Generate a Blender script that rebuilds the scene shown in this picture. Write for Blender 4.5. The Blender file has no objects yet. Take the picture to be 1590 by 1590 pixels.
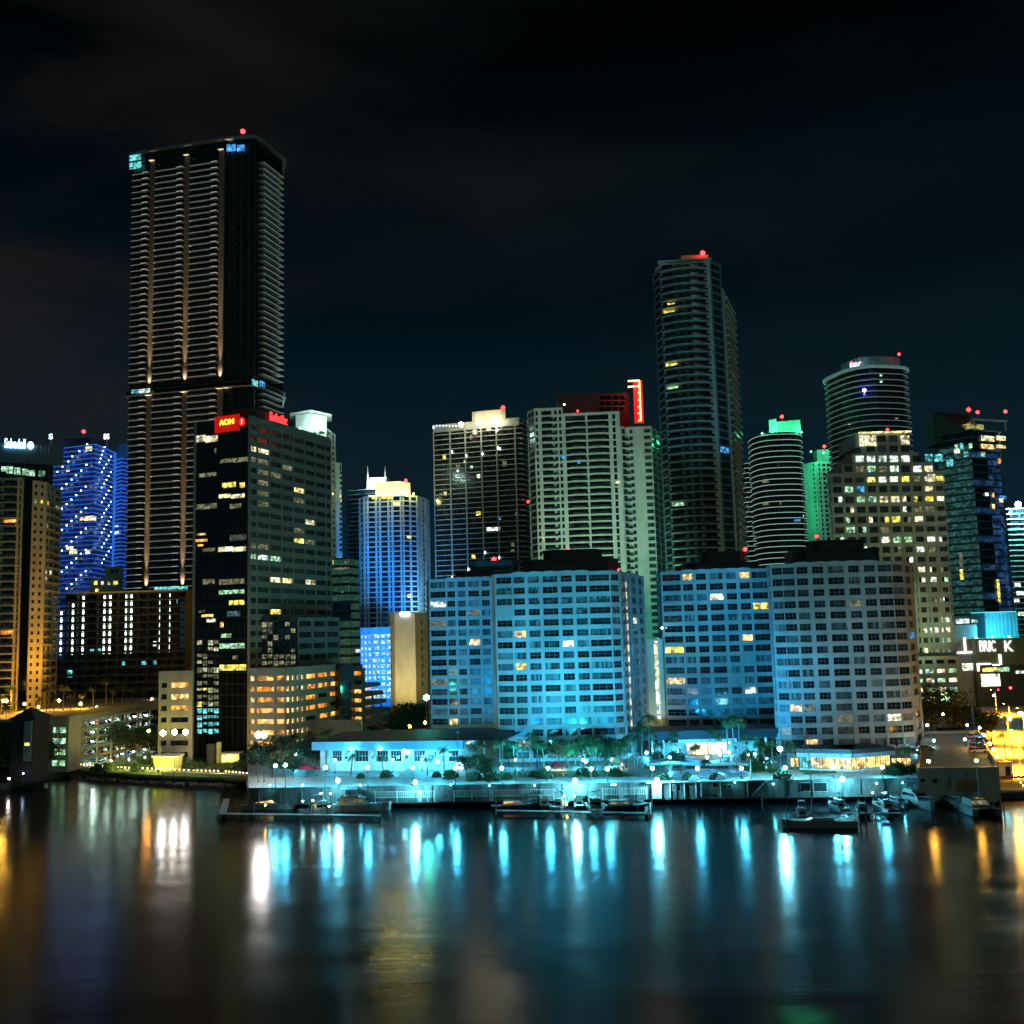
import bpy, bmesh, math, random
from mathutils import Vector, Matrix, Euler
R = math.radians
rnd = random.Random(7)
# ------------------------------------------------------------------ camera
CAMH = 40.0
cam_d = bpy.data.cameras.new('camera'); cam = bpy.data.objects.new('camera', cam_d)
bpy.context.scene.collection.objects.link(cam); bpy.context.scene.camera = cam
cam.location = (0, 0, CAMH)
CM = Euler((R(90 + 6.8), 0, 0), 'XYZ').to_matrix() @ Matrix.Rotation(R(-1.55), 3, 'Z')
cam.rotation_euler = CM.to_euler()
cam_d.sensor_width = 36; cam_d.lens = 36.0; cam_d.clip_start = 1; cam_d.clip_end = 20000
F = 1590.0
# ------------------------------------------------------------------ world: night sky with thin cloud, and the glow of the city across the bay
W = bpy.data.worlds.new("World"); bpy.context.scene.world = W; W.use_nodes = True
nt = W.node_tree; nt.nodes.clear(); N = nt.nodes; L = nt.links
def nd(tree, t, **k):
    n = tree.nodes.new(t)
    for a, v in k.items():
        if a == 'inp':
            for kk, vv in v.items(): n.inputs[kk].default_value = vv
        else: setattr(n, a, v)
    return n
def mth(tree, op, a, b=None, c=None, clamp=False):
    n = tree.nodes.new('ShaderNodeMath'); n.operation = op; n.use_clamp = clamp
    for i, v in enumerate((a, b, c)):
        if v is None: continue
        if isinstance(v, (int, float)): n.inputs[i].default_value = v
        else: tree.links.new(v, n.inputs[i])
    return n.outputs[0]
def ramp(tree, fac, stops):
    n = tree.nodes.new('ShaderNodeValToRGB'); e = n.color_ramp.elements
    while len(e) < len(stops): e.new(0.5)
    for s, (p, c) in zip(e, stops):
        s.position = p; s.color = (c[0], c[1], c[2], 1)
    tree.links.new(fac, n.inputs[0]); return n.outputs[0]
def mix(tree, f, a, b, mode='MIX'):
    n = tree.nodes.new('ShaderNodeMix'); n.data_type = 'RGBA'; n.blend_type = mode
    for i, v in ((0, f), (6, a), (7, b)):
        if isinstance(v, (int, float)): n.inputs[i].default_value = v
        elif isinstance(v, tuple): n.inputs[i].default_value = (v[0], v[1], v[2], 1)
        else: tree.links.new(v, n.inputs[i])
    return n.outputs[2]
tc = nd(nt, 'ShaderNodeTexCoord'); sp = nd(nt, 'ShaderNodeSeparateXYZ'); L.new(tc.outputs['Generated'], sp.inputs[0])
zc = mth(nt, 'MAXIMUM', sp.outputs[2], 0)
base = ramp(nt, zc, [(0.0, (.0056, .0185, .0315)), (.16, (.0018, .0145, .0245)), (.32, (.0008, .0050, .0085)), (.52, (.0003, .0011, .0014))])
mp = nd(nt, 'ShaderNodeMapping'); mp.inputs['Rotation'].default_value = (0, R(-32), 0); mp.inputs['Scale'].default_value = (1.1, 1.2, 3.6)
L.new(tc.outputs['Generated'], mp.inputs[0])
ns = nd(nt, 'ShaderNodeTexNoise', inp={'Scale': 1.9, 'Detail': 6.0, 'Roughness': .52, 'Distortion': .35}); L.new(mp.outputs[0], ns.inputs[0])
cl = ramp(nt, ns.outputs[0], [(.42, (0, 0, 0)), (.78, (1, 1, 1))])
cloudcol = ramp(nt, mth(nt, 'ADD', mth(nt, 'MULTIPLY', sp.outputs[0], 1.0), .5), [(.05, (.022, .015, .012)), (.38, (.0065, .0075, .0080)), (1, (.0035, .0085, .0105))])
sky = mix(nt, cl, base, mix(nt, .35, cloudcol, base, 'ADD'))
# brown cloud low on the left
lx = mth(nt, 'SUBTRACT', mth(nt, 'MULTIPLY', sp.outputs[0], -2.6), .62, clamp=True)
lz = mth(nt, 'SUBTRACT', 1.0, mth(nt, 'ABSOLUTE', mth(nt, 'MULTIPLY', mth(nt, 'SUBTRACT', sp.outputs[2], mth(nt, 'ADD', .18, mth(nt, 'MULTIPLY', sp.outputs[0], -.10))), 8.0)), clamp=True)
lf = mth(nt, 'MULTIPLY', mth(nt, 'MULTIPLY', lx, lz), mth(nt, 'MULTIPLY', ns.outputs[0], 2.2), clamp=True)
sky = mix(nt, lf, sky, (.020, .016, .015))
back = mth(nt, 'MULTIPLY', mth(nt, 'SUBTRACT', mth(nt, 'MULTIPLY', sp.outputs[1], -1.0), .05, clamp=True), 2.0, clamp=True)
lowz = mth(nt, 'SUBTRACT', 1.0, mth(nt, 'MULTIPLY', mth(nt, 'ABSOLUTE', sp.outputs[2]), 1.4), clamp=True)
sky = mix(nt, mth(nt, 'MULTIPLY', back, lowz), sky, (.014, .066, .074))
bg = nd(nt, 'ShaderNodeBackground'); L.new(sky, bg.inputs[0]); bg.inputs[1].default_value = 1.0
out = nd(nt, 'ShaderNodeOutputWorld'); L.new(bg.outputs[0], out.inputs[0])
# faint fill sun added behind the camera to lift the facades
sd = bpy.data.lights.new('facade_fill', 'SUN'); sd.energy = .13; sd.angle = R(8); sd.color = (.56, .95, .86)
so = bpy.data.objects.new('facade_fill', sd); bpy.context.scene.collection.objects.link(so)
so.rotation_euler = Vector((-.42, 1, -.36)).to_track_quat('-Z', 'Y').to_euler()
sc = bpy.context.scene
sc.view_settings.view_transform = 'Standard'; sc.view_settings.look = 'None'; sc.view_settings.exposure = -0.2; sc.view_settings.gamma = 1
sc.cycles.use_denoising = True; sc.cycles.max_bounces = 5; sc.cycles.diffuse_bounces = 2; sc.cycles.glossy_bounces = 3
sc.cycles.transparent_max_bounces = 6; sc.cycles.transmission_bounces = 2; sc.cycles.sample_clamp_indirect = 6; sc.cycles.use_light_tree = True
sc.cycles.caustics_reflective = False; sc.cycles.caustics_refractive = False
C = sc.collection
# ------------------------------------------------------------------ picture <-> place
def ray(px, py): return CM @ Vector(((px - 795) / F, -(py - 795) / F, -1))
def P(px, py, Y): r = ray(px, py); t = Y / r.y; return Vector((r.x * t, Y, CAMH + r.z * t))
def q(px, Y, py=1000): p = P(px, py, Y); return (p.x, p.y)
def Z(px, py, Y): return P(px, py, Y).z
def G(px, py, z=0.0): r = ray(px, py); t = (z - CAMH) / r.z; return Vector((r.x * t, r.y * t, z))
def proj(x, y, z):
    v = CM.transposed() @ Vector((x, y, z - CAMH)); d = -v.z
    return (795 + v.x / d * F, 795 - v.y / d * F, d) if d > 1 else (-999, -999, 1)
def onface(a, b, px, py):
    """where the sight line of a pixel meets the vertical plane through a-b: (distance along a-b, height)"""
    r = ray(px, py); ax, ay = a; dx, dy = b[0] - ax, b[1] - ay; Ln = math.hypot(dx, dy); dx /= Ln; dy /= Ln
    nx, ny = dy, -dx; t = (ax * nx + ay * ny) / (r.x * nx + r.y * ny)
    x, y, z = r.x * t, r.y * t, CAMH + r.z * t
    return (x - ax) * dx + (y - ay) * dy, z
# ------------------------------------------------------------------ materials
M = {}
def mat(name, col, rough=.6, metal=0.0, var=.12, scale=.35, spec=.5, bump=0.0, coat=0):
    if name in M: return M[name]
    m = bpy.data.materials.new(name); m.use_nodes = True; t = m.node_tree; b = t.nodes['Principled BSDF']
    b.inputs['Roughness'].default_value = rough; b.inputs['Metallic'].default_value = metal
    b.inputs['Specular IOR Level'].default_value = spec; b.inputs['Coat Weight'].default_value = coat
    g = nd(t, 'ShaderNodeNewGeometry'); n = nd(t, 'ShaderNodeTexNoise', inp={'Scale': scale, 'Detail': 5.0, 'Roughness': .62})
    mpp = nd(t, 'ShaderNodeMapping'); mpp.inputs['Scale'].default_value = (1, 1, .35)
    t.links.new(g.outputs['Position'], mpp.inputs[0]); t.links.new(mpp.outputs[0], n.inputs[0])
    lo = tuple(c * (1 - var * 2) for c in col); hi = tuple(min(1, c * (1 + var)) for c in col)
    t.links.new(ramp(t, n.outputs[0], [(.3, lo), (.7, hi)]), b.inputs['Base Color'])
    if bump:
        bm = nd(t, 'ShaderNodeBump', inp={'Strength': bump, 'Distance': .1}); t.links.new(n.outputs[0], bm.inputs['Height']); t.links.new(bm.outputs[0], b.inputs['Normal'])
    M[name] = m; return m
def emit(name, col, s, sample=False, tex=0, dark=(0, 0, 0)):
    if name in M: return M[name]
    m = bpy.data.materials.new(name); m.use_nodes = True; t = m.node_tree; b = t.nodes['Principled BSDF']
    b.inputs['Base Color'].default_value = (.05, .05, .05, 1); b.inputs['Roughness'].default_value = .3
    b.inputs['Emission Color'].default_value = (*col, 1); b.inputs['Emission Strength'].default_value = s
    if tex:   # a lit room behind glass: furniture, blinds and lamps break the light up
        g = nd(t, 'ShaderNodeNewGeometry')
        v = nd(t, 'ShaderNodeTexVoronoi', inp={'Scale': tex}); v.distance = 'CHEBYCHEV'; t.links.new(g.outputs['Position'], v.inputs[0])
        n = nd(t, 'ShaderNodeTexNoise', inp={'Scale': tex * .9, 'Detail': 3.0}); t.links.new(g.outputs['Position'], n.inputs[0])
        sepv = nd(t, 'ShaderNodeSeparateXYZ'); t.links.new(v.outputs['Color'], sepv.inputs[0])
        f = mth(t, 'MULTIPLY', mth(t, 'ADD', mth(t, 'MULTIPLY', sepv.outputs[0], 1.25), .12), mth(t, 'SUBTRACT', mth(t, 'MULTIPLY', n.outputs[0], 3.2), .75, clamp=True))
        t.links.new(mth(t, 'MULTIPLY', f, s * 1.5), b.inputs['Emission Strength'])
        lo = tuple(c * (.55 if i == 2 else .85 if i == 1 else 1) for i, c in enumerate(col)); hi = tuple(min(1, c * 1.15 + .08) for c in col)
        t.links.new(ramp(t, sepv.outputs[1], [(.2, lo), (.8, hi)]), b.inputs['Emission Color'])
    m.cycles.emission_sampling = 'AUTO' if sample else 'NONE'
    M[name] = m; return m
def glass(name, col, rough=.12, var=.5, cell=None, lo=.35):
    """dark window glass whose curtains and rooms vary from pane to pane"""
    if name in M: return M[name]
    m = bpy.data.materials.new(name); m.use_nodes = True; t = m.node_tree; b = t.nodes['Principled BSDF']
    b.inputs['Roughness'].default_value = rough; b.inputs['IOR'].default_value = 1.5
    g = nd(t, 'ShaderNodeNewGeometry'); s = nd(t, 'ShaderNodeVectorMath'); s.operation = 'DIVIDE'
    s.inputs[1].default_value = cell or (1.3, 1.3, 2.9); t.links.new(g.outputs['Position'], s.inputs[0])
    fl = nd(t, 'ShaderNodeVectorMath'); fl.operation = 'FLOOR'; t.links.new(s.outputs[0], fl.inputs[0])
    w = nd(t, 'ShaderNodeTexWhiteNoise'); t.links.new(fl.outputs[0], w.inputs[0])
    t.links.new(ramp(t, w.outputs[0], [(0, tuple(c * lo for c in col)), (.6, col), (1, tuple(min(1, c * (1 + 2 * var)) for c in col))]), b.inputs['Base Color'])
    M[name] = m; return m
white = mat('white stucco', (.72, .72, .68), .7)
cream = mat('cream stucco', (.55, .50, .40), .75)
beige = mat('beige concrete', (.42, .37, .28), .8)
grey = mat('grey concrete', (.30, .30, .28), .85, bump=.2)
dgrey = mat('dark roof', (.05, .05, .052), .8)
brown = mat('brown stone panel', (.30, .27, .20), .7)
black = mat('black metal', (.02, .02, .02), .4)
steel = mat('painted steel', (.35, .36, .36), .45, .3)
gl_dark = glass('dark glass', (.010, .013, .014))
gl_mid = glass('glass with curtains', (.035, .045, .045), .25)
gl_blind = glass('glass with pale blinds', (.16, .17, .17), .4, .2)
gl_blue = glass('blue glass', (.012, .03, .045), .08)
frame_w = mat('window frame white', (.6, .6, .58), .5)
frame_d = mat('window frame dark', (.03, .03, .03), .4)
LIT = {
 'warm': emit('lit room warm', (1, .62, .26), 1.7, tex=1.0), 'white': emit('lit room white', (.85, 1, .82), 1.6, tex=1.1),
 'green': emit('lit room greenish', (.42, 1, .62), 1.0, tex=1.0), 'orange': emit('lit deck orange', (1, .36, .03), 1.3, tex=.5),
 'yellow': emit('lit room yellow', (1, .80, .12), 1.5, tex=.9), 'cyan': emit('lit room cyan', (.12, .72, 1), 1.0, tex=.9),
 'blue': emit('lit room blue', (.02, .28, 1), 1.2, tex=.8), 'dim': emit('dimly lit room', (.8, .85, .5), .2, tex=1.2),
 'cream': emit('lit stair cream', (1, .92, .6), 1.4, tex=.7), 'icy': emit('lit room icy', (.62, .9, 1), 2.0, tex=.8)}
# ------------------------------------------------------------------ mesh builder and objects
class MB:
    def __init__(s): s.v = []; s.f = []; s.m = []; s.ms = []
    def mi(s, m):
        if m not in s.ms: s.ms.append(m)
        return s.ms.index(m)
    def add(s, vs, fs, m):
        o = len(s.v); s.v += [tuple(v) for v in vs]; k = s.mi(m)
        for f in fs: s.f.append(tuple(i + o for i in f)); s.m.append(k)
    def hexa(s, p, m): s.add(p, [(0, 3, 2, 1), (4, 5, 6, 7), (0, 1, 5, 4), (1, 2, 6, 5), (2, 3, 7, 6), (3, 0, 4, 7)], m)
    def box(s, x0, x1, y0, y1, z0, z1, m): s.hexa([(x0, y0, z0), (x1, y0, z0), (x1, y1, z0), (x0, y1, z0), (x0, y0, z1), (x1, y0, z1), (x1, y1, z1), (x0, y1, z1)], m)
    def ob(s, a, b, u0, u1, t0, t1, z0, z1, m):
        """box on the wall a-b: u along, t outwards, z up"""
        dx, dy = b[0] - a[0], b[1] - a[1]; l = math.hypot(dx, dy); dx /= l; dy /= l; nx, ny = dy, -dx
        pt = lambda u, t, z: (a[0] + dx * u + nx * t, a[1] + dy * u + ny * t, z)
        s.hexa([pt(u0, t1, z0), pt(u1, t1, z0), pt(u1, t0, z0), pt(u0, t0, z0), pt(u0, t1, z1), pt(u1, t1, z1), pt(u1, t0, z1), pt(u0, t0, z1)], m)
    def prism(s, poly, z0, z1, m, top=None, scale=1.0):
        n = len(poly); cx = sum(p[0] for p in poly) / n; cy = sum(p[1] for p in poly) / n
        up = [(cx + (p[0] - cx) * scale, cy + (p[1] - cy) * scale) for p in poly]
        s.add([(x, y, z0) for x, y in poly] + [(x, y, z1) for x, y in up], [(i, (i + 1) % n, n + (i + 1) % n, n + i) for i in range(n)] + [tuple(reversed(range(n)))], m)
        s.add([(x, y, z1) for x, y in up], [tuple(range(n))], top or m)
    def cyl(s, x, y, z0, z1, r0, r1, m, n=8): s.tube((x, y, z0), (x, y, z1), r0, m, r1, n)
    def tube(s, p0, p1, r, m, r1=None, n=6):
        p0 = Vector(p0); p1 = Vector(p1); d = (p1 - p0).normalized(); a = d.orthogonal().normalized(); b = d.cross(a); r1 = r if r1 is None else r1
        vs = [p0 + (a * math.cos(2 * math.pi * i / n) + b * math.sin(2 * math.pi * i / n)) * r for i in range(n)] + [p1 + (a * math.cos(2 * math.pi * i / n) + b * math.sin(2 * math.pi * i / n)) * r1 for i in range(n)]
        s.add(vs, [(i, (i + 1) % n, n + (i + 1) % n, n + i) for i in range(n)] + [tuple(reversed(range(n))), tuple(range(n, 2 * n))], m)
    def ball(s, c, r, m, sub=1, sz=1.0):
        bm = bmesh.new(); bmesh.ops.create_icosphere(bm, subdivisions=sub, radius=r); bm.verts.index_update()
        s.add([(v.co.x + c[0], v.co.y + c[1], v.co.z * sz + c[2]) for v in bm.verts], [tuple(v.index for v in f.verts) for f in bm.faces], m); bm.free()
    def mesh(s, name, o=(0, 0, 0)):
        me = bpy.data.meshes.new(name); me.from_pydata([(x - o[0], y - o[1], z - o[2]) for x, y, z in s.v], [], s.f)
        for m in s.ms: me.materials.append(m)
        me.polygons.foreach_set('material_index', s.m); me.update(); return me
def obj(name, mb, parent=None, smooth=False, at=None):
    o0 = at if at is not None else (parent['_o'] if parent is not None and '_o' in parent else (0, 0, 0))
    me = mb.mesh(name, o0) if isinstance(mb, MB) else mb
    if smooth: me.polygons.foreach_set('use_smooth', [True] * len(me.polygons))
    o = bpy.data.objects.new(name, me); C.objects.link(o)
    if parent is not None: o.parent = parent
    elif at is not None: o.location = at
    return o
def thing(name, label, cat, loc, group=None, rz=0):
    o = bpy.data.objects.new(name, None); C.objects.link(o); o.location = loc; o.rotation_euler = (0, 0, rz); o.empty_display_size = 1
    o['label'] = label; o['category'] = cat
    if group: o['group'] = group
    o['_o'] = tuple(loc); return o
def tag(o, label=None, cat=None, group=None, kind=None):
    if label: o['label'] = label
    if cat: o['category'] = cat
    if group: o['group'] = group
    if kind: o['kind'] = kind
    return o
def copy_tree(o, parent=None):
    c = o.copy(); C.objects.link(c)
    if parent is not None: c.parent = parent
    for ch in o.children: copy_tree(ch, c)
    return c
def text_mesh(txt, size, m, ext=.15, font_scale=(1, 1)):
    cu = bpy.data.curves.new('lettering', 'FONT'); cu.body = txt; cu.size = size; cu.extrude = ext; cu.align_x = 'CENTER'; cu.align_y = 'CENTER'; cu.offset = size * .006
    o = bpy.data.objects.new('t', cu); C.objects.link(o); bpy.context.view_layer.update()
    me = bpy.data.meshes.new_from_object(o.evaluated_get(bpy.context.evaluated_depsgraph_get())); bpy.data.objects.remove(o)
    me.materials.clear(); me.materials.append(m)
    me.transform(Matrix.Diagonal((font_scale[0], font_scale[1], 1, 1))); return me
def sign_text(txt, a, b, px, py, wpx, hpx, m, parent, out=.4, name='lettering', ext=.15):
    """lettering standing on the wall plane a-b, centred on px,py"""
    u0, z0 = onface(a, b, px - wpx / 2, py + hpx / 2); u1, z1 = onface(a, b, px + wpx / 2, py - hpx / 2)
    uc, zc_ = onface(a, b, px, py); me = text_mesh(txt, 1.0, m, ext)
    bb = [v.co for v in me.vertices]; w = max(c.x for c in bb) - min(c.x for c in bb); h = max(c.y for c in bb) - min(c.y for c in bb)
    cx = (max(c.x for c in bb) + min(c.x for c in bb)) / 2; cy = (max(c.y for c in bb) + min(c.y for c in bb)) / 2
    me.transform(Matrix.Translation((-cx, -cy, 0)))
    me.transform(Matrix.Diagonal(((u1 - u0) / w, abs(z1 - z0) / h, 1, 1)))
    dx, dy = b[0] - a[0], b[1] - a[1]; l = math.hypot(dx, dy); dx /= l; dy /= l
    X = a[0] + dx * uc + dy * out; Y = a[1] + dy * uc - dx * out
    me.transform(Matrix.Rotation(math.pi / 2, 4, 'X'))
    o = bpy.data.objects.new(name, me); C.objects.link(o); o.parent = parent; po = parent['_o']
    o.location = (X - po[0], Y - po[1], zc_ - po[2]); o.rotation_euler = (0, 0, math.atan2(dy, dx)); return o
WM = {}
def win_mesh(w, h, gm, fm, nm, name='window'):
    k = (round(w, 1), round(h, 1), gm.name, fm.name if fm else None, nm, name)
    if k in WM: return WM[k]
    b = MB(); b.add([(-w / 2, -.03, -h / 2), (w / 2, -.03, -h / 2), (w / 2, -.03, h / 2), (-w / 2, -.03, h / 2)], [(0, 1, 2, 3)], gm)
    if fm:
        f = .05
        b.box(-w / 2, w / 2, -.12, 0, -h / 2, -h / 2 + f, fm); b.box(-w / 2, w / 2, -.12, 0, h / 2 - f, h / 2, fm)
        b.box(-w / 2, -w / 2 + f, -.11, 0, -h / 2 + f, h / 2 - f, fm); b.box(w / 2 - f, w / 2, -.11, 0, -h / 2 + f, h / 2 - f, fm)
        for i in range(1, nm): x = -w / 2 + w * i / nm; b.box(x - .035, x + .035, -.1, 0, -h / 2 + f, h / 2 - f, fm)
        b.box(-w / 2 + f, w / 2 - f, -.09, 0, -.035, .035, fm) if nm > 1 and h > 1.6 else None
    WM[k] = b.mesh(name); return WM[k]
class Bld:
    """one building: wall mesh plus window and balcony parts; the 100 that show largest are parts of their own"""
    def __init__(s, name, label, loc, cat='building', group=None, vis=(0, 0, 1590, 1590)):
        s.t = thing(name, label, cat, loc, group); s.o = tuple(loc); s.w = MB(); s.wins = []; s.vis = vis; s.fm = frame_d; s.nm = 3; s.wname = 'window'
    def win(s, a, b, u, z, w, h, m, fm=0, nm=None, out=0.0, force=False):
        dx, dy = b[0] - a[0], b[1] - a[1]; l = math.hypot(dx, dy); dx /= l; dy /= l
        s.wins.append((a[0] + dx * u + dy * out, a[1] + dy * u - dx * out, z, w, h, math.atan2(dy, dx), m, s.fm if fm == 0 else fm, s.nm if nm is None else nm, force, s.wname))
    def facade(s, a, b, z0, fh, nf, bays, wall, sill=.9, head=.5, t=.35, gm=None, pier=.12, skip=None, piers=True, lit=None, band=None):
        """bays: (relative width, share of it that is window); a-b runs with the outside on its right"""
        l = math.hypot(b[0] - a[0], b[1] - a[1]); tot = sum(x[0] for x in bays); u = 0
        for i in range(nf + 1):
            lo = z0 + i * fh - (head if i else 0); hi = z0 + i * fh + (sill if i < nf else .6)
            s.w.ob(a, b, 0, l, -t, 0, lo, hi, band or wall)
        for j, (bw, ws) in enumerate(bays):
            w = l * bw / tot; ww = w * ws; p = (w - ww) / 2
            if piers:
                if ws < .02: s.w.ob(a, b, u, u + w, -t, pier, z0, z0 + nf * fh + .6, wall)
                else:
                    s.w.ob(a, b, u, u + p, -t, pier, z0, z0 + nf * fh + .6, wall); s.w.ob(a, b, u + w - p, u + w, -t, pier, z0, z0 + nf * fh + .6, wall)
            if ws >= .02:
                for i in range(nf):
                    if skip and skip(i, j): s.w.ob(a, b, u + p, u + w - p, -t, -.05, z0 + i * fh + sill, z0 + (i + 1) * fh - head, wall); continue
                    m = None
                    if lit: m = lit(i, j)
                    if m is None: m = gm if gm else rnd.choices([gl_dark, gl_mid, gl_blind], [6, 3, .5])[0]
                    s.win(a, b, u + w / 2, z0 + i * fh + (sill + fh - head) / 2, ww, fh - head - sill, LIT[m] if isinstance(m, str) else m, out=-t + .02)
            u += w
    def core(s, poly, z0, z1, m, roof=None, t=.36):
        n = len(poly); cx = sum(p[0] for p in poly) / n; cy = sum(p[1] for p in poly) / n
        # inset towards the inside by moving each edge
        out = []
        for i in range(n):
            p0, p1, p2 = Vector(poly[i - 1]), Vector(poly[i]), Vector(poly[(i + 1) % n])
            d1 = (p1 - p0).normalized(); d2 = (p2 - p1).normalized(); n1 = Vector((-d1.y, d1.x)); n2 = Vector((-d2.y, d2.x))
            bis = (n1 + n2); bis = bis / max(.3, bis.dot(n1)) if bis.length > 1e-6 else n1
            out.append((p1.x + bis.x * t, p1.y + bis.y * t))
        s.w.prism(out, z0, z1, m, roof or dgrey)
    def litpx(s, a, b, rects, fm=0, nm=None, out=.03, ref=None):
        """windows placed where the photo shows them on the wall a-b: (px0, py0, px1, py1, light)"""
        for (x0, y0, x1, y1, m) in rects:
            u0, za = onface(a, b, x0, (y0 + y1) / 2); u1, zb = onface(a, b, x1, (y0 + y1) / 2)
            _, zt = onface(a, b, (x0 + x1) / 2, y0); _, zl = onface(a, b, (x0 + x1) / 2, y1)
            s.win(a, b, (u0 + u1) / 2, (zt + zl) / 2, abs(u1 - u0), abs(zt - zl), LIT[m] if isinstance(m, str) else m, fm, nm, out, True)
    def done(s, cap=100):
        obj('wall', s.w, s.t)
        cand = []
        for wd in s.wins:
            x, y, z, w, h, r = wd[:6]; px, py, d = proj(x, y, z)
            nx, ny = math.sin(r), -math.cos(r); face = -(nx * x + ny * y) / math.hypot(x, y)
            ok = face > .02 and -8 < px < 1598 and s.vis[0] <= px <= s.vis[2] and s.vis[1] <= py <= s.vis[3]
            cand.append((ok, wd[9], w * h * max(face, .01) / d / d, wd))
        cand.sort(key=lambda c: (c[0], c[1], c[2]), reverse=True)
        rest = MB(); nrest = 0
        for k, (ok, _, _, wd) in enumerate(cand):
            x, y, z, w, h, r, m, fm, nm, _, nme = wd
            if k < cap and ok:
                me = win_mesh(w, h, m, fm, nm, nme)
                o = bpy.data.objects.new(nme, me); C.objects.link(o); o.parent = s.t
                o.location = (x - s.o[0], y - s.o[1], z - s.o[2]); o.rotation_euler = (0, 0, r)
                o.scale = (w / round(w, 1) if w > .1 else 1, 1, 1)
            else:
                me = win_mesh(w, h, m, fm, nm, nme); mt = Matrix.Translation((x, y, z)) @ Matrix.Rotation(r, 4, 'Z')
                vs = [mt @ v.co for v in me.vertices]; base = len(rest.v); rest.v += [tuple(v) for v in vs]
                mi = [rest.mi(mm) for mm in me.materials]
                for p in me.polygons: rest.f.append(tuple(i + base for i in p.vertices)); rest.m.append(mi[p.material_index])
                nrest += 1
        if nrest: tag(obj('window', rest, s.t), kind='stuff')
        return s.t
def beacon(b, px, py, Y, r=.7, pole=2.0):
    """red aviation light on a short mast, part of its building"""
    p = P(px, py, Y); m = MB(); m.ball(p, r, emit('red beacon', (1, .02, .02), 14, True), 1); m.cyl(p.x, p.y, p.z - pole, p.z - r * .8, .12, .12, steel, 5)
    return obj('beacon', m, b.t)
def slab_ring(b, poly, zs, th, m, name='balcony', cap=100, rail=None, rail_h=1.0, extra=None):
    """one floor slab per storey, all sharing one mesh"""
    mb = MB(); mb.prism(poly, 0, th, m)
    if rail:
        n = len(poly)
        for i in range(n):
            a, c = poly[i], poly[(i + 1) % n]; l = math.hypot(c[0] - a[0], c[1] - a[1])
            if l > .3: mb.ob(a, c, 0, l, -.12, -.07, th, th + rail_h, rail)
    if extra: extra(mb)
    me = mb.mesh(name, (b.o[0], b.o[1], 0))
    for z in zs[:cap]:
        o = bpy.data.objects.new(name, me); C.objects.link(o); o.parent = b.t; o.location = (0, 0, z - b.o[2])
def grow(poly, d):
    out = []; n = len(poly)
    for i in range(n):
        p0, p1, p2 = Vector(poly[i - 1]), Vector(poly[i]), Vector(poly[(i + 1) % n])
        d1 = (p1 - p0).normalized(); d2 = (p2 - p1).normalized(); n1 = Vector((d1.y, -d1.x)); n2 = Vector((d2.y, -d2.x))
        bis = n1 + n2; bis = bis / max(.5, bis.dot(n1)) if bis.length > 1e-6 else n1
        out.append((p1.x + bis.x * d, p1.y + bis.y * d))
    return out
def backed(front, depth):
    """close a front polyline (left to right, outside towards the camera) into a footprint"""
    a, b = front[0], front[-1]; 
    m = Vector(((a[0] + b[0]) / 2, (a[1] + b[1]) / 2)).normalized()
    return list(front) + [(b[0] + m.x * depth, b[1] + m.y * depth), (a[0] + m.x * depth, a[1] + m.y * depth)]
# ================================================================== THE SETTING
TZ = 5.0; QZ = 1.6
def plane_mat_water():
    m = bpy.data.materials.new('night bay water'); m.use_nodes = True; t = m.node_tree; b = t.nodes['Principled BSDF']
    b.inputs['Base Color'].default_value = (.0015, .004, .006, 1); b.inputs['IOR'].default_value = 1.33
    b.inputs['Specular IOR Level'].default_value = .18
    g = nd(t, 'ShaderNodeNewGeometry'); mpn = nd(t, 'ShaderNodeMapping'); mpn.inputs['Scale'].default_value = (.03, .11, 1)
    mpn.inputs['Rotation'].default_value = (0, 0, R(8))
    t.links.new(g.outputs['Position'], mpn.inputs[0])
    n = nd(t, 'ShaderNodeTexNoise', inp={'Scale': 1.0, 'Detail': 4.0, 'Roughness': .55, 'Distortion': .6}); t.links.new(mpn.outputs[0], n.inputs[0])
    mp2 = nd(t, 'ShaderNodeMapping'); mp2.inputs['Scale'].default_value = (.35, 1.7, 1); t.links.new(g.outputs['Position'], mp2.inputs[0])
    n2 = nd(t, 'ShaderNodeTexNoise', inp={'Scale': 1.0, 'Detail': 6.0, 'Roughness': .65}); t.links.new(mp2.outputs[0], n2.inputs[0])
    r = nd(t, 'ShaderNodeMapRange', inp={'From Min': .3, 'From Max': .7, 'To Min': .115, 'To Max': .205}); t.links.new(n.outputs[0], r.inputs[0])
    t.links.new(r.outputs[0], b.inputs['Roughness'])
    bm = nd(t, 'ShaderNodeBump', inp={'Strength': .13, 'Distance': .12}); t.links.new(n2.outputs[0], bm.inputs['Height'])
    bm2 = nd(t, 'ShaderNodeBump', inp={'Strength': .12, 'Distance': .5}); t.links.new(n.outputs[0], bm2.inputs['Height']); t.links.new(bm.outputs[0], bm2.inputs['Normal'])
    t.links.new(bm2.outputs[0], b.inputs['Normal']); return m
wb = MB(); wb.add([(-3000, -600, 0), (3000, -600, 0), (3000, 9000, 0), (-3000, 9000, 0)], [(0, 1, 2, 3)], plane_mat_water())
tag(obj('water', wb), kind='structure')
shore_px = [(-260, 1272), (15, 1224), (118, 1201), (124, 1199), (160, 1203), (200, 1206), (250, 1209), (300, 1212), (345, 1216), (383, 1221), (386, 1243), (700, 1244), (1000, 1243), (1300, 1242), (1430, 1242), (1560, 1240), (1760, 1236)]
shore = [G(x, y, 0) for x, y in shore_px]
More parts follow.
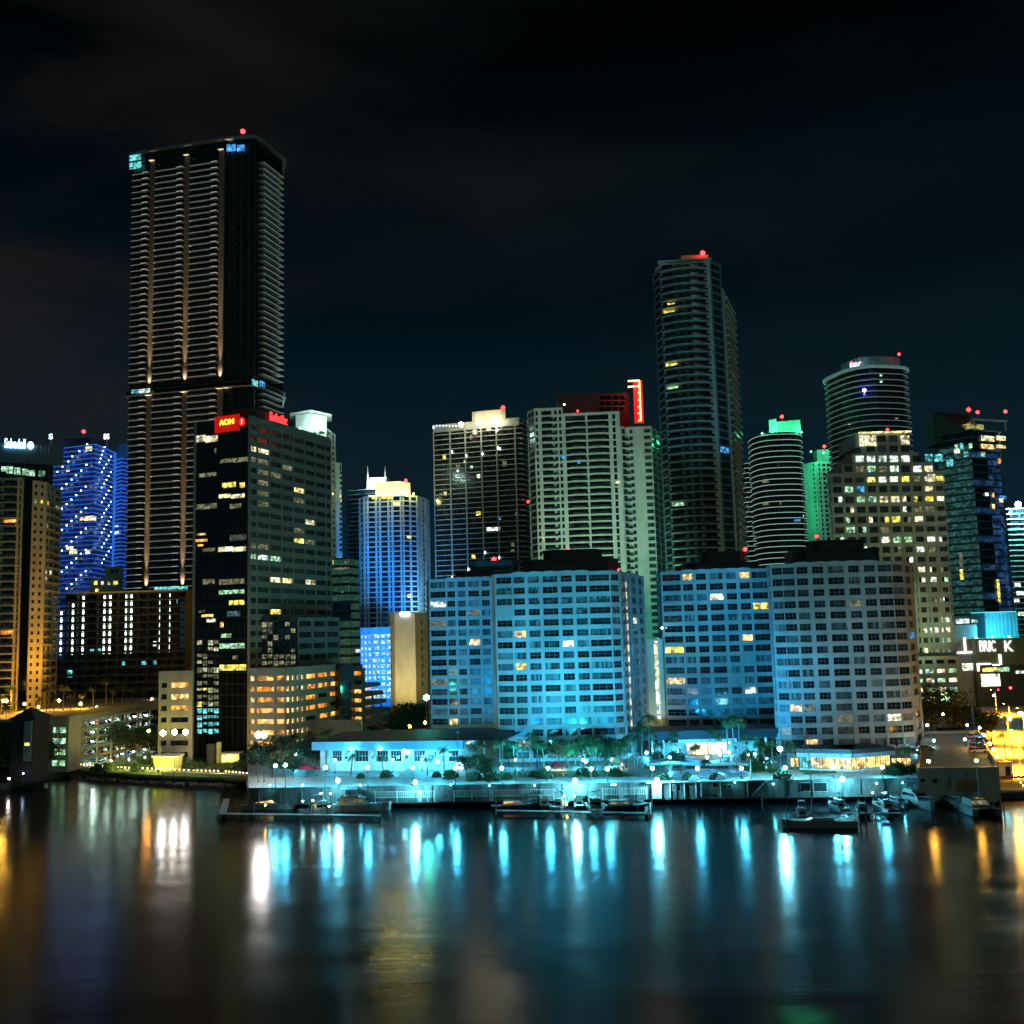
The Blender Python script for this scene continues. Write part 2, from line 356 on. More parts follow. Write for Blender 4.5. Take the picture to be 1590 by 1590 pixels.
pave = mat('quay paving', (.14, .14, .13), .75, var=.2, scale=.5)
asph = mat('asphalt', (.055, .055, .055), .8, var=.2, scale=.6)
def slab(name, poly, z0, z1, m, side=None, kind='structure'):
    bm = bmesh.new(); vs = [bm.verts.new((p[0], p[1], z1)) for p in poly]; f = bm.faces.new(vs); bm.normal_update()
    if f.normal.z < 0: f.normal_flip()
    lo = [bm.verts.new((p[0], p[1], z0)) for p in poly]; n = len(poly); sides = []
    for i in range(n): sides.append(bm.faces.new((vs[i], lo[i], lo[(i + 1) % n], vs[(i + 1) % n])))
    for s in sides: s.material_index = 1 if side else 0
    bmesh.ops.triangulate(bm, faces=[f]); me = bpy.data.meshes.new(name); bm.to_mesh(me); bm.free(); me.materials.append(m)
    if side: me.materials.append(side)
    o = bpy.data.objects.new(name, me); C.objects.link(o)
    if kind: o['kind'] = kind
    return o
seawall_m = mat('wet seawall', (.03, .03, .028), .7, var=.3)
slab('ground', [(p.x, p.y) for p in shore] + [(5000, 800), (5000, 8500), (-5000, 8500), (-5000, 500)], -3, QZ, asph, seawall_m)
# pale coping along the quay edge
cop = MB(); cm = mat('pale coping', (.36, .36, .33), .7)
for i in range(9, 16):
    a, c = shore[i], shore[i + 1]; l = (c - a).length
    cop.ob((a.x, a.y), (c.x, c.y), 0, l, -5.5, .02, QZ + .004, QZ + .06, pave); cop.ob((a.x, a.y), (c.x, c.y), 0, l, -.6, .12, QZ - .25, QZ + .22, cm)
tag(obj('quay_path', cop), kind='structure')
# terrace of the hotels
tA, tB = q(386, 251, 1200), q(1424, 238.5, 1200)
terr_m = mat('pale terrace paving', (.32, .32, .30), .6, var=.12, scale=.8)
slab('terrace', [tA, tB, q(1440, 300, 1180), q(1460, 400, 1150), q(380, 400, 1150), q(384, 300, 1180)], QZ - .5, TZ, terr_m, mat('terrace wall stucco', (.13, .135, .13), .85, var=.35, scale=.5, bump=.2))
def gp(px, py, z): p = G(px, py, z); return (p.x, p.y)
lawn_m = mat('lawn', (.08, .14, .025), .9, var=.4, scale=1.2)
# curved promenade lawn, left
lawnp = [gp(125, 1196, 2.2), gp(160, 1199, 2.2), gp(200, 1202, 2.2), gp(250, 1204, 2.2), gp(300, 1206, 2.2), gp(345, 1207, 2.2), gp(383, 1211, 2.2), gp(388, 1178, 2.2), gp(250, 1168, 2.2), gp(130, 1186, 2.2)]
slab('lawn', lawnp, QZ - .2, 2.2, lawn_m)
# stepped kerb and riprap below the lights
kb = MB(); rm = mat('wet riprap', (.07, .06, .045), .8, var=.5, scale=2)
pts = [G(x, y, 1.9) for x, y in ((125, 1192), (160, 1195), (200, 1197.5), (250, 1199.5), (300, 1201.5), (345, 1203), (383, 1206))]
for a, c in zip(pts, pts[1:]):
    kb.ob((a.x, a.y), (c.x, c.y), 0, (c - a).length, -.5, .5, QZ, 2.35, cm)
for k in range(420):
    i = rnd.randrange(len(pts) - 1); f = rnd.random(); a = pts[i].lerp(pts[i + 1], f); dd = rnd.uniform(.8, 9)
    kb.ball((a.x, a.y - dd, 1.5 - dd * .17), rnd.uniform(.5, 1.2), rm, 1, .6)
tag(obj('embankment', kb), kind='structure')
# road going inland on the right
road_m = mat('street asphalt', (.22, .21, .19), .7, var=.12, scale=.5)
slab('road', [gp(1556, 1205, 2), gp(1540, 1150, 2), gp(1500, 1086, 2), gp(1512, 1070, 2), gp(1600, 1062, 2), gp(1700, 1070, 2), gp(1760, 1205, 2)], QZ + .1, 2.0, road_m)
rl = MB(); lm = mat('road paint', (.7, .68, .6), .6)
for k in range(9):
    a, c = G(1560 + k * 1.5, 1180 - k * 12, 2.0), G(1561 + k * 1.5, 1175 - k * 12, 2.0)
    rl.ob((a.x, a.y), (c.x, c.y), 0, (c - a).length, -.2, .2, 2.004, 2.012, lm)
for k in range(12):
    a = G(1530 + k * 6, 1096, 2.0); rl.box(a.x, a.x + 1.0, a.y - 3, a.y + 3, 2.004, 2.012, lm)
tag(obj('road_marking', rl), kind='structure')
def amber(n='amber street light', s=60): return emit(n, (1, .50, .10), s, True)
# ================================================================== HOTEL BLOCKS
half_blind = glass('glass with uneven curtains', (.10, .11, .11), .3, 1.0, (.55, .55, 2.9), .1)
def hotel(name, label, front, ztop, bays, nf, base, depth, side_lit=None, lit=None, skip=None, pent=(), vis=(0, 0, 1590, 1590), wall=None):
    wall = wall or mat('hotel stucco', (.42, .43, .42), .75, var=.16, scale=.12)
    x0 = min(p[0] for p in front); x1 = max(p[0] for p in front); lit0 = lit
    def lit(e, i, j):
        r_ = lit0(e, i, j) if lit0 else None
        return r_ or rnd.choices([gl_dark, gl_mid, gl_blind, half_blind], [6, 3, .9, 1.4])[0]
    b = Bld('hotel_block', label, ((x0 + x1) / 2, front[0][1], base), 'hotel', 'hotel blocks above the waterfront terrace', vis)
    b.fm = mat('window frame grey', (.16, .17, .17), .5); poly = backed(front, depth); fh = (ztop - base) / nf
    b.core(poly, base - 3, ztop + .3, wall, dgrey, .4)
    for e in range(len(front) - 1):
        ln = math.hypot(front[e + 1][0] - front[e][0], front[e + 1][1] - front[e][1])
        bb = bays[e]; b.nm = 3
        b.facade(front[e], front[e + 1], base, fh, nf, bb, wall, sill=.85, head=.38, t=.38, pier=.10, skip=(lambda i, j, e=e: skip(e, i, j)) if skip else None, lit=(lambda i, j, e=e: lit(e, i, j)) if lit else None)
    for k in (len(front) - 1, len(front)):
        a, c = poly[k], poly[(k + 1) % len(poly)]
        b.facade(a, c, base, fh, nf, [(1, .6)] * max(2, int(math.hypot(a[0] - c[0], a[1] - c[1]) / 5)), wall, sill=.95, head=.42, t=.38, pier=.16)
    m = MB(); a, c = front[2 if len(front) != 8 else 3], front[3 if len(front) != 8 else 4]
    if len(front) == 5: a, c = front[2], front[3]
    l = math.dist(a, c); n = 30
    for k in range(n): m.ob(a, c, l * k / n, l * (k + 1) / n, -.38, .22, ztop + .6, ztop + .75 + .3 * abs(math.sin((k + .5) / n * math.pi * 5)), wall)
    obj('parapet', m, b.t)
    for (pl, pr, py, Y, dd, col) in pent:
        pa, pb = q(pl, Y, 880), q(pr, Y, 880); zt = Z((pl + pr) / 2, py, Y); m = MB()
        c = .12 * (pb[0] - pa[0]); pol = [(pa[0], pa[1] + c), (pa[0] + c, pa[1]), (pb[0] - c, pb[1]), (pb[0], pb[1] + c), (pb[0], pb[1] + dd - c), (pb[0] - c, pb[1] + dd), (pa[0] + c, pa[1] + dd), (pa[0], pa[1] + dd - c)]
        m.prism(pol, ztop + .3, zt - .5, col, dgrey); m.prism(grow(pol, .35), zt - .5, zt, col, dgrey)
        obj('penthouse', m, b.t)
    return b
pm = mat('penthouse cladding', (.07, .07, .07), .75)
hl = {(1, 5, 5): 'white', (1, 13, 9): 'warm', (3, 7, 1): 'yellow', (2, 8, 0): 'white', (1, 4, 4): 'white', (1, 1, 3): 'cream', (3, 1, 0): 'icy', (3, 4, 1): 'warm'}
def lit23(e, i, j):
    if (e, i, j) in {(2, 3, 1): 1, (3, 8, 0): 1}: return None
    d = {(1, 3, 4): 'white', (2, 8, 0): 'yellow', (2, 1, 0): 'white', (1, 7, 4): 'white'}
    return d.get((e, i, j)) or (rnd.choice(['warm', 'white']) if rnd.random() < .012 else None)
def skip23(e, i, j): return (e, i, j) in {(1, 13, 0), (1, 13, 1), (1, 8, 2), (1, 1, 1), (1, 1, 2), (1, 7, 3)}
f23 = [q(766, 294), q(771, 289.8), q(797, 288.3), q(917, 287), q(951, 286.6), q(966, 289), q(1003, 322)]
zt23 = Z(860, 892, 288)
H23 = hotel('h', 'pale blue-lit hotel block with curved corner behind the palms, centre of the row', f23, zt23,
    [[(1, 0)], [(1, .95)], [(1, .76), (1, .76), (1.25, .82), (1, .76), (1, .76)], [(1, .95)], [(1, .85)], [(.7, .55), (.35, .5), (.7, .75), (.7, .6)]], 17, TZ, 26, lit=lit23, skip=skip23,
    pent=((845, 936, 853, 302, 10, pm), (812, 962, 868, 299, 16, pm)), vis=(760, 880, 1006, 1180))
beacon(H23, 882, 852, 303, .35); beacon(H23, 960, 885, 300, .3)
# the lit landing windows in a column on the side wall
for i in range(15):
    z = TZ + 6 + i * (zt23 - TZ) / 17; H23.win(f23[5], f23[6], 7.6, z, 1.1, 1.9, LIT['cream'], None, 1, .2, True)
H23.done()
f22 = [q(664, 360), q(668, 350.5), q(694, 349), q(764, 348), q(800, 348)]
zt22 = Z(720, 901, 350)
def lit22(e, i, j): return {(1, 14, 0): 'icy', (2, 13, 2): 'dim', (2, 10, 2): 'warm', (2, 2, 0): 'warm', (1, 10, 0): None}.get((e, i, j)) or ('dim' if rnd.random() < .02 else None)
H22 = hotel('h', 'blue-lit hotel block half hidden behind the centre block and low club house', f22, zt22,
    [[(1, 0)], [(1, .95)], [(1, .74), (1, .74), (1.3, .8), (1, .76)], [(1, .6)]], 17, 3, 24, lit=lit22, pent=((730, 805, 870, 356, 10, pm), (706, 820, 886, 353, 14, pm)), vis=(664, 890, 768, 1130))
beacon(H22, 767, 869, 357, 1.0); H22.done()
f24 = [q(1024, 335), q(1031, 324), q(1062, 321.5), q(1172, 319), q(1200, 319.5), q(1222, 330)]
zt24 = Z(1110, 888, 321)
def lit24(e, i, j): return {(2, 16, 0): 'warm', (2, 16, 4): 'warm', (2, 14, 2): 'white', (3, 13, 0): 'yellow', (2, 10, 4): 'warm', (1, 9, 0): 'yellow', (1, 6, 0): 'warm', (2, 5, 4): 'icy', (2, 5, 0): 'dim', (2, 2, 3): 'dim', (1, 10, 0): None}.get((e, i, j))
H24 = hotel('h', 'blue-lit hotel block between the centre block and the greyer one, above the pool', f24, zt24,
    [[(1, .5)], [(1, .94)], [(1, .74), (1, .74), (1.25, .8), (1, .74), (1, .74)], [(1, .94)], [(1, .6)]], 17, 3, 24, lit=lit24, skip=lambda e, i, j: (e, i, j) in {(2, 6, 3), (2, 8, 4)}, pent=((1092, 1158, 856, 330, 10, pm), (1066, 1182, 873, 327, 14, pm)), vis=(1022, 880, 1200, 1125))
beacon(H24, 1157, 853, 330, .7); H24.done()
f25 = [q(1197, 292), q(1203, 286.5), q(1221, 285), q(1240, 284.3), q(1370, 283.3), q(1393, 283.6), q(1411, 285.5), q(1424, 298)]
zt25 = Z(1300, 877, 285)
def lit25(e, i, j): return {(4, 16, 4): 'yellow', (6, 10, 0): 'blue', (3, 4, 0): 'dim', (4, 3, 0): 'white', (2, 4, 0): 'warm', (3, 1, 0): 'warm', (5, 5, 0): 'dim', (4, 11, 4): 'dim', (4, 1, 2): 'yellow', (6, 4, 0): 'dim'}.get((e, i, j)) or ('dim' if rnd.random() < .012 else None)
H25 = hotel('h', 'grey-beige hotel block with blue-lit left corner, rightmost of the row', f25, zt25,
    [[(1, .5)], [(1, .94)], [(1, .95)], [(1, .72), (1, .72), (1.3, .78), (1, .72), (1, .72)], [(1, .95)], [(1, .95)], [(1, .6)]], 17, 3.5, 26, lit=lit25,
    pent=((1265, 1347, 838, 298, 10, pm), (1236, 1372, 852, 295, 15, pm)), vis=(1195, 870, 1432, 1165))
beacon(H25, 1268, 833, 299, .5)
# dark loft windows under the penthouse
H25.done()
# ================================================================== BALCONY TOWERS
def tower(name, label, front, depth, z0, zt, fh, core_m, slab_m, out, th=.25, cat='tower', vis=(0, 0, 1590, 1590), rail=None, cap=100, roof=None, group=None, extra=None, inset=1.4):
    x = sum(p[0] for p in front) / len(front)
    b = Bld(name, label, (x, front[0][1], z0), cat, group, vis); poly = backed(front, depth) if depth else front
    b.poly = poly; b.core(poly, z0, zt, core_m, roof or dgrey, inset); b.fh = fh; b.z0 = z0; b.fm = None; b.nm = 1
    n = int((zt - z0) / fh); zs = [zt - i * fh for i in range(n)]
    slab_ring(b, grow(poly, out), [z for z in zs], th, slab_m, rail=rail, cap=cap, extra=extra)
    b.zs = zs; return b
rail_d = glass('balcony rail glass', (.03, .04, .042), .15)
# --- the tallest tower: dark glass, three uplit columns
Yc = 476
pan = [q(196, 489, 600), q(240, 485, 600), q(345, 476, 600), q(358, 475, 600), q(397, 474, 600), q(405, 478, 600), q(444, 500, 600)]
ztp = Z(350, 214, 475); zbp = Z(240, 915, 480)
PAN = Bld('skyscraper', 'tallest dark glass tower with three warm uplit columns on its left face', (pan[2][0], pan[2][1], zbp), 'skyscraper', None, (150, 150, 460, 912))
poly = backed(pan, 40); PAN.core(poly, zbp - 4, ztp, gl_dark, dgrey, 1.6)
slab_w = mat('white balcony edge', (.62, .62, .58), .6)
A, Bq = q(196, 489, 600), q(345, 476, 600)
zoneA = Z(240, 606, 482); n1 = int((ztp - 12 - zoneA) / 3.42)
def seg(a, b, u0, u1):
    l = math.hypot(b[0] - a[0], b[1] - a[1]); return (a[0] + (b[0] - a[0]) * u0 / l, a[1] + (b[1] - a[1]) * u0 / l), (a[0] + (b[0] - a[0]) * u1 / l, a[1] + (b[1] - a[1]) * u1 / l)
lA = math.hypot(Bq[0] - A[0], Bq[1] - A[1])
uu = lambda px: onface(A, Bq, px, 600)[0]
cols = [uu(233), uu(288), uu(343)]
edge_p = emit('faint glowing slab edge', (.75, .9, .85), .24); edge_p2 = emit('brighter glowing slab edge', (.95, .95, .85), .6)  # glow put into the slab edges to draw the lit floor lines
def pan_slab(m):
    for (u0, u1) in ((1.5, cols[0] - 2.2), (cols[0] + 1.2, cols[1] - 2.2), (cols[1] + 1.2, cols[2] - 2.2)):
        m.ob(A, Bq, u0, u1, -1.7, .5, 0, .28, slab_w); m.ob(A, Bq, u0 + .1, u1 - .1, .35, .42, .28, 1.25, rail_d)
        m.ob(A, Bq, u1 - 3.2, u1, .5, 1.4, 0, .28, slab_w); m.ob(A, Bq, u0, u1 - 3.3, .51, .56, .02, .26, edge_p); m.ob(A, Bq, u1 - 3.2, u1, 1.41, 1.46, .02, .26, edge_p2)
    c, d = pan[5], pan[6]; ll = math.hypot(d[0] - c[0], d[1] - c[1])
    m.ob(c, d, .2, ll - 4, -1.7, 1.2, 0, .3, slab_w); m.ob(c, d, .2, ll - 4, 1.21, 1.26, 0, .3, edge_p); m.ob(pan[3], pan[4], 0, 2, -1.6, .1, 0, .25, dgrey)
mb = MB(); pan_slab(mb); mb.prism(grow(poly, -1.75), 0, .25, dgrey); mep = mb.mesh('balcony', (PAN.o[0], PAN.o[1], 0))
zz = zbp + 1; k = 0; zsP = []
while zz < ztp - 9:
    if abs(zz - zoneA) > 2.4 * 1.2: zsP.append(zz)
    zz += 3.13
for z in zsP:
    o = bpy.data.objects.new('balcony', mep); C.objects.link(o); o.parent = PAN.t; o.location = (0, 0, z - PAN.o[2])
# uplit columns with real spotlights at their feet
colm = mat('column stone', (.13, .115, .095), .9, var=.4, scale=2.5, bump=.5)
upl = emit('column uplight lens', (1, .62, .30), 22, True)
for sec, (za, zb) in enumerate(((zbp, zoneA - 2), (zoneA + 2.5, ztp - 6))):
    for u in cols:
        m = MB(); m.ob(A, Bq, u - 1.9, u + .9, -1.7, -.1, za, zb, colm); obj('column', m, PAN.t)
        (x, y), _ = seg(A, Bq, u - .5, u); dx, dy = (Bq[0] - A[0]) / lA, (Bq[1] - A[1]) / lA; nx, ny = dy, -dx
        m = MB(); m.box(x + nx * 1.2 - .5, x + nx * 1.2 + .5, y + ny * 1.2 - .5, y + ny * 1.2 + .5, za + .2, za + .8, black)
        obj('uplight', m, PAN.t)
        for (pw, ang, off, tilt) in ((22000, 40, 1.0, 24), (240000, 13, 1.5, 4), (1300000, 5.5, 1.6, 1.5)):
            ld = bpy.data.lights.new('uplight_lamp', 'SPOT'); ld.energy = pw * (1 if sec == 0 else .8); ld.color = (1, .66, .38); ld.spot_size = R(ang); ld.spot_blend = .9; ld.shadow_soft_size = .3
            lo = bpy.data.objects.new('uplight_lamp', ld); C.objects.link(lo); lo.location = (x + nx * off, y + ny * off, za + 1.0)
            dirv = Vector((-nx * math.tan(R(tilt)), -ny * math.tan(R(tilt)), 1)); lo.rotation_euler = dirv.to_track_quat('-Z', 'Y').to_euler()
        m = MB(); m.ob(A, Bq, u - 1.9, u + .9, .1, 1.6, zb + .3, zb + .6, slab_w); obj('lit_soffit', m, PAN.t)
m = MB(); cap_poly = grow(poly, .35); m.prism(cap_poly, ztp - .4, ztp + .6, mat('dim parapet', (.22, .22, .21), .6), dgrey); m.prism(grow(poly, -8), ztp + .6, ztp + 2, dgrey); obj('roof', m, PAN.t)
m = MB(); m.prism(grow(poly, .1), zoneA - 1.2, zoneA - .7, slab_w); m.prism(grow(poly, .1), zoneA + 1.2, zoneA + 1.6, dgrey); obj('floor_band', m, PAN.t)
PAN.fm = None; PAN.nm = 1
PAN.litpx(A, Bq, [(201, 240, 219, 249, 'cyan'), (201, 252, 220, 262, 'cyan'), (204, 605, 214, 611, 'cyan'), (215, 604, 233, 610, 'icy')])
PAN.litpx(pan[3], pan[4], [(352, 224, 366, 235, 'blue'), (368, 225, 380, 235, 'blue')], out=.1); PAN.litpx(pan[4], pan[5], [(391, 590, 400, 599, 'cyan'), (402, 592, 411, 600, 'blue')], out=.1)
# curtain wall bays visible as faint mullions on the corner
m = MB()
for px in (362, 372, 384, 394):
    u, _ = onface(pan[3], pan[4], px, 600); m.ob(pan[3], pan[4], u - .12, u + .12, -1.6, .05, zbp, ztp - 3, frame_d)
obj('mullion', m, PAN.t)
beacon(PAN, 377, 204, 490, 1.3, 5); PAN.done()
# ================================================================== OFFICE TOWER WITH RED SIGN
ya = 340
aC = q(388, ya, 900); a2 = q(299, ya + 9, 900); a3 = q(515, 387, 900); zta = Z(388, 645, ya)
b = Bld('office_tower', 'brown stone office tower with black glass left face and red rooftop signs', (aC[0], aC[1], 3), 'office tower', None, (296, 640, 520, 1000))
depthv = (a3[0] - aC[0], a3[1] - aC[1]); pol = [a2, aC, a3, (a2[0] + depthv[0], a2[1] + depthv[1])]
bl_glass = glass('black curtain glass', (.006, .007, .008), .06, .3, (1.5, 1.5, 3.66), .5)
b.core(pol, 0, zta - 1, bl_glass, dgrey, .4)
b.w.ob(a2, aC, 0, .8, -.4, .1, 3, zta, brown); lL = math.hypot(a2[0] - aC[0], a2[1] - aC[1]); b.w.ob(a2, aC, lL - .9, lL, -.4, .1, 3, zta, brown)
fhA = 3.66; nfA = 28; z0A = zta - 2.2 - nfA * fhA
litA = {(25, 0): 'cream', (25, 1): 'cream', (22, 4): 'warm', (24, 3): 'dim', (18, 4): 'dim', (17, 5): 'dim', (16, 0): 'dim', (16, 1): 'dim', (15, 0): 'green', (15, 1): 'icy', (15, 2): 'green', (13, 2): 'cream', (13, 3): 'warm', (13, 5): 'cream', (10, 2): 'yellow', (24, 0): 'dim', (24, 1): 'dim', (22, 1): 'dim', (21, 1): 'dim', (23, 2): 'dim', (23, 1): 'dim', (20, 1): 'dim', (19, 5): 'cream', (21, 4): 'dim', (17, 4): 'yellow'}
b.fm = frame_d; b.nm = 3; agl = glass('office window glass', (.045, .05, .048), .12, .3, (1.5, 1.5, 3.6), .4)
b.facade(aC, a3, z0A, fhA, nfA, [(.55, .8)] + [(1, .9)] * 6 + [(.5, .8)], brown, 1.15, .75, .38, agl, .1, lit=lambda i, j: litA.get((i, j)) if rnd.random() > .0 else None)
lw = (a3[0] - aC[0], a3[1] - aC[1]); b.w.ob(aC, a3, 0, math.hypot(*lw), -.4, .14, zta - 2.2, zta, brown)
m_ = MB()
for k in range(1, 10): m_.ob(a2, aC, lL * k / 10 - .05, lL * k / 10 + .05, -.4, -.28, 3, zta - 2, frame_d)
for k in range(1, 28): m_.ob(a2, aC, .8, lL - .9, -.4, -.3, zta - 2 - k * fhA, zta - 1.7 - k * fhA, frame_d)
obj('mullion', m_, b.t)
b.nm = 5; b.fm = None
R_ = [(300, 676, 318, 686, 'cream'), (318, 676, 337, 686, 'cream'), (332, 696, 335, 704, 'dim'), (341, 712, 362, 718, 'dim'), (362, 710, 384, 717, 'dim'), (308, 734, 335, 740, 'dim'),
      (344, 749, 365, 757, 'yellow'), (371, 749, 379, 757, 'yellow'), (339, 767, 358, 773, 'cream'), (358, 767, 379, 773, 'cream'), (304, 782, 336, 790, 'dim'), (356, 782, 374, 789, 'dim'),
      (305, 828, 318, 831, 'orange'), (303, 837, 321, 841, 'orange'), (306, 845, 315, 848, 'orange'), (338, 849, 360, 856, 'cream'), (360, 849, 381, 856, 'cream'), (313, 851, 333, 856, 'dim'), (356, 830, 381, 839, emit('dim office', (.5, .6, .55), .15, tex=2)),
      (314, 899, 332, 907, 'dim'), (339, 899, 379, 907, 'dim'), (339, 916, 379, 922, 'green'), (355, 932, 379, 939, 'yellow'), (352, 949, 372, 957, emit('dim cyan office', (.2, .5, .6), .25, tex=1)),
      (308, 947, 318, 951, 'dim'), (312, 954, 330, 958, 'warm'), (320, 961, 334, 966, 'white'), (341, 966, 346, 974, 'warm'), (342, 984, 358, 990, 'green'), (340, 999, 379, 1007, 'green'), (360, 1018, 368, 1024, 'dim'), (340, 1032, 381, 1041, 'yellow')]
b.litpx(a2, aC, R_, out=-.33)
# mirror-like lower bay: broken reflections of a lit block put in as emissive panes
refl = emit('bright reflection glow', (.75, .95, .6), .7, tex=1.4); refl2 = emit('cyan reflection glow', (.12, .62, .85), .9, tex=1.5)
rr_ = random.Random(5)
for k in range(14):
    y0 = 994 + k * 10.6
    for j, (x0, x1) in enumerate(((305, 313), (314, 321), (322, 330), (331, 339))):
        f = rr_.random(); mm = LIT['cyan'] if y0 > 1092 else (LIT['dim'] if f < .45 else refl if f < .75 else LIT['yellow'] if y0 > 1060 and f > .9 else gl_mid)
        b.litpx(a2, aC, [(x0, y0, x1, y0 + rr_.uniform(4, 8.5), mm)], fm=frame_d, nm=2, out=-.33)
red = emit('red sign face', (1, .01, .005), 3.2, True); letr = emit('amber sign letters', (1, .55, .02), 5)
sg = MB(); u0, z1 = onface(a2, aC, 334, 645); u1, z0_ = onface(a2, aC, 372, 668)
sg.ob(a2, aC, u0, u1, -.1, .25, z0_ + 0, z1 - .6, emit('red halo panel', (1, .004, .004), .55)); s_ = obj('sign_halo', sg, b.t)  # red glow around the letters put into an emissive panel
o_ = sign_text('AON', a2, aC, 353, 655.5, 22, 11, letr, b.t, .45)
uA, zA = onface(a2, aC, 376.5, 655); sg = MB(); 
cc = []; 
for k in range(14): cc.append((uA + .95 * math.cos(k * 2 * math.pi / 14), zA + 1.5 * math.sin(k * 2 * math.pi / 14)))
dxa, dya = (aC[0] - a2[0]) / lL, (aC[1] - a2[1]) / lL
def wallpt(a, dx, dy, u, t, z): return (a[0] + dx * u + dy * t, a[1] + dy * u - dx * t, z)
sg.add([wallpt(a2, dxa, dya, u, .4, z) for u, z in cc] + [wallpt(a2, dxa, dya, u, .1, z) for u, z in cc], [tuple(range(14))] + [(i, (i + 1) % 14, 14 + (i + 1) % 14, 14 + i) for i in range(14)], red)
sg.ob(a2, aC, uA - .12, uA + .12, .42, .5, zA - .8, zA + .8, emit('white sign mark', (1, .6, .5), 5)); obj('emblem', sg, b.t)
# red lettering standing on the roof edge of the long face (unreadable strokes)
zr = zta
sg = MB(); ln = math.hypot(*lw)
u0, _ = onface(aC, a3, 421, 650); u1, _ = onface(aC, a3, 447, 656)
ured = emit('red roof letters', (1, .02, .02), 5)
nlet = 9
for k in range(nlet):
    ua = u0 + (u1 - u0) * k / nlet; h = 3.0 if k in (0, 3, 6) else 2.1
    sg.ob(aC, a3, ua, ua + .45, -.6, -.2, zr + .6, zr + .6 + h, ured)
    if k % 2 == 0: sg.ob(aC, a3, ua + .45, ua + 1.2, -.6, -.2, zr + .6 + h - .5, zr + .6 + h, ured)
    if k % 3: sg.ob(aC, a3, ua + .45, ua + 1.2, -.6, -.2, zr + .6, zr + 1.0, ured)
obj('lettering', sg, b.t)
m_ = MB(); u2, _ = onface(aC, a3, 458, 670)
m_.ob(aC, a3, u0 - 9, u2, -9, -1.4, zr - .5, zr + 3.6, dgrey); obj('roof_plant', m_, b.t)
m_ = MB(); m_.ob(aC, a3, u0 + 1, ln - 2, -.5, .2, zr - .02, zr + .5, brown); obj('parapet', m_, b.t)
b.done()
# --- its garage podium with orange-lit decks
g_pts = [q(386, 322, 1100), q(443, 318, 1100), q(452, 319, 1100), q(474, 326, 1100), q(529, 352, 1100)]
zg = Z(410, 1037, 320); gb = Bld('parking_garage', 'curved pale garage glowing orange at the foot of the office tower', (g_pts[1][0], 320, 3), 'parking garage', None, (384, 1030, 532, 1160))
gb.fm = None; gb.nm = 1; fhg = (zg - 3.4 - 2) / 8
pol = backed(g_pts, 20); gb.core(pol, 0, zg - .2, mat('garage inside', (.25, .2, .14), .9), mat('garage roof deck', (.2, .2, .19), .9), .9)
def gl_(e):
    def f(i, j):
        if e == 0: return 'orange' if j else ('warm' if i % 2 else 'orange')
        if e in (1, 2): return 'warm' if i < 7 else 'cream'
        return 'orange' if (i + j) % 3 or i > 5 else None
    return f
for e, bays in enumerate(([(.45, .75), (1.4, .92), (.75, .8)], [(1, .8)], [(1, .7), (1, .6), (1, .7)], [(1, .85), (1, .9), (1, .85)])):
    gb.facade(g_pts[e], g_pts[e + 1], 3.4, fhg, 8, bays, mat('garage concrete', (.30, .27, .20), .85, bump=.2), 1.35, .55, .8, gl_dark, .05, lit=gl_(e))
for e in range(4): l = math.hypot(g_pts[e][0] - g_pts[e + 1][0], g_pts[e][1] - g_pts[e + 1][1]); gb.w.ob(g_pts[e], g_pts[e + 1], 0, l, -.8, .12, zg - 2, zg, M['garage concrete'])
gb.done()
# left wing of the same garage, seen left of the black glass
gw = [q(246, 326, 1100), q(299, 324, 1100)]; zgw = Z(270, 1042, 325)
gb = Bld('parking_garage', 'narrow beige garage wing with two orange-lit openings, left of the black glass', (gw[0][0], 325, 3), 'parking garage', None, (244, 1038, 300, 1165)); gb.fm = None; gb.nm = 1
gb.core(backed(gw, 22), 0, zgw - .1, M['garage inside'], None, .8)
gb.facade(*gw, 3.4, (zgw - 3.4 - 3) / 7, 7, [(.8, .6), (1.6, .85), (.2, 0)], M['garage concrete'], 1.35, .6, .7, gl_dark, .05, lit=lambda i, j: {(6, 1): 'orange', (5, 1): 'warm', (4, 1): 'orange'}.get((i, j)) )
gb.w.ob(*gw, 0, math.hypot(gw[1][0] - gw[0][0], gw[1][1] - gw[0][1]), -.8, .1, zgw - 3, zgw, M['garage concrete']); gb.done()
# --- mid-rise annex in front of the tower with a glass corner
an = [q(403, 346, 1000), q(463, 344, 1000), q(527, 368, 1000)]; zan = Z(440, 957, 345)
b = Bld('office_annex', 'low grey office annex with glittering glass corner below the brown stone tower', (an[0][0], 345, 20), 'office building', None, (402, 950, 532, 1040))
b.core(backed(an, 18), 3, zan - .1, agl, None, .4); b.fm = frame_d; b.nm = 3
glit = emit('glittering glass', (.95, .9, .5), .35, tex=1.6)  # glitter on the glass put into the panes as emission
b.w.ob(an[0], an[1], 0, math.hypot(an[1][0] - an[0][0], an[1][1] - an[0][1]), -.4, .1, zan - 1.4, zan, agl)
for k in range(7):
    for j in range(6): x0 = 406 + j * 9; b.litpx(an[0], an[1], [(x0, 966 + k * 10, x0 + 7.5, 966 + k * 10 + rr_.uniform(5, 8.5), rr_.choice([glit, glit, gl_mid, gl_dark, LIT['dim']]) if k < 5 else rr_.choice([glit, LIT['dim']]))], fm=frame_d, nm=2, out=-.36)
b.facade(an[1], an[2], zan - 1 - 6 * 3.72, 3.72, 6, [(1, .86)] * 3, mat('grey green panel', (.25, .26, .23), .7), 1.2, .7, .38, agl, .1)
b.done()
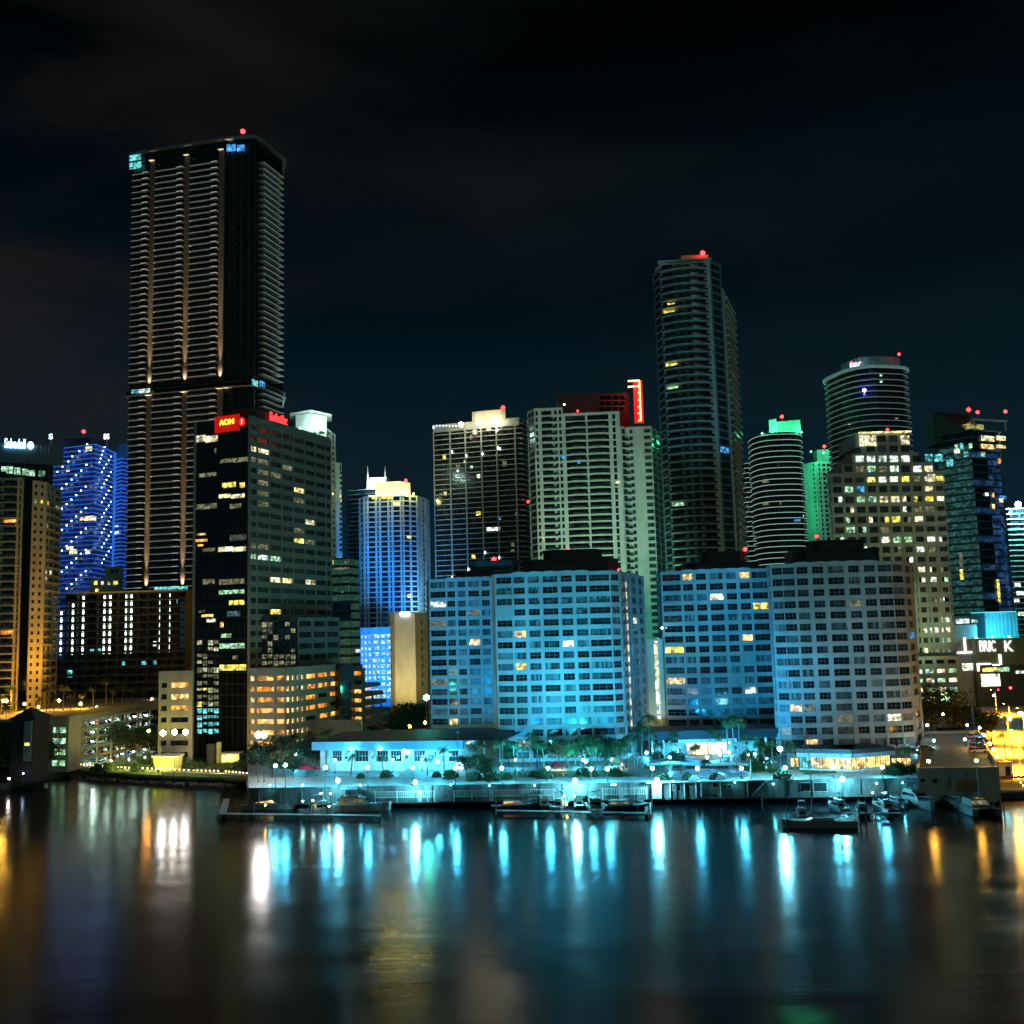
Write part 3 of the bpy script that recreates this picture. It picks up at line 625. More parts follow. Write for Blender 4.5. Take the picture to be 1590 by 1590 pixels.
# ================================================================== THE GLOWING PODIUM UNDER THE TALLEST TOWER
pf = [q(92, 446, 1000), q(287, 443, 1000)]; ztq = Z(190, 918, 444)
b = Bld('podium_block', 'broad podium block with columns of white wall lights under the tallest tower', (pf[0][0], 445, 3), 'building', None, (88, 912, 296, 1090))
b.core(backed(pf, 60), 0, ztq - .5, gl_dark, mat('podium roof', (.15, .15, .15), .9), 2.0)
fhp = 11.45 * 444 / F; lp = math.hypot(pf[1][0] - pf[0][0], pf[1][1] - pf[0][1])
m = MB(); nseg = 40
for k in range(nseg):   # wavy balcony edge
    u0, u1 = lp * k / nseg, lp * (k + 1) / nseg
    m.ob(pf[0], pf[1], u0, u1, -2.1, .25 + .45 * math.cos(k * 2 * math.pi / 7), 0, .24, mat('grey balcony slab', (.13, .15, .16), .7))
m.ob(pf[0], pf[1], 0, lp, -.1, -.05, .24, 1.2, rail_d)
me = m.mesh('balcony', (b.o[0], b.o[1], 0))
for i in range(14):
    o = bpy.data.objects.new('balcony', me); C.objects.link(o); o.parent = b.t; o.location = (0, 0, ztq - 1 - i * fhp - 3)
m = MB(); m.ob(pf[0], pf[1], -.5, lp + .5, -58, 1.2, ztq - .6, ztq, slab_w); obj('roof_edge', m, b.t)
wl = emit('balcony wall light', (.80, 1, .82), 4.5); 
for i in range(8):
    for px in (92, 110, 126, 133, 159, 168, 193, 201, 227, 244, 260):
        if px == 92 and i < 2: continue
        u, _ = onface(pf[0], pf[1], px, 960); zc_ = ztq - 1 - i * fhp - 1.9
        if i == 0 and px in (110, 92): continue
        m = MB(); m.ob(pf[0], pf[1], u - .35, u + .35, -1.98, -1.7, zc_ - 1.4, zc_ + 1.35, wl); obj('wall_light', m, b.t)
m = MB()
for k in range(12): u = 3 + k * (lp - 4) / 11.5; m.ob(pf[0], pf[1], u - .15, u + .15, -2, .1, 5, ztq - 1, dgrey)
obj('partition', m, b.t)
b.fm = None; b.nm = 1
b.litpx(*pf, [(187, 1027, 191, 1036, 'cyan'), (217, 1027, 225, 1036, 'cyan'), (235, 1026, 243, 1036, 'cyan'), (101, 1041, 109, 1052, 'cyan'), (235, 996, 245, 1004, 'icy'), (286, 940, 295, 955, 'blue'), (137, 1008, 143, 1014, 'cyan'), (150, 1007, 154, 1014, 'cyan'), (272, 929, 276, 937, 'cyan')], out=-1.9)
m = MB(); e0 = q(287, 441, 1000); e1 = q(297, 441, 1000); m.ob(e0, e1, 0, 3.3, -8, 0, 3, ztq - .4, mat('brown pier', (.12, .09, .05), .8)); obj('pier', m, b.t)
# rooftop glass pavilions
m = MB()
for (x0, x1, y0) in ((240, 262, 911), (264, 288, 911)):
    aa, bb = q(x0, 452, 912), q(x1, 452, 912); m.ob(aa, bb, 0, math.hypot(bb[0] - aa[0], bb[1] - aa[1]), -3, 0, ztq, ztq + 1.9, LIT['cyan'])
obj('roof_pavilion', m, b.t)
b.done()
# small pale blocks between
sf = [q(140, 640, 900), q(163, 640, 900), q(191, 640, 900)]
b = Bld('small_block', 'small cream apartment block with four lit windows behind the podium roof', (sf[0][0], 640, 50), 'building', None, (138, 870, 192, 925)); b.fm = None; b.nm = 1
zs1, zs2 = Z(150, 898, 640), Z(180, 880, 640)
b.core(backed([sf[0], sf[1]], 20), 3, zs1, cream, None, 0); b.core(backed([sf[1], sf[2]], 22), 3, zs2, cream, mat('green copper roof', (.1, .35, .28), .6), 0)
b.litpx(sf[0], sf[2], [(146, 902, 151, 908, 'yellow'), (157, 903, 161, 908, 'cream'), (167, 903, 171, 908, 'cream'), (176, 902, 183, 908, 'yellow'), (148, 914, 153, 919, 'yellow'), (172, 885, 177, 890, gl_dark), (179, 885, 183, 890, gl_dark)]); b.done()
# ================================================================== LEFT CONDO (amber lit)
cf = [q(-75, 372, 1000), q(28, 372, 1000), q(30, 378, 1000), q(44, 379, 1000), q(66, 384, 1000), q(89, 404, 1000)]
def fh_(px, Y): return px * Y / F
condo = mat('yellow beige stucco', (.50, .42, .27), .8)
b = Bld('condo_tower', 'beige condominium tower lit amber from below, at the left edge', (cf[1][0], 375, 17), 'condominium', None, (-5, 740, 92, 1095))
zc1, zc2 = Z(20, 742, 374), Z(64, 750, 384); fhc = fh_(12.1, 380); zb0 = 17.6
b.fm = frame_d; b.nm = 2
n1 = int((zc1 - zb0) / fhc); n2 = int((zc2 - zb0) / fhc)
b.core(backed(cf[:3], 24), 3, zc1, condo, None, 1.0); b.core([cf[3], cf[4], cf[5], (cf[5][0] - 12, cf[5][1] + 12), (cf[3][0] - 6, cf[3][1] + 14)], 3, zc2, condo, None, .3)
b.facade(cf[0], cf[1], zb0, fhc, n1, [(1, 0), (1.6, .85), (1, .4), (1.6, .85), (.7, .4), (2.0, .85), (.55, .5)], condo, .25, .3, .9, None, .1, lit=lambda i, j: {(n1 - 6, 5): 'orange', (n1 - 6, 3): 'orange', (n1 - 20, 5): 'orange'}.get((i, j)))
b.nm = 2
b.facade(cf[3], cf[4], zb0, fhc, n2, [(1.0, .42), (1, .42), (.2, 0)], condo, .9, .7, .3, None, .06, lit=lambda i, j: {(n2 - 3, 0): 'icy', (n2 - 3, 1): 'yellow'}.get((i, j)))
b.facade(cf[4], cf[5], zb0, fhc, n2, [(.7, .5), (.9, .5), (1.2, .8)], condo, .8, .6, .3, None, .06, lit=lambda i, j: {(n2 - 3, 0): 'warm', (n2 - 3, 2): 'dim', (n2 - 6, 0): 'green', (n2 - 12, 0): 'cream', (n2 - 13, 0): 'cream', (n2 - 12, 1): 'cream'}.get((i, j)))
# curved balconies
mbal = MB()
for (p, w) in (((q(8, 372, 1000)), 6.2),):
    mbal.ob(q(-3, 372, 1000), q(21, 372, 1000), 0, 5.6, -.6, 1.5, 0, .22, condo); mbal.ob(q(-3, 372, 1000), q(21, 372, 1000), 0, 5.6, 1.38, 1.46, .22, 1.15, rail_d)
me = mbal.mesh('balcony', (b.o[0], b.o[1], 0))
for i in range(n1):
    o = bpy.data.objects.new('balcony', me); C.objects.link(o); o.parent = b.t; o.location = (0, 0, zb0 + i * fhc - 17)
mbal = MB(); mbal.ob(q(70, 385.5, 1000), q(88, 402, 1000), 0, 16, -.6, 1.0, 0, .22, condo); me = mbal.mesh('balcony', (b.o[0], b.o[1], 0))
for i in range(1, n2 - 2):
    if i % 7 == 0: continue
    o = bpy.data.objects.new('balcony', me); C.objects.link(o); o.parent = b.t; o.location = (0, 0, zb0 + i * fhc - 17)
b.wins_ = 0; b.done()
# ================================================================== OFFICE TOWER WITH THE BLUE-WHITE BANK SIGN
sf = [q(-60, 452, 700), q(84, 468, 700)]; zs_ = Z(20, 690, 460)
b = Bld('office_tower', 'dark office tower with white rooftop lettering behind the beige condominium', (sf[0][0], 455, 3), 'office tower', None, (-5, 680, 86, 760))
b.core(backed(sf, 30), 3, zs_ - 4, bl_glass, dgrey, .2); b.fm = None; b.nm = 4
b.w.ob(sf[0], sf[1], 0, 42, -1, .3, zs_ - 8.5, zs_ + .4, mat('blue grey panel', (.10, .16, .20), .7))
for k in range(12): b.w.ob(sf[0], sf[1], 2 + k * 3.4, 2.2 + k * 3.4, -.2, .1, zs_ - 30, zs_ - 8.5, frame_d)
b.litpx(*sf, [(2, 724, 9, 732, 'green'), (10, 724, 20, 735, 'green'), (22, 726, 32, 737, 'green'), (34, 728, 44, 738, 'green'), (45, 730, 54, 739, 'green'), (60, 731, 70, 740, emit('green dim office', (.3, 1, .5), .35, tex=1))], out=-.1)
slw = emit('blue white sign letters', (.35, .75, 1), 9, True)
sign_text('Sabadell', *sf, 23.5, 689, 33, 13, slw, b.t, .9)
uA, zA = onface(*sf, 47.5, 692); d_ = math.hypot(sf[1][0] - sf[0][0], sf[1][1] - sf[0][1]); dx, dy = (sf[1][0] - sf[0][0]) / d_, (sf[1][1] - sf[0][1]) / d_
m = MB(); cc = [(uA + 1.25 * math.cos(k * math.pi / 9), zA + 1.7 * math.sin(k * math.pi / 9)) for k in range(18)]
m.add([wallpt(sf[0], dx, dy, u, 1.0, z) for u, z in cc] + [wallpt(sf[0], dx, dy, u, .5, z) for u, z in cc], [tuple(range(18))] + [(i, (i + 1) % 18, 18 + (i + 1) % 18, 18 + i) for i in range(18)], slw); obj('emblem', m, b.t)
m = MB()
for px in (64, 70, 76): p = P(px, 695, 462); m.cyl(p.x, p.y, zs_ - 4, p.z + 1, .15, .15, steel, 5)
obj('roof_rail', m, b.t); b.done()
# ================================================================== BLUE LED TOWER
bf = [q(58, 772, 850), q(145, 752, 850), q(177, 790, 850)]; ztb = Z(145, 690, 752)
wash_blue = emit('blue lit slab edge', (.035, .22, 1), .55); wash_edge = emit('blue slab wash', (.12, .45, 1), .7)  # floodlight wash put into slab edges and glass as emission
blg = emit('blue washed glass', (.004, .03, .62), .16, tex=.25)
blf = mat('blue tower slab', (.3, .4, .6), .6)
b = tower('condo_tower', 'tower washed in blue light with diagonal rows of light dots', bf, 40, 30, ztb, 3.42, blg, wash_blue, .7, th=.28, vis=(84, 680, 180, 925))
m = MB(); dot = emit('white blue dot light', (.35, .6, 1), 26)
dots = [(58, 697), (91, 694), (137, 690), (125, 701), (114, 709), (108, 717), (99, 725), (91, 733), (86, 705), (136, 722), (128, 731), (120, 738), (113, 745), (105, 752), (98, 759), (91, 765)]
for s0 in (755, 788, 820, 853, 886): dots += [(135 - k * 7.4, s0 + k * 7 + (k == 0) * 1) for k in range(6)]
for (x, y) in dots:
    if y > 915: continue
    u, z = onface(bf[0], bf[1], x, y); mm = MB(); mm.ball(wallpt(bf[0], (bf[1][0] - bf[0][0]) / math.dist(bf[0], bf[1]), (bf[1][1] - bf[0][1]) / math.dist(bf[0], bf[1]), u, 1.2, z), .52, dot, 1); obj('dot_light', mm, b.t)
rd = []
for s0 in (694, 709, 733, 756, 779, 803, 826, 850): rd += [(170 - k * 3.6 if s0 > 700 else 160 - k * 2, s0 + k * 6.0) for k in range(5)]
for (x, y) in rd:
    u, z = onface(bf[1], bf[2], x, y); mm = MB(); mm.ball(wallpt(bf[1], (bf[2][0] - bf[1][0]) / math.dist(bf[1], bf[2]), (bf[2][1] - bf[1][1]) / math.dist(bf[1], bf[2]), u, 1.2, z), .42, dot, 1); obj('dot_light', mm, b.t)
b.litpx(bf[0], bf[1], [(122, 803, 128, 808, 'warm'), (129, 801, 142, 808, 'cream'), (101, 729, 106, 732, 'cream'), (101, 848, 112, 853, 'warm'), (106, 853, 118, 860, 'cream'), (131, 853, 138, 860, 'icy'), (131, 693, 141, 700, 'cream')], out=-1.2)
b.litpx(bf[1], bf[2], [(146, 801, 152, 808, 'cream')], out=-1.2)
m = MB(); aa, bb = q(95, 770, 690), q(140, 765, 690); l = math.dist(aa, bb); m.ob(aa, bb, 0, l, -20, 0, ztb, ztb + 8, dgrey); obj('roof_plant', m, b.t)
for (x, t) in ((79.5, 'S'), (166, 'BS')):
    sign_text(t, q(60, 765, 690), q(180, 765, 690), x, 678, 6 if x < 100 else 8, 8, slw, b.t, .6)
    mm = MB(); p = P(x, 684, 765.8); mm.cyl(p.x, p.y, ztb, p.z, .3, .3, steel); obj('sign_post', mm, b.t)
beacon(b, 130, 670, 770, 1.5, 4); b.done()
bf = [q(174, 862, 850), q(186, 850, 850), q(200, 860, 850)]; ztb = Z(186, 712, 850)
b = tower('condo_tower', 'narrow blue striped tower squeezed between the dotted one and the tallest', bf, 30, 30, ztb, 3.2, blg, emit('blue slab wash strong', (.03, .2, 1), .75), .6, th=.4, vis=(170, 690, 195, 910))  # blue wash again put into the slabs as emission
m = MB(); aa, bb = q(182, 856, 700), q(200, 850, 700); m.ob(aa, bb, 0, math.dist(aa, bb), -10, 0, ztb, Z(188, 690, 855), mat('pale crown', (.15, .45, .7), .6)); obj('crown', m, b.t)
b.litpx(bf[0], bf[1], [(177, 816, 184, 819, 'icy'), (178, 825, 184, 829, 'icy')], out=.1); b.done()
# ================================================================== WHITE-CROWNED TOWER BEHIND THE OFFICE TOWER
wf = [q(452, 540, 700), q(507, 528, 700), q(521, 545, 700)]; ztw = Z(500, 668, 530)
tealw = mat('pale teal stucco', (.42, .52, .50), .7)
b = Bld('condo_tower', 'tower with floodlit white flared crown just behind the office tower', (wf[1][0], 530, 3), 'tower', None, (440, 640, 535, 700)); b.fm = frame_d; b.nm = 1
b.core(backed(wf, 24), 3, ztw, tealw, None, .3); b.facade(wf[0], wf[1], ztw - 41 * 3.1, 3.1, 41, [(1, .6)] * 4, tealw, .9, .5, .3); b.facade(wf[1], wf[2], ztw - 41 * 3.1, 3.1, 41, [(1, .5)] * 2, tealw, .9, .5, .3)
m = MB(); c0, c1, c2 = q(459, 536, 650), q(483, 531, 650), q(507, 540, 650); zcr = Z(483, 641, 531)
crown_w = mat('white crown wall', (.75, .78, .75), .6)
m.prism(backed([c0, c1, c2], 12), ztw - 1, zcr, crown_w); obj('crown', m, b.t)
m = MB(); m.prism(grow(backed([c0, c1, c2], 12), 3.0), zcr + .2, zcr + .8, crown_w); obj('crown_canopy', m, b.t)
m = MB(); fl = emit('crown floodlight', (.75, 1, .95), 30, True)
for px in (466, 480, 494, 504): p = P(px, 668, 526 if px < 500 else 533); m.ball((p.x, p.y, ztw + .6), .35, fl)
for px in (467, 492, 503): p = P(px, 664, 525); m.ball((p.x, p.y - .5, ztw - 1.2), .55, emit('amber roof lamp', (1, .7, .15), 22, True))
m.ob(wf[0], wf[1], 0, math.dist(wf[0], wf[1]), -2, .2, ztw - .5, ztw, crown_w)
obj('roof_light', m, b.t)
for px, Y in ((470, 521), (490, 519), (512, 533)):
    ld = bpy.data.lights.new('crown_lamp', 'POINT'); ld.energy = 7000; ld.color = (.6, 1, .9); ld.shadow_soft_size = .5
    lo = bpy.data.objects.new('crown_lamp', ld); C.objects.link(lo); p = P(px, 665, Y); lo.location = (p.x, p.y, ztw + 3)
b.done()
bf = [q(519, 585, 800), q(531, 590, 800)]; 
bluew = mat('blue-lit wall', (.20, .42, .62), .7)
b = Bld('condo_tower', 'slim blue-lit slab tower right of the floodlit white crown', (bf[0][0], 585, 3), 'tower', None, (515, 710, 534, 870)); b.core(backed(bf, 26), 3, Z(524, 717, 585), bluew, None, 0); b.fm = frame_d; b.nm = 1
b.win(bf[0], bf[1], math.dist(*bf) - 1, Z(529, 725, 588), .8, 4, gl_dark, out=.05); b.litpx(*bf, [(527, 767, 530, 774, 'warm')] + [(527.5, y, 530.5, y + 4, gl_dark) for y in range(732, 860, 8) if y != 764]); b.done()
# ================================================================== GREEN GLASS OFFICE BEHIND
gf = [q(514, 432, 960), q(545, 428, 960), q(559, 438, 960)]; ztg = Z(540, 866, 430)
grg = emit('green mirrored glass', (.05, .42, .28), .16, tex=2.0)  # mirrored light put into the panes as green emission
b = Bld('office_building', 'green mirrored glass office block between the tower and the blue condominium', (gf[0][0], 430, 3), 'office building', None, (514, 860, 560, 1065)); b.core(backed(gf, 20), 3, ztg, gl_blue, None, .2); b.fm = frame_d; b.nm = 6
for e in (0, 1):
    for i in range(15):
        z = ztg - 2.2 - i * 3.7; l = math.dist(gf[e], gf[e + 1])
        b.w.ob(gf[e], gf[e + 1], 0, l, -.25, .05, z - 1.6, z - 1.1, frame_d)
        if not (i in (5, 6) and e == 0): b.win(gf[e], gf[e + 1], l / 2, z + .3, l * .97, 2.6, grg, out=-.1)
b.litpx(gf[0], gf[1], [(516, 869, 519, 876, 'yellow'), (534, 870, 540, 876, 'dim'), (530, 918, 534, 920, 'green'), (517, 881, 543, 884, 'dim')]); b.litpx(gf[1], gf[2], [(552, 1008, 559, 1013, 'icy')]); b.done()
# ================================================================== BLUE CONDOMINIUM PAIR
tf = [q(558, 612, 900), q(566, 604, 900), q(628, 600, 900), q(650, 606, 900), q(669, 626, 900)]; ztt = Z(600, 771, 602)
fht = fh_(7.85, 602); nft = int((ztt - 20) / fht)
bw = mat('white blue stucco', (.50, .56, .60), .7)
b = Bld('condo_tower', 'blue-lit condominium with a stepped yellow-lit crown, left of centre', (tf[2][0], 602, 3), 'condominium', None, (556, 765, 672, 965)); b.fm = None; b.nm = 2
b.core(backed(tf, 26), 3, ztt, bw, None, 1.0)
bgl = glass('condo glass', (.02, .025, .04), .12)
lt9 = lambda i, j: 'warm' if rnd.random() < .004 else None
for e, bays in enumerate(([(1, .6)], [(.5, .4), (1, .85), (.6, .4), (1, .85), (.6, .4), (1, .85), (.4, .45)], [(1, .8), (1, .8)], [(.8, .35), (1, .5), (.8, .4)])):
    b.facade(tf[e], tf[e + 1], ztt - nft * fht, fht, nft, bays, bw, .35, .35, .9, bgl, .05, lit=lt9)
b.litpx(tf[1], tf[2], [(578, 770, 587, 775, 'yellow'), (591, 770, 600, 775, 'yellow'), (602, 770, 611, 775, 'yellow')], out=.3); b.litpx(tf[2], tf[3], [(632, 922, 638, 928, 'warm'), (632, 832, 638, 836, 'warm')], out=.3)
m = MB(); c0, c1, c2 = q(583, 604, 760), q(621, 602, 760), q(637, 610, 760); m.prism(backed([c0, c1, c2], 12), ztt, Z(605, 748, 603), crown_w); obj('crown', m, b.t)
m = MB(); zsh = Z(640, 775, 602); m.prism(backed([q(571, 601, 760), q(628, 598, 760)], 14), ztt, ztt + .8, crown_w); obj('parapet', m, b.t)
for px, Y in ((588, 597), (606, 596), (630, 598), (642, 604)):
    m = MB(); p = P(px, 768, Y); m.ball((p.x, p.y, ztt + 1.4), .45, emit('yellow crown lamp', (1, .95, .22), 30, True)); obj('roof_light', m, b.t)
    ld = bpy.data.lights.new('crown_lamp', 'POINT'); ld.energy = 7000; ld.color = (1, .9, .2); ld.shadow_soft_size = .4; lo = bpy.data.objects.new('crown_lamp', ld); C.objects.link(lo); lo.location = (p.x, p.y - .4, ztt + 1.9)
beacon(b, 630, 746, 606, 1.0); beacon(b, 586, 750, 606, .9); b.done()
tf2 = [q(541, 716, 900), q(600, 708, 900), q(612, 716, 900)]; z2 = Z(560, 760, 710)
b = tower('condo_tower', 'dark balcony tower with lit crown and twin spires, behind the blue condominium', tf2, 22, 3, z2, fh_(7, 710), gl_blue, mat('teal slab', (.3, .45, .45), .6), .7, vis=(540, 750, 565, 900))
m = MB(); c0, c1 = q(571, 712, 740), q(599, 710, 740); m.ob(c0, c1, 0, math.dist(c0, c1), -8, 0, z2, Z(585, 741, 710), crown_w); obj('crown', m, b.t)
for px in (571, 598):
    m = MB(); p = P(px, 740, 712); m.cyl(p.x, p.y, z2, Z(px, 724, 712), 1.1, .08, crown_w, 6); obj('spire', m, b.t)
for px in (577, 592):
    m = MB(); p = P(px, 745, 705); m.ball((p.x, p.y, z2 + 1.2), .5, emit('white crown lamp', (.85, 1, .85), 30, True)); obj('roof_light', m, b.t)
    ld = bpy.data.lights.new('crown_lamp', 'POINT'); ld.energy = 15000; ld.color = (.8, 1, .8); ld.shadow_soft_size = .5; lo = bpy.data.objects.new('crown_lamp', ld); C.objects.link(lo); lo.location = (p.x, p.y - .5, z2 + 2)
b.done()
# blue-lit garage block
kf = [q(560, 548, 1020), q(610, 546, 1020)]; zk = Z(585, 974, 547); bb_ = mat('blue tinted garage wall', (.16, .45, .75), .7)  # blue light on the garage wall put into its base colour
b = Bld('parking_garage', 'bright blue-lit garage block full of white openings', (kf[0][0], 547, 3), 'parking garage', None, (555, 965, 612, 1070)); b.fm = None; b.nm = 1
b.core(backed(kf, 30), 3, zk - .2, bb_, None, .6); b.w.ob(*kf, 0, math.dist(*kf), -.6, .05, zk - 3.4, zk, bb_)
icy = emit('icy garage light', (.5, .8, 1), 1.1, tex=.9)
b.facade(*kf, zk - 3.4 - 11 * 3.15, 3.15, 11, [(.4, .5), (.5, .6), (.5, .6), (1.1, .8), (.7, .75), (.9, .75)], bb_, .9, .4, .5, icy, .06); b.done()
# beige block with slit windows
wf = [q(606, 434, 1000), q(613, 430, 1000), q(645, 429, 1000), q(669, 442, 1000)]; zw = Z(630, 951, 430)
b = Bld('apartment_block', 'plain beige block with narrow slit windows and small white sign', (wf[0][0], 430, 3), 'building', None, (604, 945, 670, 1070)); b.core(backed(wf, 18), 3, zw, cream, None, 0); b.fm = None; b.nm = 1
for i in range(8):
    z = zw - 4.5 - i * 3.6
    b.win(wf[0], wf[1], 1.1, z, .5, 1.9, gl_dark, out=.05); b.win(wf[2], wf[3], 5.6, z, .8, 1.9, gl_dark, out=.05)
b.w.ob(wf[1], wf[2], 0, math.dist(wf[1], wf[2]), 0, .3, zw - .8, zw, cream)
m = MB(); u, z = onface(wf[1], wf[2], 629, 953); m.ob(wf[1], wf[2], u - 1.9, u + 1.9, .35, .6, z - .7, z + .7, emit('white blue sign', (.7, .9, 1), 16, True)); obj('sign', m, b.t)
b.done()
# ================================================================== DARK TOWER WITH THE WHITE GRID AND ROOF STARS
Yd = 606
df = [q(675, 620, 800), q(810, 604, 800), q(822, 618, 800)]; ztd = Z(740, 655, 611); fhd = fh_(8.05, 611)
gridm = mat('white grid rib', (.34, .40, .40), .6)
b = Bld('condo_tower', 'black glass tower with thin white grid and three bright roof lamps', (df[0][0], 610, 3), 'condominium', None, (668, 650, 820, 905)); b.fm = None; b.nm = 1
b.core(backed(df, 28), 3, ztd - .5, gl_dark, None, .6); lD = math.dist(df[0], df[1])
zsD = [ztd - 3 - i * fhd for i in range(46)]
m = MB(); m.ob(df[0], df[1], 0, lD, -.62, .25, 0, .42, gridm); m.ob(df[1], df[2], 0, math.dist(df[1], df[2]), -.6, 1.6, 0, .35, slab_w)
me = m.mesh('balcony', (b.o[0], b.o[1], 0))
for z in zsD: o = bpy.data.objects.new('balcony', me); C.objects.link(o); o.parent = b.t; o.location = (0, 0, z - 3)
m = MB(); m.ob(df[0], df[1], 0, lD, -.6, .4, ztd - 4.2, ztd, gridm); m.prism(grow(backed(df, 28), .3), ztd, ztd + .5, gridm); obj('parapet', m, b.t)
for px in (675, 701, 725, 750, 774, 803):
    u, _ = onface(df[0], df[1], px, 800); m = MB(); m.ob(df[0], df[1], max(0, u - .35), u + .35, -.6, .6, 30, ztd - 4.2, gridm); obj('rib', m, b.t)
rib_l = emit('rib accent lamp', (.8, .9, 1), 12)
for px, py in ((674, 664), (773, 668), (774, 696), (750, 705), (725, 708), (703, 702), (728, 884), (776, 866), (777, 697), (703, 897), (754, 858)):
    u, z = onface(df[0], df[1], px, py); m = MB(); m.ball(wallpt(df[0], (df[1][0] - df[0][0]) / lD, (df[1][1] - df[0][1]) / lD, u, .9, z), .3, rib_l, 1, 3); obj('accent_lamp', m, b.t)
b.litpx(df[0], df[1], [(687, 706, 692, 712, 'yellow'), (688, 763, 693, 769, 'yellow'), (682, 765, 686, 769, 'dim'), (729, 675, 733, 682, 'dim'), (730, 723, 734, 727, 'icy'), (708, 721, 714, 726, 'dim'), (720, 715, 723, 719, 'white'), (739, 794, 746, 800, 'yellow'), (755, 818, 776, 824, 'icy'), (772, 802, 777, 807, 'blue'), (732, 861, 738, 867, 'yellow'), (793, 843, 798, 848, 'dim'), (740, 736, 745, 742, 'white'), (768, 705, 778, 708, 'dim'), (780, 716, 786, 724, 'dim'), (709, 729, 712, 733, 'white'), (793, 853, 798, 857, 'dim'), (800, 796, 804, 799, 'blue')], out=-.55)
m = MB(); c0, c1 = q(733, 612, 650), q(785, 606, 650); m.prism(backed([c0, q(738, 610, 650), q(780, 606, 650), c1], 12), ztd, Z(760, 637, 608), cream); obj('roof_drum', m, b.t)
for px, py, pw in ((716, 659, 7000), (743, 656, 9000), (768, 654, 7000)):
    p = P(px, py, 602); m = MB(); m.ball(p, 1.5, emit('warm white floodlight', (1, .85, .55), 90, True)); m.cyl(p.x, p.y, ztd - 1, p.z - .8, .1, .1, steel); obj('roof_light', m, b.t)
for k in range(7): p = P(678 + k * 5, 661, 610); m = MB(); m.ball(p, .28, rib_l); obj('accent_lamp', m, b.t)
beacon(b, 781, 633, 612, 1.4, 5); beacon(b, 820, 779, 602, .9, .5); b.done()
# ================================================================== CREAM RESIDENTIAL TOWER WITH RED NEON
Yr = 431; cr = mat('pale cream stucco', (.60, .60, .52), .75)
fhr = fh_(10.65, Yr); 
r0, r1, r2, r3, r4, r5 = q(823, 437, 800), q(834, 431, 800), q(879, 430, 800), q(968, 428, 800), q(978, 431, 800), q(1017, 430, 800); r6 = q(1032, 445, 800)
zl, zm, zrr = Z(850, 632, 430), Z(920, 640, 430), Z(990, 661, 430)
b = Bld('condo_tower', 'broad cream apartment tower with stacked balconies and red neon on the roof', (r1[0], 430, 3), 'condominium', None, (815, 625, 1040, 1000)); b.fm = frame_d; b.nm = 2
b.core(backed([r0, r1, r2], 22), 3, zl, cr, None, 1.0); b.core(backed([r2, r3], 20), 3, zm, cr, None, 1.2); b.core(backed([r3, r4, r5, r6], 22), 3, zrr, cr, None, .6)
nfr = 43
LR = lambda i, j: 'cream' if rnd.random() < .003 else None
tg = glass('teal window glass', (.035, .07, .065), .15)
b.facade(r0, r1, zl - .9 - nfr * fhr, fhr, nfr, [(1, .92)], cr, .4, .35, .5, tg, .04, lit=LR)
b.facade(r1, r2, zl - .9 - nfr * fhr, fhr, nfr, [(.7, .5), (.25, 0), (1.6, .92), (.2, 0), (.62, .6), (.62, .6), (.1, 0)], cr, .5, .45, .9, None, .06, lit=LR)
b.facade(r2, r3, zm - .9 - nfr * fhr, fhr, nfr, [(.55, .75), (.55, .75), (.15, 0), (1.9, .95), (.1, 0), (2.0, .95), (.2, 0), (.45, .6), (.3, 0)][2:], cr, .25, .3, 1.1, None, .06, lit=LR)
b.facade(r3, r4, zrr - .9 - (nfr - 2) * fhr, fhr, nfr - 2, [(.5, 0), (1.6, .95), (.3, 0)], cr, .3, .3, .5, None, .06, lit=LR)
b.facade(r4, r5, zrr - .9 - (nfr - 2) * fhr, fhr, nfr - 2, [(.3, 0), (.8, .6), (1.5, 0), (1.2, .92)], cr, .7, .5, .5, tg, .06, lit=LR)
b.facade(r5, r6, zrr - .9 - (nfr - 2) * fhr, fhr, nfr - 2, [(1, .92), (1, .92)], mat('teal curtain frame', (.20, .32, .32), .5), .25, .25, .5, tg, .04, lit=LR)
# balconies: one curved tray mesh per stack, repeated up the tower
def balc(a, c, px0, px1, depth, mm, zs, wall=0.0):
    u0 = onface(a, c, px0, 800)[0]; u1 = onface(a, c, px1, 800)[0]; m = MB(); n = 6
    for k in range(n):
        ua, ub = u0 + (u1 - u0) * k / n, u0 + (u1 - u0) * (k + 1) / n; f = math.sin(math.pi * (k + .5) / n) * .45
        m.ob(a, c, ua, ub, -.5, depth * (.6 + f), 0, .22, mm); m.ob(a, c, ua, ub, depth * (.6 + f) - .08, depth * (.6 + f) - .02, .22, 1.1, rail_d)
    me = m.mesh('balcony', (b.o[0], b.o[1], 0))
    for z in zs: o = bpy.data.objects.new('balcony', me); C.objects.link(o); o.parent = b.t; o.location = (0, 0, z - b.o[2])
zz = lambda zt, n: [zt - .9 - i * fhr for i in range(2, n)]
balc(r1, r2, 846, 866, 1.3, cr, zz(zl, 26)); balc(r2, r3, 889, 915, 1.5, cr, zz(zm, 26)); balc(r2, r3, 918, 947, 1.5, cr, zz(zm, 28)); balc(r4, r5, 965, 982, 1.3, cr, zz(zrr, 30)[:22])
m = MB(); a, c = q(866, 446, 640), q(977, 446, 640); l = math.dist(a, c); brk = mat('reddish brick penthouse', (.16, .10, .09), .8)
ztp2 = Z(920, 611, 446); m.ob(a, c, 0, l, -12, 0, zm - 4, ztp2, brk); 
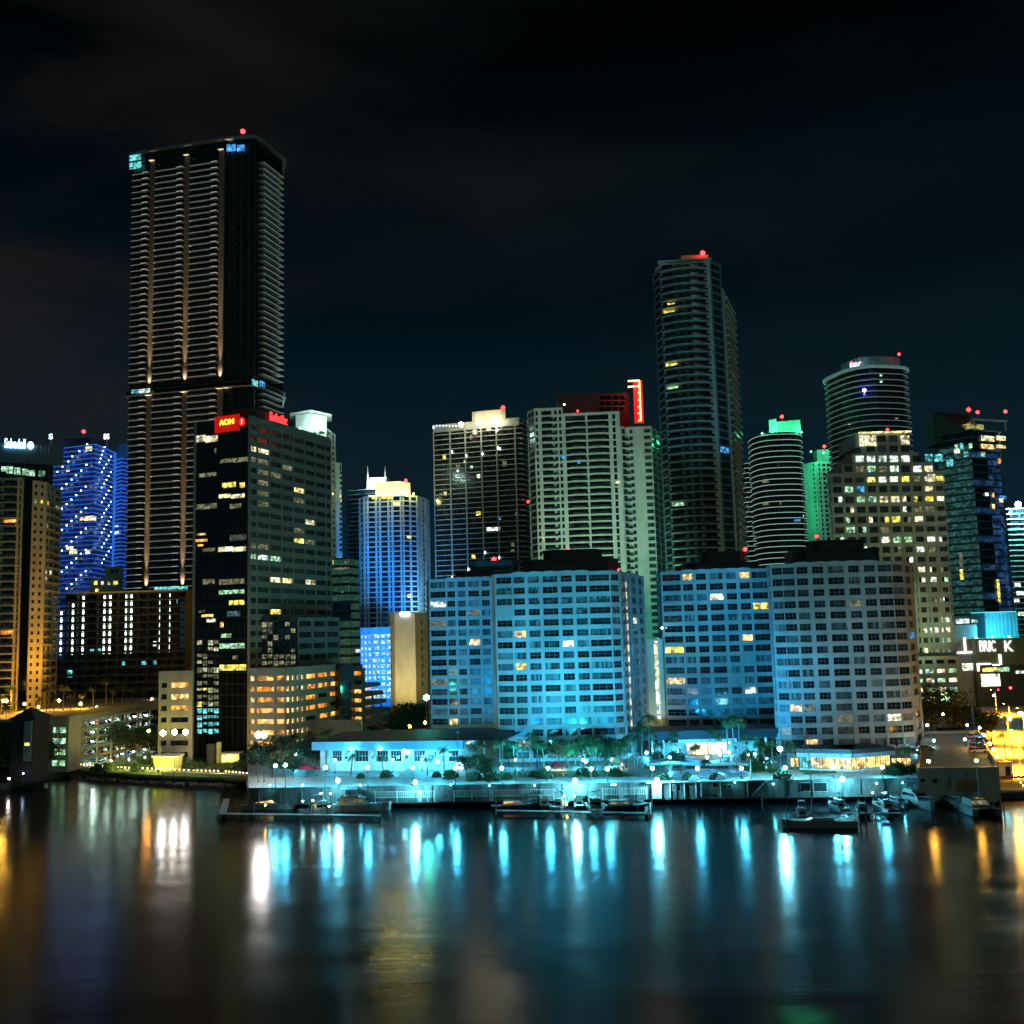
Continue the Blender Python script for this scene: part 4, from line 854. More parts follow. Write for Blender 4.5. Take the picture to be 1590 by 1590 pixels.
for px in (935, 945, 956, 966):
    for py in (617, 626, 635):
        u, z = onface(a, c, px, py); m.ob(a, c, u - 1.1, u + 1.1, 0, .06, z - 1.0, z + 1.0, gl_dark)
        m.ob(a, c, u - 1.25, u + 1.25, 0, .12, z + 1.0, z + 1.3, cr)
obj('penthouse', m, b.t)
# the red neon outline: tall upright with two bars and short ticks, before an added panel glowing as their halo
neon = emit('red neon tube', (1, .16, .05), 16, True); halo = emit('neon halo glow', (1, .004, .006), 1.3)
a, c = q(960, 438, 620), q(1010, 438, 620)
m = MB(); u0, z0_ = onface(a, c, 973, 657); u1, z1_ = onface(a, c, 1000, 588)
m.ob(a, c, u0 + 3.6, u1 - .9, -.9, -.3, z0_, z1_ - .6, halo); obj('neon_halo', m, b.t)  # neon halo put into an emissive panel
m = MB()
def bar(x0, y0, x1, y1, th=.42):
    ua, za = onface(a, c, x0, y0); ub, zb = onface(a, c, x1, y1); A_ = wallpt(a, 1, 0, ua, .3, za); B_ = wallpt(a, 1, 0, ub, .3, zb); m.tube(A_, B_, th * .75, neon, n=6)
bar(992.5, 591, 995, 653); bar(975, 592, 992.5, 591); bar(975, 601, 993, 599.5); bar(991, 653, 995, 653)
for py in (610, 621, 631.5, 642): bar(990.5, py, 994, py, .3)
obj('neon_sign', m, b.t)
ld = bpy.data.lights.new('neon_lamp', 'POINT'); ld.energy = 900; ld.color = (1, .02, .02); ld.shadow_soft_size = 2.0; lo = bpy.data.objects.new('neon_lamp', ld); C.objects.link(lo); p = P(984, 620, 434); lo.location = p
beacon(b, 897, 638, 429, .5, 1.5); m = MB(); p = P(876, 628, 434); m.ball(p, .4, emit('white roof lamp', (1, .95, .75), 18)); obj('roof_light', m, b.t)
b.litpx(r2, r3, [(872, 707, 878, 712, 'blue'), (955, 746, 962, 751, 'cream'), (897, 715, 903, 720, 'blue')], out=.15); b.litpx(r1, r2, [(842, 834, 845, 841, 'yellow')], out=.15); b.done()
# ================================================================== TALL RIBBED TOWER
yt = 395; t0, t1, t2, t3, t4, t5 = q(1026, 400, 700), q(1037, 393, 700), q(1076, 388, 700), q(1118, 391, 700), q(1134, 396, 700), q(1150, 424, 700)
ztt = Z(1075, 400, 390); ztl = Z(1025, 410, 398); tt = mat('pale grey green stucco', (.80, .74, .58), .8)
fht = fh_(12.45, 392); nft = int((ztt - 30) / fht)
b = Bld('condo_tower', 'tallest tower right of centre with curved stacked balconies and glass edges', (t2[0], 390, 3), 'condominium', None, (1012, 395, 1156, 900)); b.fm = frame_d; b.nm = 3
pol = backed([t0, t1, t3, t4], 26); b.core(pol, 3, ztt - .5, tt, None, .9)
z00 = ztt - 1.5 - nft * fht
LT = lambda i, j: None
b.facade(t0, t1, z00 - 2, fht, nft, [(1, .92)], M['teal curtain frame'], .35, .3, .6, gl_blue, .04)
lt_ = {(nft - 7, 1): 'yellow', (nft - 14, 1): 'yellow', (nft - 17, 1): 'green', (nft - 32, 1): 'green', (nft - 1, 8): 'dim'}
b.facade(t1, t3, z00, fht, nft, [(.15, 0), (1.5, .9), (.25, 0), (.7, .7), (.25, 0), (.7, .7), (.25, 0), (1.5, .9), (.35, 0), (.35, 0)], tt, .1, .2, .9, gl_dark, -.3, lit=lambda i, j: lt_.get((i, j)))
b.facade(t3, t4, z00, fht, nft, [(1, .9)], M['teal curtain frame'], .35, .3, .6, tg, .04, lit=lambda i, j: 'blue' if i == nft - 25 else None)
b.core([t4, t5, (t5[0] - 20, t5[1] + 4), (t4[0] - 15, t4[1] + 15)], 3, ztt - 9, tt, None, .6)
b.facade(t4, t5, z00, fht, nft - 3, [(.5, 0), (1, .8), (.8, 0), (1, .8)], tt, .3, .2, .6, tg, .1)
# curved balcony tray across the face
def curve(a, c, n, bulge):
    out = []
    for k in range(n + 1):
        f = k / n; out.append((f, bulge * (1 - (2 * f - 1) ** 2)))
    return out
l13 = math.dist(t1, t3); m = MB(); prof = curve(t1, t3, 12, 3.2); dx, dy = (t3[0] - t1[0]) / l13, (t3[1] - t1[1]) / l13
for (f0, d0), (f1, d1) in zip(prof, prof[1:]):
    if f1 > .93: break
    pa = wallpt(t1, dx, dy, f0 * l13, -.6, 0); pb = wallpt(t1, dx, dy, f1 * l13, -.6, 0); pc = wallpt(t1, dx, dy, f1 * l13, d1 + .5, 0); pd = wallpt(t1, dx, dy, f0 * l13, d0 + .5, 0)
    m.hexa([pd, pc, pb, pa] + [(x, y, .24) for x, y, _ in (pd, pc, pb, pa)], tt)
    m.ob(pd[:2], pc[:2], 0, math.dist(pd[:2], pc[:2]), -.1, -.04, .24, 1.15, rail_d)
me = m.mesh('balcony', (b.o[0], b.o[1], 0))
for i in range(nft): o = bpy.data.objects.new('balcony', me); C.objects.link(o); o.parent = b.t; o.location = (0, 0, z00 + i * fht - 3)
m = MB(); m.ob(t4, t5, 3, math.dist(t4, t5) - 1, -.5, 1.5, 0, .3, tt); m.ob(t4, t5, 3, math.dist(t4, t5) - 1, 1.35, 1.45, .3, 1.1, rail_d); me = m.mesh('balcony', (b.o[0], b.o[1], 0))
for i in range(1, nft - 3): o = bpy.data.objects.new('balcony', me); C.objects.link(o); o.parent = b.t; o.location = (0, 0, z00 + i * fht - 3)
m = MB(); a, c = q(1058, 400, 400), q(1100, 400, 400); m.ob(a, c, 0, math.dist(a, c), -10, 0, ztt - 1, Z(1080, 396, 400), tt); obj('roof_plant', m, b.t)
beacon(b, 1091, 393, 398, 1.1, 2)
m = MB(); e = grow(backed([t1, t3], 20), .5); m.prism(e, ztt - .6, ztt, tt); obj('parapet', m, b.t)
b.litpx(t1, t3, [(1036, 470, 1048, 474, 'yellow')], out=-.5); b.done()
# ================================================================== ROUND TEAL-LIT BALCONY TOWERS
def roundpoly(cx, cy, rx, ry, n=28, pw=2.6, rot=0):
    out = []
    for k in range(n):
        a = 2 * math.pi * k / n; c, s = math.cos(a), math.sin(a)
        x = math.copysign(abs(c) ** (2 / pw), c) * rx; y = math.copysign(abs(s) ** (2 / pw), s) * ry
        out.append((cx + x * math.cos(rot) - y * math.sin(rot), cy + x * math.sin(rot) + y * math.cos(rot)))
    return out
edge_t = emit('white green balcony light', (.62, 1, .85), .75)
edge_w = emit('pale balcony light', (.62, .85, .82), .26)
def round_tower(name, label, pxl, pxr, pyt, Y, ry, fh, edge, pw=2.6, ref=780, vis=(0, 0, 1590, 1590), z0=3, rot=0, th=.26, cap=100, slabm=None):
    a, c = q(pxl, Y + ry * .5, ref), q(pxr, Y + ry * .5, ref); cx = (a[0] + c[0]) / 2; rx = (c[0] - a[0]) / 2; cy = Y + ry
    zt = Z((pxl + pxr) / 2, pyt, Y + ry * .3); b = Bld(name, label, (cx, cy, z0), 'tower', None, vis); b.fm = None; b.nm = 1
    p = roundpoly(cx, cy, rx, ry, 28, pw, rot); b.w.prism(grow(p, -1.8), z0, zt, gl_blue, dgrey); b.zt = zt; b.cx = cx; b.cy = cy; b.poly = p
    def ex(m):
        n = len(p)
        for i in range(n): a_, c_ = p[i], p[(i + 1) % n]; m.ob(a_, c_, 0, math.dist(a_, c_), .01, .07, .02, th - .02, edge)
    n = int((zt - z0) / fh); slab_ring(b, p, [zt - i * fh for i in range(n)], th, slabm or slab_w, rail=rail_d, cap=cap, extra=ex); b.zs = [zt - i * fh for i in range(n)]
    return b
b = round_tower('condo_tower', 'rounded tower with teal-lit balcony rings and green-lit crown', 1175, 1254, 677, 556, 17, 3.1, edge_t, vis=(1165, 670, 1254, 885), cap=46)
m = MB(); c0, c1 = q(1206, 566, 660), q(1243, 562, 660); m.prism(backed([c0, c1], 12), b.zt, Z(1225, 653, 564), mat('grey crown wall', (.4, .42, .38), .7)); obj('crown', m, b.t)
m = MB(); c0, c1 = q(1194, 570, 660), q(1206, 566, 660); m.prism(backed([c0, c1], 10), b.zt, Z(1200, 650, 566), crown_w); obj('crown_wing', m, b.t)
for px, e in ((1199, 14000), (1244, 5000), (1183, 2500)):
    p = P(px, 668, 558); m = MB(); m.ball((p.x, p.y, b.zt + 1.2), .5, emit('green floodlight', (.1, 1, .45), 30, True)); obj('roof_light', m, b.t)
    ld = bpy.data.lights.new('crown_lamp', 'POINT'); ld.energy = e; ld.color = (.05, 1, .4); ld.shadow_soft_size = .5; lo = bpy.data.objects.new('crown_lamp', ld); C.objects.link(lo); lo.location = (p.x, p.y - .6, b.zt + 2.6)
beacon(b, 1214, 647, 566, 1.1, 3)
A_, B_ = q(1175, 557, 780), q(1245, 557, 780)
b.litpx(A_, B_, [(1183, 745, 1194, 749, 'dim'), (1209, 722, 1216, 726, 'icy'), (1185, 780, 1194, 784, 'dim'), (1211, 779, 1217, 783, 'dim'), (1234, 806, 1244, 811, 'blue')], out=-1.0); b.done()
b = round_tower('condo_tower', 'slim rounded tower with teal balcony rings, tucked behind its wider twin', 1150, 1178, 721, 640, 16, 3.1, edge_t, vis=(1148, 715, 1172, 880), cap=50); b.done()
# green tower
gf = [q(1243, 712, 760), q(1268, 700, 760), q(1297, 704, 760)]; ztg = Z(1270, 719, 702)
gw_ = mat('white tower wall', (.62, .66, .6), .7)
b = Bld('condo_tower', 'white tower flooded with green light between two rounded towers', (gf[1][0], 700, 3), 'tower', None, (1245, 690, 1300, 850)); b.fm = None; b.nm = 1
b.core(backed(gf, 24), 3, ztg, gw_, None, .5); b.facade(gf[0], gf[1], ztg - 50 * 3.2, 3.2, 50, [(1, .3), (1, 0), (.6, .4)], gw_, .9, .8, .4, gl_dark, .08); b.facade(gf[1], gf[2], ztg - 50 * 3.2, 3.2, 50, [(.5, 0), (.5, .7), (.25, 0), (.8, .75), (.8, .75), (.6, .75)], gw_, .7, .5, .5, gl_dark, .08)
m = MB(); a, c = q(1269, 706, 710), q(1292, 706, 710); m.ob(a, c, 0, math.dist(a, c), -10, 0, ztg, Z(1280, 698, 706), gw_); obj('crown', m, b.t)
for px, Y, pw_, zz_ in ((1238, 690, 9000, -8), (1262, 688, 4000, 6), (1244, 690, 7000, -38), (1281, 695, 6000, 6)):
    p = P(px, 730, Y); ld = bpy.data.lights.new('green_floodlight', 'POINT'); ld.energy = pw_; ld.color = (.03, 1, .42); ld.shadow_soft_size = .6
    lo = bpy.data.objects.new('green_floodlight', ld); C.objects.link(lo); lo.location = (p.x, p.y, ztg + zz_)
    m = MB(); m.ball((p.x, p.y + 1.4, ztg + zz_), .5, M['green floodlight']); m.tube((p.x, p.y + 1.4, ztg + zz_), (p.x + 2, gf[1][1], ztg + zz_), .1, steel); obj('wall_floodlight', m, b.t)
beacon(b, 1280, 693, 706, 1.2, 3); b.done()
# ================================================================== ROUND-SHOULDERED TOWER WITH WHITE ROOF LETTERS
b = round_tower('condo_tower', 'big rounded dark tower with pale floor rings and white roof letters', 1304, 1413, 576, 556, 22, 3.3, edge_w, pw=3.0, ref=650, vis=(1284, 560, 1416, 850), cap=46, rot=R(14), slabm=slab_w)
m = MB(); m.prism(grow(b.poly, .9), b.zt + .3, b.zt + 1.5, emit('lit roof rim', (.25, .6, .6), .25)); obj('roof_rim', m, b.t)
m = MB(); m.prism(roundpoly(b.cx + 3.5, b.cy, 15, 14, 24, 3, R(14)), b.zt + 1.5, Z(1360, 552, 562), mat('teal drum', (.25, .42, .45), .6)); obj('roof_drum', m, b.t)
# reading of the worn letters on the roof rim
a, c = (b.poly[14][0] - 2, b.cy - 10), (b.cx + 4, b.cy - 22.6)
sign_text('EWLC', a, c, 1329, 568, 16, 11, emit('white roof letters', (.55, .8, 1), 7, True), b.t, 1.2)
beacon(b, 1322, 563, 560, .8, 4); beacon(b, 1396, 550, 562, .9, 3)
p = P(1342, 606, 553); m = MB(); m.ball(p, 1.1, emit('violet lamp', (.16, .12, 1), 60, True)); obj('violet_lamp', m, b.t)
A_, B_ = q(1296, 566, 620), q(1400, 553, 620)
b.litpx(A_, B_, [(1366, 581, 1370, 584, 'green'), (1366, 591, 1370, 594, 'green'), (1317, 655, 1321, 659, 'cream'), (1390, 648, 1395, 651, 'dim')], out=-.5); b.done()
# ================================================================== STEPPED OFFICE GRID
sy = 385; off = mat('pale office concrete', (.52, .60, .50), .8); fho = fh_(15.55, sy)
sa, sb = q(1292, sy, 900), q(1476, sy, 900); lO = math.dist(sa, sb); nb = 11; bwO = lO / (nb - .6)
b = Bld('office_building', 'stepped pale office block with a square grid of many lit windows', (sa[0], sy, 3), 'office building', None, (1290, 665, 1485, 1020)); b.fm = frame_d; b.nm = 2
row_z = lambda k: Z(1400, 693 + k * 15.7, sy)    # bottom of each row of windows
# per row (top first): first and last column present, in pixels
ext = [(1333, 1413), (1341, 1415), (1326, 1431), (1309, 1452), (1294, 1472)]
tiers = []
z_top = Z(1380, 672, sy)
b.core(backed([sa, sb], 26), 3, Z(1380, 735, sy), off, mat('office roof', (.2, .2, .18), .9), .5)
for k in (3, 2, 1, 0):
    x0, x1 = ext[k]; zb_ = Z(1380, 688.5 + k * 15.7 + .5, sy) ; zt_ = Z(1380, 672 + k * 15.7, sy)
    a, c = q(x0, sy + .03 * (4 - k), 760), q(x1, sy + .03 * (4 - k), 760); b.w.prism([(a[0], a[1]), (c[0], c[1]), (c[0], c[1] + 20 - k), (a[0], a[1] + 20 - k)], zb_ - 1, zt_, off, dgrey)
rndw = random.Random(21)
litrow = {2: ['icy', 'icy', 'icy', 'icy', 'icy', 0, 0], 3: [0, 'dim', 'green', 'dim', 'icy', 0, 'icy', 'cream', 0], 4: [0, 0, 0, 'yellow', 'white', 'white', 'yellow', 'dim', 'white', 'yellow'], 5: [0, 'green', 'blue', 0, 0, 0, 0, 0, 'cream', 0], 6: ['white', 0, 'green', 'green', 'cream', 'cream', 'cream', 'yellow', 'yellow', 'cream'], 7: [0, 'cream', 0, 0, 0, 0, 'white', 'dim', 'dim', 0], 8: [0, 'green', 0, 'cream', 'yellow', 'yellow', 'dim', 'cream', 0, 0], 9: [0, 'green', 'green', 0, 'dim', 0, 0, 0, 0, 0]}
b.win0 = 0
nrow = 24
for k in range(nrow):
    xs = [1296 + 3.0 * (k / 24.) * 0 + j * 17.9 for j in range(10)]
    y0 = 674.5 + 15.7 * k; 
    for j in range(10):
        xc = 1303.5 + j * 17.75 + k * .0
        e0, e1 = ext[min(k, 4)]
        pc = xc + (k - 9) * .62
        if k < 4 and not (e0 - 1 <= pc - 6 and pc + 6 <= e1 + 2): continue
        if pc > 1476 + k * .6: continue
        m = None
        if k in litrow and j < 10:
            rowl = litrow[k]; off_ = 10 - len(rowl) if k == 4 else (0 if len(rowl) == 10 else 2 if k == 2 else 1)
            jj = j - off_; m = rowl[jj] if 0 <= jj < len(rowl) else 0
        elif k >= 10: m = rndw.choices([0, 'green', 'white', 'icy', 'dim', 'cream'], [5, 1.8, 1.6, .8, 1.5, .6])[0]
        if k == 0: m = 'cream' if j in (2, 6) else 0
        u, z = onface(sa, sb, pc, y0 + 6.6)
        wO = 3.1; mm = LIT[m] if m else rnd.choice([agl, agl, gl_mid])
        if m and rndw.random() < .42 and k > 4:   # only part of the window is lit
            s_ = rndw.choice((-1, 1)); b.win(sa, sb, u + s_ * .85, z, 1.4, 2.3, mm, frame_d, 1, -.28); b.win(sa, sb, u - s_ * .75, z, 1.6, 2.3, agl, frame_d, 1, -.28)
        else: b.win(sa, sb, u, z, wO, 2.4, mm, frame_d, 2, -.28 if k > 3 else .12)
# grid of ribs in front of the recessed panes
for k in range(4, nrow + 1):
    z = Z(1380, 672 + 15.7 * k + .2, sy); b.w.ob(sa, sb, 0, lO, -.5, 0, z - .75, z + .55, off)
for j in range(11):
    u, _ = onface(sa, sb, 1294.6 + j * 17.75, 813); b.w.ob(sa, sb, max(0, u - .45), min(lO, u + .45), -.5, .03, 3, Z(1380, 735, sy), off)
sc_, sd_ = sb, q(1490, 402, 900)
m = MB(); m.ob(q(1333, sy, 680), q(1415, sy, 680), 0, math.dist(q(1333, sy, 680), q(1415, sy, 680)), .3, .7, z_top - .1, z_top + .5, emit('cornice lights', (1, .75, .4), 1.4, tex=.9)); obj('cornice', m, b.t)
b.litpx(sa, sb, [(1334, 676, 1341, 693, 'cream'), (1342, 676, 1360, 693, 'cream'), (1399, 676, 1412, 690, 'cream'), (1436, 705, 1448, 717, 'cyan'), (1450, 705, 1464, 717, 'cyan'), (1439, 736, 1452, 748, 'cream')], out=.15)
beacon(b, 1378, 667, sy, .6, 1.5); b.done()
# lower wider part of the same block with garage slots
la, lb = q(1425, 380, 1050), q(1492, 380, 1050); zlo = Z(1455, 1018, 380)
b = Bld('parking_garage', 'square-windowed pale garage base right of the greyer hotel block', (la[0], 380, 3), 'parking garage', None, (1422, 1012, 1494, 1095)); b.fm = None; b.nm = 1
b.core(backed([la, lb], 22), 2, zlo, off, None, .6)
b.facade(la, lb, zlo - .8 - 5 * 3.35, 3.35, 5, [(.6, .5), (1, .72), (1, .72), (1, .72), (.2, 0)], off, 1.2, .7, .6, gl_dark, .05, lit=lambda i, j: None if i == 4 else ('cream' if (i + j) % 2 else 'green')); b.done()
# ================================================================== DARK BLUE GLASS TOWER ON THE RIGHT
uf = [q(1464, 530, 850), q(1521, 515, 850), q(1567, 525, 850)]; zu = Z(1520, 668, 516); zul = Z(1470, 640, 528)
dots_g = emit('scattered blue office lights', (.08, .50, .55), .12, tex=.8); dots_b = emit('blue glass glow', (.005, .12, .5), .22, tex=.35)
b = tower('office_tower', 'dark blue glass tower with an open lit roof frame, at the right', uf, 30, 3, zu, 3.6, gl_blue, mat('blue slab', (.10, .25, .32), .5), .15, th=.3, vis=(1460, 630, 1575, 965), inset=.5)
for i in range(3, 41):
    z = zu - i * 3.6 + 1.9
    for (e, x0, x1, mm) in ((0, 1466, 1520, dots_g), (1, 1522, 1545, bl_glass if i % 4 else dots_b), (1, 1545, 1565, dots_b)):
        u0 = onface(uf[e], uf[e + 1], x0, 850)[0]; u1 = onface(uf[e], uf[e + 1], x1, 850)[0]; b.win(uf[e], uf[e + 1], (u0 + u1) / 2, z, u1 - u0, 2.6, mm, out=-.35)
b.litpx(uf[0], uf[1], [(1483, 690, 1488, 700, 'green'), (1491, 688, 1496, 698, 'cyan'), (1497, 701, 1504, 709, 'cyan'), (1470, 714, 1480, 724, 'cyan'), (1505, 688, 1510, 696, 'green'), (1482, 697, 1490, 704, 'white'), (1490, 858, 1495, 880, 'dim'), (1491, 884, 1496, 900, 'yellow')], out=.25)
b.litpx(uf[1], uf[2], [(1523, 677, 1543, 685, 'cream'), (1523, 690, 1543, 697, 'warm'), (1546, 677, 1561, 684, 'cream'), (1546, 691, 1561, 696, 'warm'), (1523, 702, 1529, 709, 'green'), (1549, 712, 1553, 720, 'orange'), (1540, 765, 1543, 772, 'warm'), (1551, 774, 1557, 780, 'warm'), (1540, 783, 1544, 790, 'warm'), (1529, 765, 1534, 770, 'icy'), (1548, 900, 1552, 935, 'yellow'), (1567 - 16, 770, 1562, 775, 'blue'), (1557, 800, 1562, 925, dots_b)], out=.25)
m = MB()   # tilted glass sail and open roof frame
s0, s1 = wallpt(uf[0], 1, 0, 0, 0, 0)[:2], q(1500, 519, 680)
m.add([(uf[0][0], uf[0][1], zu - 4), (s1[0], s1[1], zu - 4), (s1[0], s1[1], zu + 1.5), (uf[0][0], uf[0][1], zul + 1), (uf[0][0] + 2, uf[0][1] + 16, zu - 4), (s1[0] + 2, s1[1] + 16, zu - 4), (s1[0] + 10, s1[1] + 16, Z(1505, 641, 530)), (uf[0][0] + 2, uf[0][1] + 16, zul + 1)],
      [(0, 1, 2, 3), (4, 7, 6, 5), (0, 3, 7, 4), (3, 2, 6, 7), (1, 5, 6, 2), (0, 4, 5, 1)], mat('teal dark sail', (.03, .09, .09), .3)); obj('roof_sail', m, b.t)
m = MB(); rw = mat('lit frame white', (.6, .62, .6), .6); zf = Z(1540, 648, 516)
m.ob(q(1512, 517, 660), q(1565, 524, 660), 0, math.dist(q(1512, 517, 660), q(1565, 524, 660)), -1, 0, zf - .8, zf, rw)
for px in (1514, 1562): p = P(px, 660, 519); m.cyl(p.x, p.y + .6, zu, zf - .8, .4, .4, rw)
m.tube(P(1494, 664, 520), P(1514, 650, 519), .5, rw); m.ob(uf[1], uf[2], -1, math.dist(uf[1], uf[2]) + 1, -2, .6, zu, zu + .7, rw)
m.ob(uf[1], uf[2], 2, 13, -6, -2, zu + .7, zu + 4, emit('rooftop garden glow', (.9, .8, .25), .5, tex=.8)); obj('roof_frame', m, b.t)
beacon(b, 1504, 636, 522, 1.2, 3); beacon(b, 1518, 640, 519, 1.0, 3); beacon(b, 1561, 639, 523, 1.0, 3); b.done()
# far right edge tower with the bright teal lamp
ff = [q(1571, 700, 880), q(1640, 700, 880)]; zf_ = Z(1590, 790, 700)
b = tower('office_tower', 'striped tower cut by the right edge with a bright white lamp on top', ff, 30, 3, zf_, 3.6, gl_blue, mat('teal lit slab', (.35, .6, .6), .6), .5, th=.7, vis=(1568, 780, 1600, 975))
p = P(1581, 783, 696); m = MB(); m.ball(p, 2.0, emit('teal white lamp', (.55, 1, .92), 60, True), 2); obj('roof_light', m, b.t)
ld = bpy.data.lights.new('roof_lamp', 'POINT'); ld.energy = 160000; ld.color = (.45, 1, .9); ld.shadow_soft_size = 1; lo = bpy.data.objects.new('roof_lamp', ld); C.objects.link(lo); lo.location = (p.x + 2, p.y - 8, p.z - 4)
b.litpx(*ff, [(1575, 905, 1584, 911, 'icy'), (1578, 918, 1590, 924, 'icy'), (1574, 930, 1582, 935, 'white'), (1580, 950, 1590, 956, 'icy')], out=.6); b.done()
# ================================================================== SHOPPING CENTRE WITH THE LIT LETTERS
mf = [q(1480, 470, 1000), q(1519, 470, 1000)]; mf2 = [q(1517, 464, 1000), q(1600, 464, 1000)]
mw = mat('striped green grey cladding', (.18, .26, .18), .7, var=.2, scale=1.5)
b = Bld('shopping_centre', 'shopping centre with white letters and stepped light strips beyond the street', (mf[0][0], 467, 2), 'shopping centre'); b.fm = None; b.nm = 1
za, zb_, zc_, zd_ = Z(1500, 970, 470), Z(1540, 991, 464), Z(1540, 1014, 464), Z(1540, 1033, 464)
b.w.ob(*mf, 0, math.dist(*mf), -20, 0, 2, za, mat('pale mall panel', (.35, .42, .48), .7)); b.w.ob(*mf2, 0, math.dist(*mf2), -20, 0, zd_, zb_, mw)
b.w.ob(*mf2, 0, math.dist(*mf2), -20, -3, 2, zd_, mat('dark mall base', (.08, .09, .07), .8))
ls = emit('white light strip', (1, .85, .8), 3.5, True)
m = MB()
def strip(f, x0, y0, x1, y1, t=.35, out=.15):
    ua, z1 = onface(f[0], f[1], x0, y0); ub, z2 = onface(f[0], f[1], x1, y1)
    if abs(x1 - x0) > abs(y1 - y0): m.ob(f[0], f[1], ua, ub, out, out + .3, (z1 + z2) / 2 - t, (z1 + z2) / 2 + t, ls)
    else: m.ob(f[0], f[1], ua - t, ua + t, out, out + .3, min(z1, z2), max(z1, z2), ls)
strip(mf, 1497, 990, 1497, 1011, .4); strip(mf, 1515, 990, 1515, 1012, .6); strip(mf, 1485, 1012, 1518, 1014, .3); strip(mf2, 1518, 1030, 1538, 1032, .3, .2); strip(mf2, 1552, 1016, 1552, 1032, .5); strip(mf2, 1541, 1032, 1552, 1033, .3); strip(mf2, 1518, 1030, 1518, 1042, .5); obj('light_strip', m, b.t)
ltm = emit('white mall letters', (1, .9, .85), 2)
for t, x, w in (('B', 1523.5, 5), ('R', 1530.5, 5.4), ('I', 1536, 1.6), ('C', 1542, 5.5), ('K', 1566, 12)): sign_text(t, *mf2, x, 1003, w, 17, ltm, b.t, .35, 'letter')
m = MB(); cyw_ = mat('white painted wall', (.75, .75, .72), .6); a, c = q(1529, 476, 960), q(1578, 476, 960); m.ob(a, c, 0, math.dist(a, c), -14, 0, zb_ - 2, Z(1550, 951, 476), mat('pale blue pavilion panel', (.08, .42, .55), .6))
for k in range(9): m.ob(a, c, .6 + k * 1.75, .75 + k * 1.75, 0, .35, zb_ - 2, Z(1550, 951, 476), cyw_)
m.ob(a, c, 0, math.dist(a, c), -14, .3, Z(1550, 951, 476), Z(1550, 951, 476) + .4, emit('cyan edge light', (.1, .8, 1), 1.3)); obj('pavilion', m, b.t)
for (px, e) in ((1540, 9000), (1566, 7000)):  # point lights and spot balls added to wash the pavilion cyan
    p = P(px, 984, 466); ld = bpy.data.lights.new('pavilion_fill', 'POINT'); ld.energy = e; ld.color = (.12, .8, 1); ld.shadow_soft_size = .5; lo = bpy.data.objects.new('pavilion_fill', ld); C.objects.link(lo); lo.location = p
    mm = MB(); mm.ball((p.x, p.y, p.z - 1.2), .35, emit('pavilion fill spot', (.3, .9, 1), 40, True)); obj('pavilion_fill_spot', mm, b.t)
b.litpx(*mf, [(1484, 961, 1505, 968, 'icy'), (1508, 962, 1518, 967, 'green')], out=.1); b.litpx(*mf, [(1494, 1030, 1516, 1041, 'white')], out=.1)
b.litpx(*mf2, [(1530, 1037, 1552, 1043, 'yellow'), (1553, 1036, 1572, 1043, 'green')], out=-2.8)
b.litpx(*mf2, [(1528, 1047, 1557, 1066, emit('bright shopfront', (.8, 1, .75), 2.2, True, .4)), (1582, 1042, 1594, 1046, 'icy')], out=-2.7); b.done()
# ================================================================== PARKING GARAGE ON THE LEFT, OPEN DECKS FULL OF CARS
ga, gb_, gc = q(58, 325, 1150), q(106, 322, 1150), q(252, 374, 1110); zG = 17.6; fhq = 3.0
gcon = M['garage concrete']
b = Bld('parking_garage', 'open parking garage with white-lit decks full of parked cars, lower left', (gb_[0], 322, QZ), 'parking garage'); b.fm = None; b.nm = 1
bk = (gc[0] - 8, gc[1] + 30)
b.w.ob(ga, gb_, 0, math.dist(ga, gb_), -6, 0, QZ, zG, gcon)
glit2 = emit('garage tube light', (.66, 1, .80), 240, True); backw = mat('garage back wall', (.45, .46, .42), .8)
lg = math.dist(gb_, gc); lga = math.dist(ga, gb_)
for i in range(6):
    z = QZ + .3 + i * fhq
    if i < 5:
        m = MB(); m.ob(gb_, gc, .4, lg, -16, -.3, z - .3, z, mat('deck slab', (.32, .33, .30), .8)); m.ob(gb_, gc, .4, lg, -.3, 0, z - .35, z + .4, gcon) if i else None; obj('deck', m, b.t)
m = MB(); m.ob(gb_, gc, .4, lg, -16.3, -16, QZ, zG - .8, backw)
for u in [.6] + [lg * k / 7 for k in range(1, 8)]: m.ob(gb_, gc, u - .3, u + .3, -.45, .05, QZ, zG - .8, gcon); m.ob(gb_, gc, u - .3, u + .3, -9, -8.3, QZ, zG - .8, gcon)
obj('column', m, b.t)
for i in range(5):
    for k in range(7):
        u = lg * (k + .5) / 7; m = MB(); m.ob(gb_, gc, u - 1.6, u + 1.6, -3.5, -3.3, QZ + .3 + (i + 1) * fhq - .42, QZ + .3 + (i + 1) * fhq - .34, glit2); obj('tube_light', m, b.t)
m = MB(); m.ob(gb_, gc, -.2, lg + 1, -40, .5, zG - .8, zG - .1, gcon); m.ob(ga, gb_, -12, lga, -40, .3, zG - .8, zG - .1, gcon)
m.ob(gb_, gc, -.2, lg + 1, .2, .5, zG - .1, zG + .9, gcon); m.ob(ga, gb_, -.2, lga, 0, .3, zG - .1, zG + .9, gcon); obj('roof_deck', m, b.t)
for i in range(4):
    for (x0, x1) in ((65, 70), (70.5, 76), (82, 91), (93, 102)):
        u0 = onface(ga, gb_, x0, 1150)[0]; u1 = onface(ga, gb_, x1, 1150)[0]; z = QZ + 2.6 + i * 3.35
        b.win(ga, gb_, (u0 + u1) / 2, z, u1 - u0, 1.7, LIT['green'] if x0 != 65 or i % 2 else gl_dark, None, 1, .03)
b.done()
